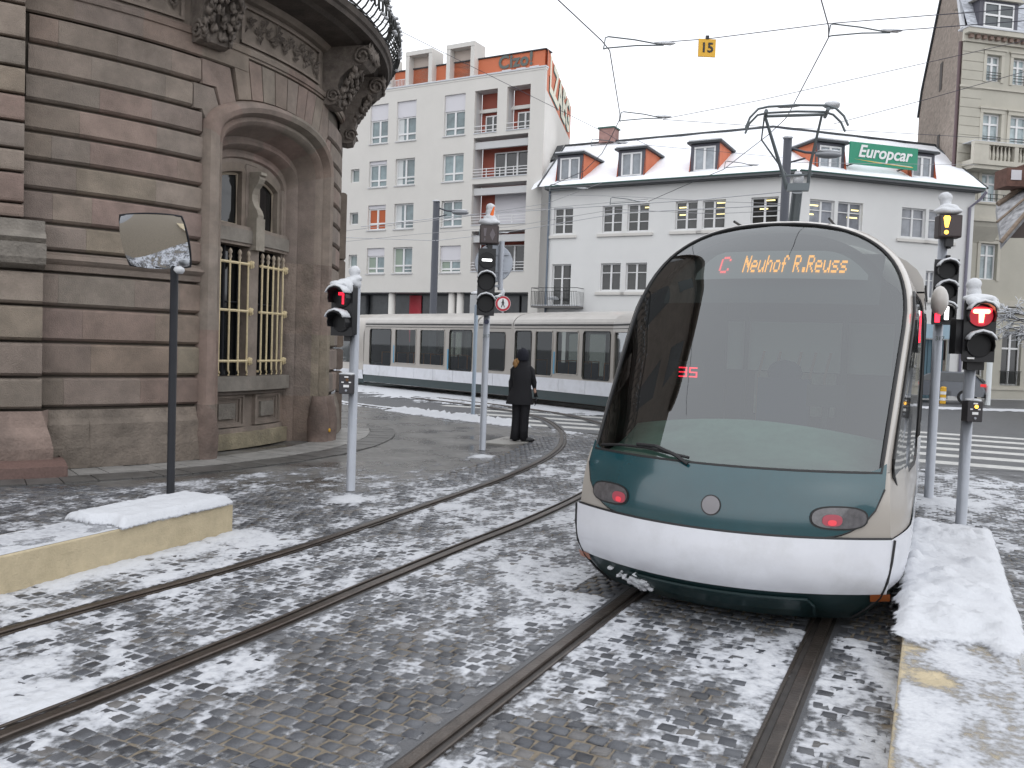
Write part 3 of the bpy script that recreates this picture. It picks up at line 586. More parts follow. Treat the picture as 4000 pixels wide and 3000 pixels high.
# rails
def rail_strip(fn,name,parent,inner):
    """fn(t)->(point,heading); grooved rail: head, groove, guard"""
    mb=MB(); mg=MB(); N=len(fn)
    pr_=[(-.036,-.03),(-.036,.008),(-.028,.014),(.028,.014),(.034,.006),(.034,-.03)]
    g=[(.034,-.0065),(.075,-.0065)]; gd=[(.075,-.03),(.075,.006),(.079,.01),(.092,.01),(.096,-.03)]
    def at(i,q,z):
        p,h=fn[i]; return p+Vector((math.cos(h),-math.sin(h),0))*(q*inner)+Vector((0,0,z))
    for pf in (pr_,gd): mb.grid(lambda i,j:at(int(i),*pf[int(j)]),range(N),range(len(pf)))
    mg.grid(lambda i,j:at(int(i),*g[int(j)]),range(N),range(2))
    mg.grid(lambda i,j:at(int(i),*[(-.062,-.006),(-.036,-.006)][int(j)]),range(N),range(2)); mg.grid(lambda i,j:at(int(i),*[(.096,-.006),(.112,-.006)][int(j)]),range(N),range(2))
    mk=MB(); mk.grid(lambda i,j:at(int(i),*[(-.155,-.0065),(-.062,-.0065)][int(j)]),range(N),range(2)); mk.grid(lambda i,j:at(int(i),*[(.112,-.0065),(.17,-.0065)][int(j)]),range(N),range(2))
    o=mb.build(name,railm,parent,smooth=False); mg.build('rail_groove',raild,o); mk.build('rail_bedding',asph,o,kind='stuff'); return o
TRK=empty('tram_track',(0,0,0),kind='structure')
for s_,inn in ((-1,1),(1,-1)):
    rail_strip([path(.5+.4*i,s_*.72) for i in range(130)],'rail',TRK,inn)
LR1=[(-5.2,.6),(-4.55,2.3),(-3.84,3.9),(-3.16,5.3),(-2.8,5.98),(-2.35,6.8),(-1.9,7.74),(-1.42,8.92),(-.58,11.02),(.03,12.7),(.68,15.04),(1.05,17.4),(1.12,20.4),(.7,23.6),(-.6,26.5),(-3.5,30)]
LR2=[(-3.9,.6),(-3.1,2.4),(-2.33,3.93),(-2.1,4.37),(-1.83,4.93),(-1.49,5.64),(-1.04,6.65),(-.4,8.02),(.28,9.42),(.98,11.1),(1.7,13.2),(2.3,15.6),(2.55,18.5),(2.45,21.4),(1.7,24.6),(-.2,27.6),(-2.5,30.4)]
def heads(P):
    S=smoothpath([(a,b,0) for a,b in P],10); out=[]
    for i,p in enumerate(S):
        d=S[min(i+1,len(S)-1)]-S[max(i-1,0)]; out.append((p,math.atan2(d.x,d.y)))
    return out
H1=heads(LR1); H2=heads(LR2)
TRK2=empty('tram_track',(0,0,0),kind='structure')
rail_strip(H1,'rail',TRK2,1); rail_strip(H2,'rail',TRK2,-1)
H1a=np.array([(p.x,p.y) for p,h in H1]); H2a=np.array([(p.x,p.y) for p,h in H2])
RP=np.array([tuple(path(.5+.2*i,s_*.72)[0])[:2] for s_ in (-1,1) for i in range(240)])
ALLR=np.vstack([H1a,H2a,RP])
def raild_(x,y):
    d=np.full(x.shape,9.)
    for P in (H1a,H2a,RP[:240],RP[240:]):
        A=P[:-1]; B=P[1:]
        for a,b in zip(A[::1],B[::1]):
            if abs(a[1])>32: continue
            v=b-a; L2=v@v+1e-9
            sel=(np.abs(x-a[0])<.9)&(np.abs(y-a[1])<.9)
            if not sel.any(): continue
            xs=x[sel];ys=y[sel]; t=np.clip(((xs-a[0])*v[0]+(ys-a[1])*v[1])/L2,0,1)
            d[sel]=np.minimum(d[sel],np.hypot(xs-a[0]-t*v[0],ys-a[1]-t*v[1]))
    return d
# kerb-like limestone walls (platform edges)
WA=Vector((-5.7,1.0,0)); WB=Vector((-2.67,8.28,0)); wd=(WB-WA).normalized(); wn=Vector((-wd.y,wd.x,0))
WL=empty('low_limestone_wall',WA,math.atan2(wd.y,wd.x),label='low yellow limestone platform edge left of the tracks, snow on its far end',cat='low wall',group='limestone platform edges')
LWL=(WB-WA).length; k=0; x=0
for L_ in (1.9,2.0,4.2):
    if x>=LWL: break
    L2=min(L_,LWL-x); mb=MB(); mb.b2(x+.003,x+L2-.003,0,.62,-.03,.28)
    o=mb.build('limestone_block',lime,WL); bv=o.modifiers.new('b','BEVEL'); bv.width=.012; bv.segments=2; x+=L2
PW=empty('low_limestone_wall',TL(1.24,0),math.pi/2-TH,label='limestone platform edge under thick snow beside the front of the tram',cat='low wall',group='limestone platform edges')
x=0
for L_ in (1.9,1.55,2.0,2.0,1.95):
    mb=MB(); mb.b2(x+.004,x+L_-.004,-.6,0,-.03,.25); o=mb.build('limestone_block',lime,PW); bv=o.modifiers.new('b','BEVEL'); bv.width=.015; bv.segments=2; x+=L_
def loaf(name,parent,x0,x1,y0,y1,z,fn,step=.025,m=None,kind=None,tf=None):
    xs=np.arange(x0,x1+1e-6,step); ys=np.arange(y0,y1+1e-6,step); X,Y=np.meshgrid(xs,ys)
    Z=z+fn(X,Y); n=len(xs); mb=MB(); mb.v=[tuple(t) for t in np.stack([X.ravel(),Y.ravel(),Z.ravel()],1)]
    keep=Z>z+.002
    mb.f=[(j*n+i,j*n+i+1,(j+1)*n+i+1,(j+1)*n+i) for j in range(len(ys)-1) for i in range(n-1) if keep[j:j+2,i:i+2].any()]
    o=mb.build(name,m or slush,parent,smooth=True)
    at=o.data.attributes.new('thick','FLOAT','POINT'); at.data.foreach_set('value',(tf(X,Y) if tf else np.clip((Z-z)*30,0,1.3)).ravel().astype(np.float32)); return o
def edge(t,a,b,w): return np.clip((t-a)/w,0,1)**.5*np.clip((b-t)/w,0,1)**.5
loaf('snow_cap',WL,LWL-2.9,LWL+.02,-.03,.66,.277,lambda X,Y:(np.where(X>LWL-1.35,1,.0)*.085*edge(X,LWL-1.38+.08*np.sin(Y*9),LWL+.03,.07)*edge(Y,-.018-.012*np.sin(X*7),.66,.08)+.05*(fbm(X*5,Y*7,4,4)-.42)*edge(X,LWL-2.9,LWL,.5)*edge(Y,.0+.06*fbm(X*4,Y*0,2,9),.62,.1)).clip(-.004,1)+np.where(X>LWL-1.35,.015*(fbm(X*14,Y*14,3,8)-.5),0))
loaf('snow_film',WL,2.2,LWL-1.3,0.02,.6,.277,lambda X,Y:.006+0*X,tf=lambda X,Y:.66+.6*(fbm(X*1.2,Y*3,3,14)-.40)*edge(Y,.0,.62,.1))
def pws(X,Y):
    th=np.clip((X-5.2-.5*fbm(X*0+3,Y*5,2,3))/.5,0,1)**.8*.06
    n_=fbm(X*5.5,Y*4,4,21); big=(th*(.7+.8*n_))*edge(Y,-.64-.05*fbm(X*4,Y*0,3,6),.02+.11*fbm(X*5,Y*0,3,9),.09)*edge(X,0,9.5,.14)
    lump=.05*np.clip(fbm(X*5,Y*4.5,4,41)-.47,0,1)*4*(th>.02)*edge(Y,-.68,.1,.12)*edge(X,0,9.5,.1)
    cl=.07*np.clip(1-((X-3.55)/.22)**2-((Y+.12)/.13)**2,0,1)+.09*np.clip(1-((X-3.2)/.2)**2-((Y+.02)/.14)**2,0,1)
    return .004+big+lump+cl+.012*(fbm(X*16,Y*16,3,2)-.5)*(th>.02)
def pwt(X,Y):
    z=pws(X,Y)-.004; ice=.29+1.5*(fbm(X*1.1+Y*3.4,Y*1.0-X*2.0,5,31)-.42)+.2*(fbm(X*9,Y*9,3,5)-.5)
    return np.clip(np.maximum(z*26,ice)*np.clip(edge(Y,-.62,.0,.05)+(z>.02),0,1),-.3,1.3)
loaf('snow_cap',PW,0.0,9.5,-.70,.12,.249,pws,tf=pwt)
# setts: one small stone, many copies, joints left open
def sett_verts(w,l,hh,j):
    r_=random.Random(j); a=w/2; b=l/2; o=.010
    def q(x,y,z): return (x+r_.uniform(-.006,.006),y+r_.uniform(-.006,.006),z+r_.uniform(-.002,.002))
    base=[q(-a,-b,-.02),q(a,-b,-.02),q(a,b,-.02),q(-a,b,-.02)]
    mid=[q(-a,-b,hh-.009),q(a,-b,hh-.009),q(a,b,hh-.009),q(-a,b,hh-.009)]
    top=[q(-a+o,-b+o,hh),q(a-o,-b+o,hh),q(a-o,b-o,hh),q(-a+o,b-o,hh)]
    return base+mid+top
SF=[(8,9,10,11)]+[(k+i,k+(i+1)%4,k+4+(i+1)%4,k+4+i) for k in (0,4) for i in range(4)]
pit=.102; cells=[]
for j in range(20,215):
    s=j*pit*.98
    for i in range(-120,70):
        x=(i+.5*(j%2))*pit+.0; p=TL(x,s)
        if p.y<2.9 or p.y>(18.5 if p.x>0 else 15.5) or abs(p.x)>.64*p.y+.3 or (p.x>4.2 and p.y>15.0-(p.x-4.2)*.3): continue
        cells.append((p.x,p.y,x,s))
C=np.array(cells); dr=raild_(C[:,0],C[:,1])
rel=C[:,:2]-np.array([WA.x,WA.y]); wa=rel@np.array([wd.x,wd.y]); wbb=rel@np.array([wn.x,wn.y])
keep=(dr>.125)&~((wa<LWL+.02)&(wbb>-.03)&(wbb<.66))&~((C[:,2]>1.2)&(C[:,2]<1.88)&(C[:,3]<9.42))
# paved corner stays flat beyond the sett field
edgeX=np.interp(C[:,1],[8,9.6,11.6,14.2,17.2],[-4.8,-2.7,-1.3,-.3,.35])
flatreg=(C[:,1]>10.6)&(C[:,0]<edgeX)
dcyl=np.hypot(C[:,0]-CXB,C[:,1]-CYB)
keep&=~flatreg&(dcyl>RB+1.27)
C=C[keep]; C=C[np.argsort(C[:,1])]
SETT=empty('sett_paving',(0,0,0),kind='structure')
variants=[]
for k in range(8):
    me=bpy.data.meshes.new('sett'); me.from_pydata(sett_verts(.088,.086,.0,k),[],SF); me.materials.append(cobm); me.update(); variants.append(me)
for k,(x,y,lx,ls) in enumerate(C[:300]):
    o=bpy.data.objects.new('cobblestone',variants[k%8]); COL.objects.link(o); o.parent=SETT; o.location=(x,y,random.uniform(-.004,.004)); o.rotation_euler=(random.uniform(-.03,.03),random.uniform(-.03,.03),-TH+random.uniform(-.04,.04))
rest=C[300:]; nV=12; tmpl=np.array([sett_verts(.088,.086,.0,k) for k in range(24)])
idx=RNG.integers(0,24,len(rest)); Vv=tmpl[idx]; ang=-TH+RNG.uniform(-.09,.09,len(rest)); ca,sa=np.cos(ang)[:,None],np.sin(ang)[:,None]
tx=RNG.uniform(-.03,.03,len(rest))[:,None]; ty=RNG.uniform(-.03,.03,len(rest))[:,None]
X=Vv[:,:,0]*ca-Vv[:,:,1]*sa+rest[:,0:1]; Y=Vv[:,:,0]*sa+Vv[:,:,1]*ca+rest[:,1:2]; Z=Vv[:,:,2]+RNG.uniform(-.004,.004,len(rest))[:,None]+Vv[:,:,0]*tx+Vv[:,:,1]*ty
VV=np.stack([X,Y,Z],2).reshape(-1,3); FF=(np.array([list(f) for f in SF])[None]+ (np.arange(len(rest))*12)[:,None,None]).reshape(-1,4)
me=bpy.data.meshes.new('setts'); me.vertices.add(len(VV)); me.vertices.foreach_set('co',VV.ravel().astype(np.float32))
me.loops.add(FF.size); me.loops.foreach_set('vertex_index',FF.ravel().astype(np.int32)); me.polygons.add(len(FF)); me.polygons.foreach_set('loop_start',np.arange(len(FF),dtype=np.int32)*4); me.polygons.foreach_set('loop_total',np.full(len(FF),4,dtype=np.int32)); me.materials.append(cobm); me.update(calc_edges=True)
tag(link('cobblestones_further_off',me,SETT),kind='stuff')
# ---------------------------------------------------------------- snow and slush on the ground
rr=[2.7]; 
while rr[-1]<62: rr.append(rr[-1]*(1.0042 if rr[-1]<20 else 1.007))
rr=np.array(rr); tt=np.arange(-.72,.72,.0027)
RRg,TT=np.meshgrid(rr,tt,indexing='ij'); X=RRg*np.sin(TT); Y=RRg*np.cos(TT)
lx=X*EX.x+Y*EX.y-OFF; ls=X*EY.x+Y*EY.y
def G(u,v):  # photograph pixel -> ground position, used for where the snow lies
    d=fw+cr*((u-1106)/F)-cu*((v-829.5)/F); t=-H/d.z; return d.x*t,d.y*t
def bl(u,v,ru,rv,a):
    x,y=G(u,v); x1,_=G(u+ru,v); _,y1=G(u,v-rv); return a*np.exp(-((X-x)/(x1-x))**2-((Y-y)/(y1-y))**2)
cov=np.full(X.shape,.475)
for q in [(250,1500,260,70,.055),(60,1420,120,50,.05),(450,1250,160,30,.07),(300,1280,160,25,-.05),(560,1170,120,22,.11),(60,1340,90,20,.04),(1100,1290,230,60,.09),(1230,1230,130,40,.06),(900,1400,150,40,-.02),(800,1560,340,80,-.10),(1200,1580,200,60,-.10),(500,1310,90,30,-.06),(560,1470,120,50,.12),(1700,1480,70,80,.07),(1560,1560,90,60,.03),(1860,1420,40,160,.07),(1500,1390,120,30,.05),(800,1210,150,30,.08),(1050,1190,150,30,.07),(1000,1110,200,25,.06),(760,1078,45,9,.3),(1040,985,35,8,.35),(700,1000,250,30,-.05),(900,945,230,30,-.3),(600,955,100,20,-.2),(300,1120,250,30,.0),(1100,990,80,25,.02),(2190,1400,60,140,.4),(2190,1180,60,40,.05),(2050,1085,60,10,.35),(2100,1040,150,40,.10),(2100,950,200,60,-.4),(1240,930,60,12,.2),(1230,985,60,30,.08)]:
    cov+=bl(*q)
def linedist(ax,ay,bx,by):
    v=np.array([bx-ax,by-ay]); L=np.hypot(*v); v=v/L; t=np.clip((X-ax)*v[0]+(Y-ay)*v[1],0,L); return np.hypot(X-ax-t*v[0],Y-ay-t*v[1]),(X-ax)*v[1]-(Y-ay)*v[0]
dk,sk=linedist(-14,35,.15,20.9)
paved=(sk>0)
roadm=(~paved)&(Y>19)|(Y>24)
cov=np.where(roadm|((Y>15.5)&(X>5)),.05,cov)
cov=np.where((Y>12)&(X<.3)&paved,cov-.1*np.clip((Y-12)/2,0,1),cov)
far=np.clip((Y-13)/4,0,1)
cov-=.08*far
cov+=.95*np.exp(-((dk-.0)/(.38+.15*fbm(X*1.3,Y*1.3,3,5)))**2)*(X<2.2)
# strip of snow along the tram in the background
p0=Vector((2.85,25.8,0)); p1=Vector((-11.5,42.6,0))
dt,st=linedist(p0.x,p0.y,p1.x,p1.y)
cov+=.78*np.clip(1.15-dt/(1.3+.42*np.clip(3-X,0,9)),0,1)**.45*(X<3.8)
d2,_=linedist(14,35.5,60,37.5); cov+=.9*np.exp(-(d2/1.5)**2)
dc=np.hypot(X-CXB,Y-CYB); cov-=.5*np.clip(1-(dc-RB-.9)/.9,0,1)
rd=raild_(X,Y); cov-=.6*np.clip(1-(rd-.03)/.06,0,1); cov+=.04*np.exp(-((rd-.2)/.09)**2)
und=(np.abs(lx)<1.15)&(ls>6.2)&(ls<16); cov-=.5*und
dl,_=linedist(WA.x,WA.y,WB.x,WB.y); cov+=.13*np.exp(-(dl/.2)**2)
cov+=.07*np.clip(1-np.abs(lx-1.1)/.22,0,1)*(ls<7)
n1=fbm(X*.75+3,Y*.75,4,1); n2=fbm(X*4.6+lx*1.2,Y*3.4,4,11); n3=fbm(X*16,Y*16,3,17); n4=fbm(X*38,Y*38,2,19)
u_=(lx/pit); v_=ls/(pit*.98); row=np.floor(v_+.5); off=.5*(np.mod(row,2)); fx=np.abs(np.mod(u_-off+.5,1)-.5); fy=np.abs(np.mod(v_+.5,1)-.5)
ci=np.floor(u_-off+.5)+1000; cell=vnoise(ci*1.0+.0,row+1000.,77)
dome=np.clip(np.maximum(fx,fy)*2,0,1)**3
setts_here=(Y<18.5)&~((Y>10.6)&(X<np.interp(Y,[8,9.6,11.6,14.2,17.2],[-4.8,-2.7,-1.3,-.3,.35])))
nn_=.24*n1+.36*n2+.22*n3+.05*n4+np.where(setts_here,.14*(.25+.5*cell+.5*(1-dome)*.9),.07+.07*n3)
hgt=(cov-nn_)          # >0 : snow
kerbs=np.exp(-(dk/.35)**2)*(X<2.2)
zz=np.where(hgt>0,.003+(.07+.12*kerbs)*np.clip(hgt,0,.6)**.8*(.4+1.2*n3)+.05*np.clip(hgt*6,0,1)*(n2-.4).clip(0,1)*.9,.003)
zz=np.where(setts_here,zz-(.004+.010*np.clip(hgt*8,0,1))*dome,zz)
hgt=np.where(roadm&(hgt<.02),-.3,hgt)
zz=zz-.002
zz=np.where(roadm,zz-.022,zz)
blk_=((np.abs((X-WA.x)*wn.x+(Y-WA.y)*wn.y-.31)<.29)&(((X-WA.x)*wd.x+(Y-WA.y)*wd.y)<LWL-.02))|((lx>1.26)&(lx<1.82)&(ls<9.35))|(dc<RB+.3)
okv=(hgt>-.21)&~blk_
nr,ntt=X.shape; ids=np.arange(nr*ntt).reshape(nr,ntt)
qa=ids[:-1,:-1];qb=ids[:-1,1:];qc=ids[1:,1:];qd=ids[1:,:-1]; kq=okv[:-1,:-1]|okv[:-1,1:]|okv[1:,1:]|okv[1:,:-1]
bad=blk_[:-1,:-1]|blk_[1:,1:]; kq&=~bad
FF=np.stack([qa[kq],qd[kq],qc[kq],qb[kq]],1)
used=np.unique(FF); remap=np.full(nr*ntt,-1); remap[used]=np.arange(len(used)); FF=remap[FF]
VV=np.stack([X.ravel()[used],Y.ravel()[used],zz.ravel()[used]],1); th_=np.clip(hgt.ravel()[used]*2.8+.52,-.4,1.3)
me=bpy.data.meshes.new('snow'); me.vertices.add(len(VV)); me.vertices.foreach_set('co',VV.ravel().astype(np.float32))
me.loops.add(FF.size); me.loops.foreach_set('vertex_index',FF.ravel().astype(np.int32)); me.polygons.add(len(FF)); me.polygons.foreach_set('loop_start',np.arange(len(FF),dtype=np.int32)*4); me.polygons.foreach_set('loop_total',np.full(len(FF),4,dtype=np.int32)); me.polygons.foreach_set('use_smooth',[True]*len(FF)); me.materials.append(slush); me.update(calc_edges=True)
at=me.attributes.new('thick','FLOAT','POINT'); at.data.foreach_set('value',th_.astype(np.float32))
tag(link('snow',me),kind='stuff')
# ================================================================ articulated tram
NS=5.87
TR=empty('tram',TL(0,NS),-TH,label='articulated beige and white tram with petrol green nose and big windscreen, curving away behind',cat='tram')
Zk=[.05,.12,.2,.3,.38,.48,.6,.69,.83,1.0,1.12,1.5,2.0,2.5,2.8,3.0,3.09,3.2]
Yk=[.38,.26,.16,.075,.0,-.03,-.02,-.005,.0,.045,.125,.45,.91,1.40,1.72,1.98,2.12,2.35]
def y0(z):
    return float(sum(np.interp(z+d,Zk,Yk) for d in (-.05,-.025,0,.025,.05))/5)
def Sf(x,z,off=0):
    y=y0(z)+.49*(abs(x)/1.2)**2
    if off:
        e=.01; n=Vector((-(Sfy(x+e,z)-Sfy(x-e,z))/(2*e)*-1*-1,1,-(Sfy(x,z+e)-Sfy(x,z-e))/(2*e))); n=Vector((-(Sfy(x+e,z)-Sfy(x-e,z))/(2*e),1,-(Sfy(x,z+e)-Sfy(x,z-e))/(2*e))).normalized()
        return (x-n.x*off,y-n.y*off,z-n.z*off)
    return (x,y,z)
def Sfy(x,z): return y0(z)+.49*(abs(x)/1.2)**2
def super_(z,w,zb,ht,p,q):
    if z<=zb: return w
    t=min(1,(z-zb)/ht); return w*(max(0,1-t**p))**(1/q)
def outline(w,z0,zb,ht,p,q,n=40,side=10):
    """closed-from-below arch: from (-w,z0) over the top to (w,z0)"""
    L=[(-w,z0+(zb-z0)*i/side) for i in range(side)]
    for i in range(n+1):
        a=math.pi*(1-i/n); c,s=math.cos(a),math.sin(a)
        L.append((w*(abs(c)**(2/q))*(1 if c>=0 else -1),zb+ht*abs(s)**(2/p)))
    L+=[(w,zb-(zb-z0)*(i+1)/side) for i in range(side)]
    return L
def flare(P,k): return [(x*(1+k*min(1,max(0,(z-1.12)/1.1))),z) for x,z in P]
GL=flare(outline(1.035,1.12,2.15,.93,2.7,2.5),.065)      # windscreen edge
BO=flare(outline(1.085,1.12,2.15,.985,2.7,2.5),.065)       # front edge of the body
BF=flare(outline(1.2,1.12,2.05,1.1,2.5,2.4),.02)          # full body section further back
CAB=empty
cabp=MB().b2(-.01,.01,2,2.01,1,1.01)
# windscreen
def glass_grid(off,k0=0.0):
    mb=MB(); zs=[1.12+(3.08-1.12)*i/44 for i in range(45)]; cols=[-1+2*i/36 for i in range(37)]
    def wz(z): return max(.02,super_(z,1.035,2.15,.93,2.7,2.5))*(1+.065*min(1,max(0,(z-1.12)/1.1)))
    mb.grid(lambda a,z:Sf(a*wz(z),z,off),cols,zs); return mb
ws=glass_grid(.0).build('windscreen',wscr,TR,smooth=True,label='large tinted wraparound windscreen')
# rim between glass and body edge
def rim(name,k0,k1,m,steps=6,lift=.0):
    mb=MB()
    def fn(i,t):
        g=GL[int(i)]; b=BO[int(i)]; x=g[0]+(b[0]-g[0])*t; z=g[1]+(b[1]-g[1])*t
        y=Sfy(g[0],g[1])*(1-t)+ (Sfy(b[0],min(b[1],3.12))+.10)*t
        y-= .05*math.sin(math.pi*min(1,t))
        return (x,y+lift,z)
    mb.grid(fn,range(len(GL)),[k0+(k1-k0)*i/steps for i in range(steps+1)])
    return mb.build(name,m,TR,smooth=True)
rim('windscreen_surround',0.0,1,beige)
mb=MB(); mb.tube([Sf(x,z,.004) for x,z in GL]+[Sf(1.03-2.06*i/20,1.12,.004) for i in range(1,21)],.014,6); mb.build('windscreen_seal',rub,TR)
# front shell bands
def band(name,m,z0,z1,w0,w1,off,nz=10,nx=40,par=None):
    mb=MB(); mb.grid(lambda a,t:Sf(a*(w0+(w1-w0)*t),z0+(z1-z0)*t,off),[-1+2*i/nx for i in range(nx+1)],[i/nz for i in range(nz+1)])
    return mb.build(name,m,par or TR,smooth=True)
band('front_panel',beige,.66,1.125,1.125,1.095,0)
wb=band('bumper',whitet,.325,.69,1.10,1.135,.03); 
mb=MB(); mb.grid(lambda a,t:(lambda p,q:(p[0]*(1-t)+q[0]*t,p[1]*(1-t)+q[1]*t,p[2]*(1-t)+q[2]*t))(Sf(a*1.135,.69,.03),Sf(a*1.135,.69,-.01)),[-1+2*i/40 for i in range(41)],[0,1]); mb.build('bumper_top_edge',whitet,wb)
dl=band('lower_skirt',dgreen,.08,.33,.93,1.13,.015)
mb=MB(); mb.tube([Sf(-.62+1.24*i/12,.27,.03) for i in range(13)]+[Sf(.66,.22,.03),Sf(.66,.13,.03)],.012,5); mb.tube([Sf(-.62,.27,.03),Sf(-.66,.22,.03),Sf(-.68,.12,.03)],.012,5); mb.grid(lambda x,z:Sf(x,z,.024),[-.62+.1*i for i in range(13)],[.1,.16,.22,.265]); mb.build('coupler_cover',dgreen,dl)
for s in (-1,1):
    mb=MB(); mb.tube([Sf(s*1.13,.69,.034),Sf(s*1.12,.55,.034),Sf(s*1.1,.42,.034),Sf(s*1.06,.30,.034),Sf(s*.98,.2,.03),Sf(s*.88,.1,.03)],.009,5); mb.build('panel_seam',rub,TR)
    mb=MB(); mb.grid(lambda x,z:Sf(s*x,z,.036),[1.0,1.05,1.09,1.12],[.27,.3,.33]); mb.build('side_reflector',mat('dull orange reflector',(.3,.08,.02),.3),TR)
# petrol green apron
mb=MB(); nx=44
def zlow(x):
    t=max(0,(abs(x)-.70)/.37); return .70+(1-math.sqrt(max(0,1-t*t)))*.38
def ztop(x): return 1.125+.06*max(0,(abs(x)-.95)/.12)**2
mb.grid(lambda x,t:Sf(x,zlow(x)+(ztop(x)-zlow(x))*t,.013),[-1.065+2.13*i/nx for i in range(nx+1)],[i/8 for i in range(9)])
GP=mb.build('green_apron',green,TR,smooth=True)
mb=MB(); mb.tube([Sf(-1.065+2.13*i/nx,zlow(-1.065+2.13*i/nx),.008) for i in range(nx+1)],.008,5); mb.build('apron_gap',rub,GP)
mb=MB(); mb.tube([Sf(-1.12+2.24*i/nx,.695,.012) for i in range(nx+1)],.010,5); mb.build('bumper_gap',rub,TR)
def oval(cx,cz,a,b,off,m,name,par,n=24,p=2.6):
    mb=MB(); vs=[Sf(cx,cz,off)]+[Sf(cx+a*abs(math.cos(t))**(2/p)*(1 if math.cos(t)>0 else -1),cz+b*abs(math.sin(t))**(2/p)*(1 if math.sin(t)>0 else -1),off) for t in [2*math.pi*k/n for k in range(n)]]
    mb.add(vs,[(0,1+k,1+(k+1)%n) for k in range(n)]); return mb.build(name,m,par)
hlm=mat('smoked lamp glass',(.10,.095,.10),.12,coat=.6,var=.3,vscale=22)
for s in (-1,1):
    h=oval(s*.80,.83,.175,.078,.018,rub,'headlamp',TR); oval(s*.80,.83,.163,.067,.022,hlm,'lamp_glass',h)
    oval(s*.80+(-.04 if s>0 else .09),.80,.026,.018,.026,mat('tail lamp glow',(.5,.05,.06),.4,emit=(1,.06,.1),es=.4),'tail_lamp',h)
    oval(s*.80+(-.04 if s>0 else .09),.815,.06,.038,.024,mat('tail lamp halo glass',(.25,.06,.08),.4,emit=(1,.06,.1),es=.12),'tail_lamp_glass',h)
e=oval(0,.86,.068,.068,.018,rub,'round_badge',TR,p=2); oval(0,.86,.06,.06,.022,mat('grey badge',(.22,.21,.22),.35),'badge_face',e,p=2)
# windscreen wiper
mb=MB(); mb.tube([Sf(-.97,1.15,.02),Sf(-.8,1.165,.03),Sf(-.55,1.17,.035),Sf(-.38,1.155,.035),Sf(-.2,1.14,.03)],.011,6); mb.tube([Sf(-.62,1.18,.045),Sf(-.45,1.175,.06),Sf(-.3,1.14,.05),Sf(-.2,1.10,.03)],.014,6); mb.build('wiper',rub,TR)
# cab interior
def lining(off):
    mb=MB(); P=outline(1.04,1.05,2.0,1.0,2.5,2.4); 
    def fn(i,t):
        x,z=P[int(i)]; ya=Sfy(min(max(x,-1.0),1.0),min(z,3.0))+.10; return (x,ya+(3.4-ya)*t,z)
    mb.grid(fn,range(len(P)),[0,.5,1]); mb.add([(x*.99,3.4,z) for x,z in P],[tuple(range(len(P)))]); return mb
lining(0).build('cab_lining',cabin,TR)
mb=MB(); mb.grid(lambda x,t:(x,Sfy(x,1.12)+.04+t*(1.15-.25*abs(x)),1.09+.02*t+.26*t*t*(1-.4*x*x)),[-1+.1*i for i in range(21)],[0,.1,.2,.35,.5,.65,.8,.9,1]); mb.grid(lambda x,t:(x,Sfy(x,1.12)+1.19-.25*abs(x),1.37-.11*x*x-.7*t),[-1+.1*i for i in range(21)],[0,1]); mb.build('dashboard',dashm,TR,smooth=True)
mb=MB(); mb.grid(lambda a,z:Sf(a,z,-.12),[-.95+.1*i for i in range(20)],[2.42,2.5,2.6,2.7,2.8,2.9]); mb.build('header_panel',mat('cab header panel',(.05,.055,.06),.6),TR)
mb=MB(); mb.b2(-.35,.45,3.3,3.36,1.3,1.74); mb.build('rear_cab_window',mat('lit saloon glimpse',(.7,.72,.6),.7,var=.5,vscale=5),TR)
mb=MB(); mb.b2(-1.1,1.1,3.2,3.24,1.75,2.25); mb.build('bright_interior_band',mat('pale lit interior band',(.75,.8,.74),.6),TR)  # brightness of the lit interior put into this band's pale colour
mb=MB(); mb.box((.1,2.3,1.35),(.46,.12,.7)); mb.blob((.1,2.3,1.75),(.16,.07,.12),1,10,6,0); mb.build('driver_seat',seatm,TR)
mb=MB()
for x in (-.28,-.12,.08,.22,.36): mb.tube([(x,3.1,1.1),(x,3.1,1.7),(x+.05,3.1,1.95)],.014,6)
mb.build('saloon_handrails',mat('pink orange handrail',(.6,.3,.2),.4),TR)
mb=MB(); mb.tube([(.55,1.5,1.3),(.55,1.55,1.55)],.03,8); mb.b2(.40,.70,1.5,1.56,1.5,1.68); mb.build('driver_monitor',rub,TR)
mb=MB(); mb.b2(-1.0,-.62,3.1,3.16,.9,2.5); mb.b2(-.44,-.40,3.1,3.16,.9,2.5); mb.b2(.5,.56,3.1,3.16,.9,2.5); mb.build('partition_frame',rub,TR)
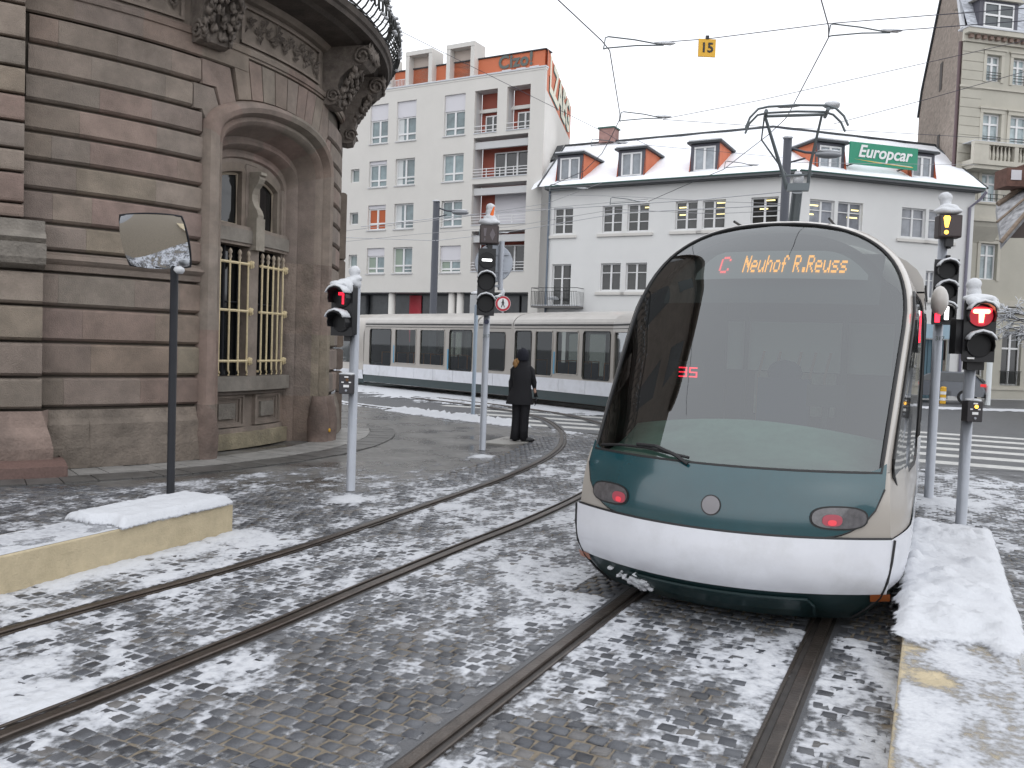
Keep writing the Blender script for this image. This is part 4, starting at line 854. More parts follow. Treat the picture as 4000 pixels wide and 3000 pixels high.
# destination display
mb=MB(); pts=[(-.62,2.60),(.80,2.60),(.72,2.70),(.55,2.80),(.30,2.85),(-.45,2.85)]
mb.add([Sf(x,z,-.045) for x,z in pts],[tuple(range(6))])
mb=MB(); xs=[-.62+1.44*i/20 for i in range(21)]
mb.grid(lambda x,t:Sf(x,2.585+t*(.265-.0*abs(x)-.22*max(0,(x-.45)/.37)**2-.2*max(0,(-.4-x)/.22)**2),-.05),xs,[i/4 for i in range(5)])
DP=mb.build('destination_display',mat('display glass',(.17,.175,.18),.6,emit=(.7,.72,.75),es=.10),TR)
FONT={'C':["01110","10001","10000","10000","10000","10001","01110"],'N':["10001","11001","11101","10111","10011","10001","10001"],'e':["00000","00000","01110","10001","11111","10000","01110"],'u':["00000","00000","10001","10001","10001","10011","01101"],'h':["10000","10000","10110","11001","10001","10001","10001"],'o':["00000","00000","01110","10001","10001","10001","01110"],'f':["00110","01001","01000","11100","01000","01000","01000"],'R':["11110","10001","10001","11110","10100","10010","10001"],'.':["00000","00000","00000","00000","00000","01100","01100"],'s':["00000","00000","01111","10000","01110","00001","11110"],' ':["00000"]*7,
 '3':["11111","00001","00001","11111","00001","00001","11111"],'5':["11111","10000","10000","11111","00001","00001","11111"]}
def dots(txt,x0,zc,px,pz,m,name,par,place,rep=2,adv=6,r=.38,gap=4):
    mb=MB(); x=x0
    for ch in txt:
        g=FONT[ch]; 
        for j,row in enumerate(g):
            for i,b in enumerate(row):
                if b=='1':
                    for q in range(rep):
                        cx=x+i*px; cz=zc+(3-j)*pz*rep+(.5-q)*pz*(1 if rep>1 else 0)
                        a,c=px*r,pz*r; mb.add([place(cx-a,cz-c),place(cx+a,cz-c),place(cx+a,cz+c),place(cx-a,cz+c)],[(0,1,2,3)])
        x+=px*(adv if ch not in ' .' else gap)
    return mb.build(name,m,par)
pl=lambda x,z:Sf(x,z,-.040)
dots('C',-.40,2.712,.0185,.0115,redL,'route_letter',DP,pl,r=.44)
dots('Neuhof',-.185,2.715,.0107,.0115,ambL,'destination_text',DP,pl,r=.46)
dots('R.Reuss',.235,2.715,.0107,.0115,ambL,'destination_text',DP,pl,r=.46)
def tloc(u,v,Y):
    d=fw+cr*((u-1106)/F)-cu*((v-829.5)/F); P=Vector((0,0,H))+d*(Y/d.y); return TR.matrix_world.inverted() @ P
bpy.context.view_layer.update()
def ploc(u,v,Y):
    d=fw+cr*((u-1106)/F)-cu*((v-829.5)/F); return Vector((0,0,H))+d*(Y/d.y)
TRi=(Matrix.Translation(TL(0,NS))@Matrix.Rotation(-TH,4,'Z')).inverted()
q=TRi@ploc(1468,803,8.0)
dots('35',q.x,q.z,.016,.0135,redE,'running_number_display',TR,lambda x,z:(x,q.y,z),rep=1,r=.46)
mb=MB(); mb.b2(q.x-.1,q.x+.22,q.y+.01,q.y+.03,q.z-.12,q.z+.1); mb.build('display_backing',rub,TR)
# cab module body behind the front: outline pulled back along the track
LC=3.9
full=[(-1.12,.12),(-1.19,.3),(-1.225,.5),(-1.225,.69),(-1.2,.9)]+BF+[(1.2,.9),(1.225,.69),(1.225,.5),(1.19,.3),(1.12,.12)]
fron=[(-.98,.12),(-1.08,.3),(-1.11,.5),(-1.125,.69),(-1.09,.9)]+BO+[(1.09,.9),(1.125,.69),(1.11,.5),(1.08,.3),(.98,.12)]
def ye(x,z): return Sfy(x,min(z,3.12))+.10 if z>1.11 else Sfy(x,z)+.02
def ease(q,low=False):
    q=max(0,min(1,q/(.8 if low else 2.3))); return math.sin(q*math.pi/2)
def hull(name,i0,i1,m,off=0,par=None,ya=None):
    mb=MB()
    def fn(i,t):
        i=int(i); xf,zf=fron[i]; xF,zF=full[i]; a=ye(xf,zf); y=a+(LC-a)*t; k=ease(y-a,zf<1); x=xf+(xF-xf)*k; z=zf+(zF-zf)*k
        n=Vector((x/1.2,0,0 if z<2.2 else (z-2)/1.1)); n=n.normalized() if n.length else n
        return (x+n.x*off,y,z+n.z*off)
    mb.grid(fn,range(i0,i1),[0,.04,.08,.13,.19,.26,.34,.44,.56,.75,1]); return mb.build(name,m,par or TR,smooth=True)
def sidex(y,z):
    h=len(BO)//2-4; zl=[p[1] for p in BO[:h]]; xf=float(np.interp(z,zl,[abs(p[0]) for p in BO[:h]])); xF=float(np.interp(z,[p[1] for p in BF[:h]],[abs(p[0]) for p in BF[:h]])); return xf+(xF-xf)*ease(y-ye(xf,z))
nF=len(full)
hull('side_skirt',0,2,dgreen); hull('side_skirt',nF-2,nF,dgreen)
hull('side_valance',1,4,whitet,.012); hull('side_valance',nF-4,nF-1,whitet,.012)
hull('body_shell',3,nF-3,beige)
for s in (-1,1):
    mb=MB(); zz_=[1.0,1.08,1.2,1.5,1.8,2.1,2.3,2.42,2.47]
    def y1(z): return Sfy(1.1,z)+.14+ (.25 if z<1.04 else .08 if z<1.1 else .1 if z>2.44 else 0)
    def y2(z): return 3.2-(.2 if z<1.04 or z>2.45 else 0)
    mb.grid(lambda t,z:(s*(sidex(y1(z)+(y2(z)-y1(z))*t,z)+.006),y1(z)+(y2(z)-y1(z))*t,z),[0,.03,.1,.2,.35,.5,.75,1],zz_); w_=mb.build('cab_side_window',mat('dark side glass',(.03,.035,.035),.05,spec=.8),TR)
    pt=[(y1(z),z) for z in zz_]+[(y2(z),z) for z in reversed(zz_)]+[(2.4,1.0),(y1(1.0),1.0)]
    mb=MB(); mb.tube([(s*(sidex(y,z)+.01),y,z) for y,z in pt],.013,5); mb.build('window_seal',rub,w_)
mb=MB(); mb.blob((1.34,2.35,2.42),(.07,.13,.13),2,12,8,.03); o=mb.build('mirror_pod',beigeR,TR,smooth=True)
mb=MB(); mb.b2(1.31,1.35,2.3,2.36,2.24,2.31); mb.build('pod_lamp',redE,o)
mb=MB(); mb.b2(1.205,1.215,1.75,1.81,2.05,2.3); mb.build('side_red_display',redE,TR)
# roof snow-damp fairing line, roof gap seams
for x in (-.42,.42):
    mb=MB(); mb.tube([(x,2.28,3.145),(x,2.9,3.155),(x,3.8,3.155)],.012,5); mb.build('roof_seam',rub,TR)
# ---- rear modules follow the curve
def modframe(s,L):
    a,_=path(NS+s,0); b,_=path(NS+s+L,0); d=(b-a).normalized(); h=math.atan2(d.x,d.y)
    return Matrix.Translation(a)@Matrix.Rotation(-h,4,'Z')
def place_m(o,mw): o.parent=TR; m=TRi@mw; o.matrix_basis=m
prof=[(-1.12,.15),(-1.17,.3),(-1.2,.5),(-1.2,.9)]; roofP=outline(1.2,2.62,2.62,.53,2.3,2.2,16,1)
def module(s,L,wins,full_detail=True):
    mw=modframe(s,L); root=None
    mb=MB()
    xs=sorted(set([0,L]+[a for w_ in wins for a in w_[:2]])); 
    for sx in (-1,1):
        for i in range(len(xs)-1):
            xa,xb=xs[i],xs[i+1]; hit=[w_ for w_ in wins if w_[0]<=xa+1e-6 and w_[1]>=xb-1e-6]
            if hit:
                z0,z1=hit[0][2:4]; mb.quad((sx*1.2,xa,.9),(sx*1.2,xb,.9),(sx*1.2,xb,z0),(sx*1.2,xa,z0)); mb.quad((sx*1.2,xa,z1),(sx*1.2,xb,z1),(sx*1.2,xb,2.62),(sx*1.2,xa,2.62))
                for (p,q_,r_,t_) in ((xa,xb,z0,z0),(xa,xb,z1,z1),(xa,xa,z0,z1),(xb,xb,z0,z1)): mb.quad((sx*1.2,p,r_),(sx*1.2,q_,t_),(sx*1.13,q_,t_),(sx*1.13,p,r_)) 
            else: mb.quad((sx*1.2,xa,.9),(sx*1.2,xb,.9),(sx*1.2,xb,2.62),(sx*1.2,xa,2.62))
    mb.quad((-1.2,0,.9),(1.2,0,.9),(1.2,0,2.6),(-1.2,0,2.6)); 
    body=mb.build('saloon_module',beige); place_m(body,mw)
    r=MB(); r.grid(lambda i,y:(roofP[int(i)][0],y,roofP[int(i)][1]),range(len(roofP)),[0.03,L-.03]); 
    for y in (.03,L-.03): r.add([(x,y,z) for x,z in roofP],[tuple(range(len(roofP)))])
    r.build('roof_fairing',beigeR,body,smooth=False)
    k=MB()
    for sx in (-1,1):
        k.b2(sx*1.195,sx*1.215,.1,L-.1,2.64,2.69); k.b2(sx*1.195,sx*1.206,.1,L-.1,2.54,2.56)
    k.build('rain_gutter',rub,body)
    n=max(2,int(L/1.1))
    for sx in (-1,1):
        for i in range(n): v=MB(); v.b2(sx*1.19,sx*1.225,L*i/n+.008,L*(i+1)/n-.008,.5,.93); v.build('valance_panel',whitet,body)
    g=MB(); g.b2(-1.2,1.2,.02,L-.02,.2,.5); g.build('green_skirt',dgreen,body)
    fl=MB(); fl.b2(-1.1,1.1,.05,L-.05,.5,.55); fl.build('saloon_floor',cabin,body)
    rb=MB(); rb.add([(x,y,z) for y in (-.1,.03) for x,z in [(-1.08,.3)]+outline(1.08,.6,2.3,.62,2.3,2.2,12,1)+[(1.08,.3)]],[tuple(range(17)),tuple(range(17,34))]+[(i,(i+1)%17,17+(i+1)%17,17+i) for i in range(17)]); rb.build('gangway_bellows',rub,body)
    for j,w_ in enumerate(wins):
        for sx in (-1,1):
            gq=MB(); gq.quad((sx*1.17,w_[0],w_[2]),(sx*1.17,w_[1],w_[2]),(sx*1.17,w_[1],w_[3]),(sx*1.17,w_[0],w_[3])); 
            W=gq.build('side_window',sglass,body)
            fq=MB(); a,b,c,d=w_[:4]; e_=.03
            fq.tube([(sx*1.205,a+.06,c),(sx*1.205,b-.06,c),(sx*1.205,b,c+.08),(sx*1.205,b,d-.08),(sx*1.205,b-.06,d),(sx*1.205,a+.06,d),(sx*1.205,a,d-.08),(sx*1.205,a,c+.08),(sx*1.205,a+.06,c)],.02,5); fq.build('window_seal',beige if j%3 else rub,W)
            if len(w_)>4:
                dq=MB(); dq.b2(sx*1.21,sx*1.222,w_[1]+.02,w_[1]+.09,w_[2],w_[2]+(w_[3]-w_[2])*.52); dq.build('blue_door_handle_strip',mat('blue door strip',(.08,.27,.42),.4),body)
    st=MB(); so_=MB(); y=.7
    while y<L-.5:
        for sx in (-.75,.6):
            st.b2(sx-.22,sx+.22,y,y+.45,.9,1.0); st.b2(sx-.22,sx+.22,y,y+.07,.9,1.45)
            so_.tube([(sx-.24,y,1.0),(sx-.24,y,1.5),(sx+.24,y,1.5),(sx+.24,y,1.0)],.022,5)
        y+=1.15
    if L>3: st.build('seats',seatm,body); so_.build('orange_seat_rails',orangem,body)
    return body
module(3.95,2.25,[(.4,1.85,1.1,2.4)])
module(6.25,7.6,[(.3,1.8,1.0,2.45),(2.1,3.6,1.1,2.45),(3.9,5.4,1.1,2.45),(5.7,7.2,1.0,2.45)])
module(13.95,2.25,[(.4,1.85,1.1,2.4)])
module(16.25,5.25,[(.3,1.5,1.0,2.45),(1.8,3.2,1.1,2.45),(3.5,4.9,1.0,2.45)])
module(21.6,5.25,[(.25,1.5,.98,2.46),(1.72,2.85,1.08,2.46,1),(3.02,3.95,.98,2.46),(4.17,5.1,1.08,2.46)])
module(26.95,2.0,[(.4,1.4,1.05,2.4)])
module(29.05,7.55,[(.2,1.55,.95,2.46,1),(1.85,3.45,1.08,2.46),(3.72,5.2,1.08,2.46,1),(5.5,7.1,.95,2.46)])
# leading cab, the same front turned round
fr_names=('windscreen','windscreen_surround','windscreen_seal','front_panel','bumper','lower_skirt','green_apron','cab_lining','dashboard','body_shell','side_skirt','side_valance','cab_side_window','header_panel')
ce,he=path(NS+40.6,0); cE=Matrix.Translation(ce)@Matrix.Rotation(-he+math.pi,4,'Z')
for o in [c for c in TR.children if c.name.split('.')[0] in fr_names]:
    c=copy_tree(o,TR); c.matrix_basis=TRi@cE
# pantograph on the roof
PB=Vector((4.58,14.2,0)); ph=R(14)
def pp(x,y,z): return TRi@(PB+Vector((math.cos(ph)*x+math.sin(ph)*y,-math.sin(ph)*x+math.cos(ph)*y,z)))
pm=mat('grey pantograph steel',(.13,.15,.16),.4,metal=.4)
mb=MB(); mb.tube([pp(-.05,.9,3.2),pp(0,.1,4.62)],[.1,.085],10); mb.tube([pp(.02,1.0,3.2),pp(.03,.12,4.45)],.022,6)
mb.box(pp(0,0,4.68),(.34,.12,.12),rz=TH-ph)
PG=mb.build('pantograph_lower_arm',pm,TR)
mb=MB()
mb.tube([pp(-.17,0,4.66),pp(-.26,-.1,4.9),pp(-.58,-.5,5.70)],[.035,.03,.024],8); mb.tube([pp(.15,0,4.66),pp(.17,-.15,5.05),pp(.27,-.5,5.70)],[.03,.024,.02],8)
mb.tube([pp(-.3,-.05,4.86),pp(.22,-.05,4.88)],.02,6); mb.tube([pp(-.2,0,4.9),pp(-.62,-.3,5.4),pp(-.6,-.5,5.68)],.014,6)
mb.build('pantograph_upper_arm',pm,TR)
mb=MB()
for dy in (-.32,-.68):
    mb.tube([pp(-.88,dy,5.50),pp(-.82,dy,5.66),pp(-.7,dy,5.79),pp(-.55,dy,5.82),pp(-.1,dy,5.83),pp(.32,dy,5.81),pp(.46,dy,5.76),pp(.58,dy,5.64),pp(.65,dy,5.49)],.019,6)
mb.tube([pp(-.58,-.75,5.74),pp(-.58,-.28,5.74)],.03,6); mb.tube([pp(.34,-.75,5.74),pp(.34,-.28,5.74)],.03,6); mb.tube([pp(-.58,-.5,5.72),pp(.34,-.5,5.72)],.025,6)
mb.build('pantograph_head',pm,TR)
mb=MB(); mb.blob(pp(.42,-.5,5.86),(.13,.1,.06),3,10,6); mb.blob(pp(0,.05,4.83),(.09,.09,.12),5,10,6,.2); mb.blob(pp(-.02,.4,3.95),(.09,.09,.16),8,10,6,.2); mb.blob(pp(-.2,-.5,5.87),(.2,.06,.025),9,10,6); mb.build('pantograph_snow',snow,TR,smooth=True,kind='stuff')
mb=MB()
for k in range(45):
    x=random.gauss(-.60,.08); z=.2+random.gauss(0,.028)-.12*(x+.6); p=Sf(x,z,.03); q_=random.uniform(.008,.024); mb.blob(p,(q_*1.3,q_,q_*.8),k,9,6,.45)
bs=mb.build('bumper_snow',snow,TR,smooth=True,kind='stuff'); rm=bs.modifiers.new('r','REMESH'); rm.mode='VOXEL'; rm.voxel_size=.007; rm.use_smooth_shade=True
# ================================================================ signals and street furniture
LEAN=0.0
def pole(root,h,r,m=galv,name='pole',base=True):
    mb=MB(); mb.tube([(0,0,0),(0,0,h)],r,20); o=mb.build(name,m,root,smooth=True)
    return o
def head(root,x,z,n,ry,w=.30,hh=.33,yaw=0,vis=True,m=blk,lit=None,side=0,snowtop=True,first_v=True,y=-.02):
    """signal head: housing with n lamps, facing -y turned by yaw"""
    hr=Matrix.Translation((x,y,z))@Matrix.Rotation(yaw,4,'Z')
    def T(p): return hr@Vector(p)
    hb=MB(); H_=n*hh
    hb.box(T((0,.02,H_/2)),(w,.14,H_),rz=yaw); H0=hb.build('signal_housing',m,root); bv=H0.modifiers.new('b','BEVEL'); bv.width=.015; bv.segments=2
    hb=MB(); hb.box(T((0,-.06,H_/2)),(w+.035,.02,H_+.03),rz=yaw); hb.build('backing_board',m,H0)
    for k in range(n):
        zc=H_-hh*(k+.5); rr=hh*.36
        d=MB(); c=T((0,-.075,zc)); nv=hr.to_3x3()@Vector((0,-1,0)); d.disc(c,nv,rr,.02,28); L=d.build('signal_lens',lensd,H0,smooth=False)
        d=MB(); d.tube([T((math.cos(a)*rr,-.08,zc+math.sin(a)*rr)) for a in [i*2*math.pi/24 for i in range(25)]],.012,5,False); d.build('lens_ring',m,L)
        if vis and (k>0 or first_v):
            v=MB(); v.grid(lambda a,t:T((math.cos(R(a))*(rr+.025),-.07-t*(.20 if a>20 and a<160 else .13),zc+math.sin(R(a))*(rr+.025))),[-25,0,20,45,70,90,110,135,160,180,205],[0,.5,1]); 
            vo=v.build('signal_visor',m,L); sm=vo.modifiers.new('s','SOLIDIFY'); sm.thickness=.008
            s_=MB(); s_.grid(lambda a,t:T((math.cos(R(a))*(rr+.035+.035*math.sin(R(a))*(.3 if t in(0,1) else 1)),-.075-t*.19,zc+math.sin(R(a))*(rr+.035+.03*math.sin(R(a))*(.3 if t in(0,1) else 1)))),[25,40,60,90,120,140,155],[0,.1,.5,.9,1]); so2=s_.build('visor_snow',snow,L,smooth=True); q=so2.modifiers.new('s','SOLIDIFY'); q.thickness=.018
        if lit and k in lit: lit[k](T,zc,rr,L)
    return H0,T
def snowcap(root,items,name='snow_cap'):
    mb=MB()
    for i,(c,r) in enumerate(items): mb.blob(c,r,i+3,18,12,.06)
    o=mb.build(name,snow,root,smooth=True); md=o.modifiers.new('r','REMESH'); md.mode='VOXEL'; md.voxel_size=.014; md.use_smooth_shade=True; q=o.modifiers.new('sm','SMOOTH'); q.iterations=3; return o
def flatpoly(T,pts,zc,y,m,par,name='lit_symbol'):
    mb=MB(); mb.add([T((x,y,zc+z)) for x,z in pts],[tuple(range(len(pts)))]); return mb.build(name,m,par)
def ctrlbox(root,z,x=-.1,lit=False):
    mb=MB(); mb.b2(x-.09,x+.09,-.17,-.03,z,z+.24); b=mb.build('control_box',mat('grey brown control box',(.035,.032,.036),.5),root); bv=b.modifiers.new('b','BEVEL'); bv.width=.01; bv.segments=2
    mb=MB(); mb.b2(x-.025,x+.025,-.174,-.17,z+.205,z+.222); mb.b2(x-.035,x+.035,-.174,-.17,z+.085,z+.115); mb.b2(x-.06,x-.03,-.174,-.17,z+.14,z+.155); mb.b2(x+.03,x+.06,-.174,-.17,z+.14,z+.155); mb.build('box_labels',signw,b)
    mb=MB(); mb.disc((x,-.17,z+.045),(0,-1,0),.014,.012,12); mb.build('push_button',galv,b)
    mb=MB(); mb.disc((x+.01,-.17,z+.178),(0,-1,0),.02,.008,12); mb.build('amber_lamp',amb if lit else mat('amber lens off',(.12,.05,.01),.3),b)
    mb=MB(); mb.blob((x,-.1,z+.25),(.1,.085,.02),2,14,6); mb.build('box_snow',snow,b,smooth=True)
# left signal: two lamps, red dotted arrow
g1='tram signals on grey poles'
def sig_red_hook(T,zc,rr,L):
    mb=MB(); d=.0135
    P=[(i,j) for i in range(-3,3) for j in (4,3)]+[(i,j) for i in (1,2) for j in range(-4,4)]
    for i,j in P: 
        c=T((i*d*1.0+.01,-.098,zc+j*d*1.25)); mb.blob(c,(.0055,.003,.0055),1,6,4,0)
    mb.build('red_led_symbol',redE,L)
    mb=MB(); pts=[(-.04,.03),(-.04,.065),(.045,.065),(.045,-.075),(.01,-.075),(.01,.03)]
    flatpoly(T,pts,zc,-.0965,mat('red led glow glass',(.4,.01,.02),.5,emit=(1,.01,.06),es=.45),L,'led_glow')
S1=empty('traffic_signal',(-2.01,10.85,0),R(4),label='left two-lamp tram signal with red hook symbol and control box, snow piled on its hoods',cat='traffic signal',group=g1)
pole(S1,2.62,.058)
_,T=head(S1,-.12,1.98,2,0,w=.27,hh=.3,yaw=R(-24),lit={0:sig_red_hook},y=-.10)
ctrlbox(S1,1.24,x=-.07)
mb=MB(); mb.b2(-.12,-.04,-.12,0,1.9,1.99); mb.build('bracket',blk,S1)
snowcap(S1,[((-.02,0,2.78),(.075,.075,.075)),((-.0,-.02,2.69),(.08,.07,.05)),((-.06,-.06,2.64),(.09,.08,.07)),((-.13,-.12,2.62),(.1,.09,.06)),((-.2,-.22,2.6),(.1,.08,.045)),((-.05,-.2,2.56),(.05,.05,.08)),((.02,-.02,2.62),(.05,.06,.06))])
# middle signal
def sig_white_bar(T,zc,rr,L): flatpoly(T,[(-.085,-.02),(.085,-.02),(.09,0),(.085,.02),(-.085,.02),(-.09,0)],zc,-.0985,whE,L)
S2=empty('traffic_signal',(-.5,15.6,0),0,label='middle signal with lit white horizontal bar, a square diamond box on top, near the pedestrian',cat='traffic signal',group=g1)
pole(S2,3.9,.06)
mb=MB(); mb.tube([(.09,.05,0),(.09,.05,2.4)],.028,12); 
_,T=head(S2,-.03,2.46,3,0,w=.28,hh=.39,yaw=R(4),lit={0:sig_white_bar},first_v=False,y=-.12)
def boxhead(root,x,z,m,litf=None,w=.34,h=.34,y=-.12,yaw=0):
    Tm=Matrix.Translation((x,y,z))@Matrix.Rotation(yaw,4,'Z'); T=lambda p:Tm@Vector(p)
    b=MB(); b.box(T((0,0,h/2)),(w,.2,h),rz=yaw); o=b.build('box_housing',m,root); bv=o.modifiers.new('b','BEVEL'); bv.width=.02; bv.segments=2
    d=MB(); d.box(T((0,-.102,h/2)),(w*.86,.01,h*.84),rz=yaw); L=d.build('box_lens',mat('brown smoked lens',(.035,.02,.02),.15),o)
    mb=MB(); mb.box(T((.02,.0,-.05)),(.09,.09,.12),rz=yaw); mb.build('bracket',blk,o)
    if litf: litf(T,h/2,w/2,L)
    return o,T
def diamond(T,zc,rr,L):
    dm=mat('unlit diamond glass',(.12,.10,.11),.3)
    flatpoly(T,[(.06,-.11),(.11,0),(.06,.11),(.01,0)],zc,-.109,dm,L,'unlit_symbol'); flatpoly(T,[(-.075,-.12),(-.06,-.09),(-.075,-.06),(-.09,-.09)],zc,-.109,dm,L,'unlit_symbol'); flatpoly(T,[(-.09,-.03),(-.06,-.03),(-.045,.11),(-.1,.11)],zc,-.109,dm,L,'unlit_symbol')
boxhead(S2,0.0,3.72,blk2,diamond)
for z in (3.55,3.62): 
    mb=MB(); mb.b2(-.09,.07,-.1,.07,z,z+.05); mb.build('clamp',galv,S2)
mb=MB(); mb.disc((.0,-.062,2.34),(0,-1,0),.045,.012,16); mb.build('blue_sticker',mat('dark blue sticker',(.01,.015,.05),.4),S2)
text('pole_number','317',graf,S2,.09,(0,-.063,2.08))
snowcap(S2,[((0,-.1,4.12),(.2,.13,.07)),((0,-.08,4.2),(.12,.1,.06)),((.0,-.03,4.3),(.09,.085,.1)),((0,-.03,4.4),(.085,.08,.075))])
mb=MB(); mb.tube([(.03,-.12,4.24),(.07,-.13,4.4)],[.035,.012],8); mb.build('orange_tip',mat('orange plastic',(.85,.16,.02),.5),S2)
# right tall signal
def sig_white_v(T,zc,rr,L): flatpoly(T,[(-.0,-.09),(.045,-.09),(.05,-.08),(.05,.08),(.045,.09),(0,.09),(-.005,.08),(-.005,-.08)],zc,-.0985,whE,L)
def excl(T,zc,rr,L):
    flatpoly(T,[(-.075,-.02),(-.035,-.02),(-.01,.11),(-.025,.135),(-.085,.135),(-.10,.11)],zc,-.109,amb,L); 
    flatpoly(T,[(-.055+.028*math.cos(a),-.085+.028*math.sin(a)) for a in [i*.52 for i in range(12)]],zc,-.109,amb,L)
S3=empty('traffic_signal',(5.85,11.85,0),0,label='tall signal right of the tram with lit amber exclamation mark above three lamps',cat='traffic signal',group=g1)
pole(S3,3.9,.062)
head(S3,.0,2.42,3,0,w=.27,hh=.285,yaw=R(-16),lit={2:sig_white_v},y=-.12)
boxhead(S3,.0,3.58,blk2,excl,w=.30,h=.31,yaw=R(-8))
for z in (3.3,3.45): 
    mb=MB(); mb.b2(.02,.07,-.09,-.03,z,z+.06); mb.build('clamp',blk,S3)
snowcap(S3,[((0,-.1,3.95),(.19,.13,.055)),((0,-.1,4.0),(.13,.1,.05)),((-.0,-.02,4.08),(.075,.075,.08)),((-.01,-.02,4.15),(.09,.09,.075))])
text('pole_number','317',graf,S3,.085,(.0,-.064,2.22))
# right nearer signal with red T
def sig_T(T,zc,rr,L):
    pts=[(-.02,-.08),(.03,-.08),(.04,.03),(.085,.03),(.1,.045),(.1,.07),(.085,.085),(-.075,.085),(-.09,.07),(-.09,.045),(-.075,.03),(-.025,.03)]
    flatpoly(T,[(x*1.12,z*1.1) for x,z in pts],zc,-.098,mat('red symbol rim',(.9,.02,.03),.4,emit=(1,.03,.05),es=3.0),L)
    flatpoly(T,[(x*.93,z*.93) for x,z in pts],zc,-.0995,redC,L)
    flatpoly(T,[(.128*math.cos(a),.118*math.sin(a)) for a in [i*.3 for i in range(21)]],zc,-.0965,mat('red lit lens',(.3,.01,.02),.3,emit=(1,.01,.04),es=.32),L,'lit_lens')
S4=empty('traffic_signal',(5.36,10.05,0),0,label='rightmost near signal showing a red T, snow heaped on its hood',cat='traffic signal',group=g1)
pole(S4,2.72,.062)
head(S4,.0,1.93,2,0,w=.30,hh=.34,yaw=R(-16),lit={0:sig_T},y=-.13)
mb=MB(); mb.b2(-.25,-.14,-.12,.02,2.0,2.4); mb.b2(-.1,.1,-.12,-.02,1.82,1.95); mb.build('side_housing',blk,S4)
mb=MB(); mb.b2(-.15,-.07,-.215,-.205,1.945,1.965); mb.b2(.06,.14,-.215,-.205,1.945,1.965); mb.b2(.07,.13,-.215,-.205,2.28,2.29); mb.build('white_tags',signw,S4)
ctrlbox(S4,1.22,x=-.0,lit=True)
snowcap(S4,[((.0,0,2.72),(.075,.075,.1)),((-.01,0,2.82),(.085,.08,.075)),((0,-.14,2.64),(.2,.12,.06)),((-.13,-.24,2.6),(.08,.07,.06)),((.16,-.1,2.62),(.07,.07,.05)),((.13,-.22,2.56),(.05,.06,.07))])
# round road sign seen from behind, clamped beside the middle signal
RS=empty('round_road_sign',(-.28,16.05,0),0,label='back of a large round aluminium road sign behind the middle signal',cat='road sign')
mb=MB(); mb.disc((-.14,0,3.45),(0,1,0),.345,.02,40); mb.build('sign_plate',mat('aluminium sign back',(.42,.45,.5),.45,metal=.3),RS)
mb=MB(); mb.tube([(.345*math.cos(a)-.14,.02,3.45+.345*math.sin(a)) for a in [i*2*math.pi/40 for i in range(41)]],.014,6,False); mb.build('sign_rim',galv,RS)
mb=MB(); mb.tube([(.0,-.05,2.95),(.0,-.05,3.85)],.05,14); mb.build('sign_tube',galv,RS,smooth=True)
mb=MB(); mb.b2(-.2,.14,-.03,0,3.28,3.32); mb.b2(-.2,.14,-.03,0,3.6,3.64); mb.b2(-.3,-.02,-.09,-.03,3.0,3.04); mb.build('sign_clamps',galv,RS)
# thin pole by the kerb
TP=empty('thin_post',(-.98,22.0,0),0,label='thin blue-grey post at the kerb behind the middle signal',cat='post'); mb=MB(); mb.tube([(0,0,0),(0,0,2.95)],.05,12); mb.build('post',mat('blue grey post paint',(.25,.31,.38),.4),TP,smooth=True)
# no-pedestrians sign and small signal behind the tram
NP_=empty('road_sign',(-.52,37.6,0),0,label='round no-pedestrians sign, red rim, black walking figure, capped with snow',cat='road sign')
mb=MB(); mb.tube([(0,.05,0),(0,.05,4.1)],.04,10); mb.build('post',galv,NP_)
def disc_(r,y,m,nm): 
    q=MB(); q.disc((0,y,3.78),(0,-1,0),r,.006,32); return q.build(nm,m,NP_)
disc_(.34,0.0,signw,'sign_plate'); disc_(.325,-.01,signr,'red_ring'); disc_(.235,-.02,signw,'white_field')
mb=MB(); mb.disc((0,-.028,3.94),(0,-1,0),.03,.004,12)
for a,b,r_ in [((0,3.91),(0,3.78),.035),((0,3.8),(-.07,3.62),.018),((0,3.8),(.08,3.62),.018),((0,3.88),(-.07,3.8),.013),((0,3.88),(.06,3.79),.013)]: mb.tube([(a[0],-.03,a[1]),(b[0],-.03,b[1])],r_,6)
mb.build('walking_figure',blk,NP_)
snowcap(NP_,[((-.02,.03,4.25),(.09,.09,.18)),((-.22,.03,4.08),(.15,.08,.06)),((-.1,.03,4.14),(.12,.08,.07))])
SB2=empty('signal_box',(-1.75,37.4,0),0,label='grey box signal on a post behind the tram roof, left of the middle signal',cat='traffic signal'); mb=MB(); mb.tube([(0,.1,0),(0,.1,3.6)],.05,10); mb.build('post',galv,SB2); mb=MB(); mb.b2(-.2,.2,-.12,.12,3.3,4.1); mb.build('housing',mat('light grey housing',(.4,.41,.42),.5),SB2); snowcap(SB2,[((.05,0,4.18),(.22,.14,.08)),((.15,0,4.28),(.1,.1,.12))])
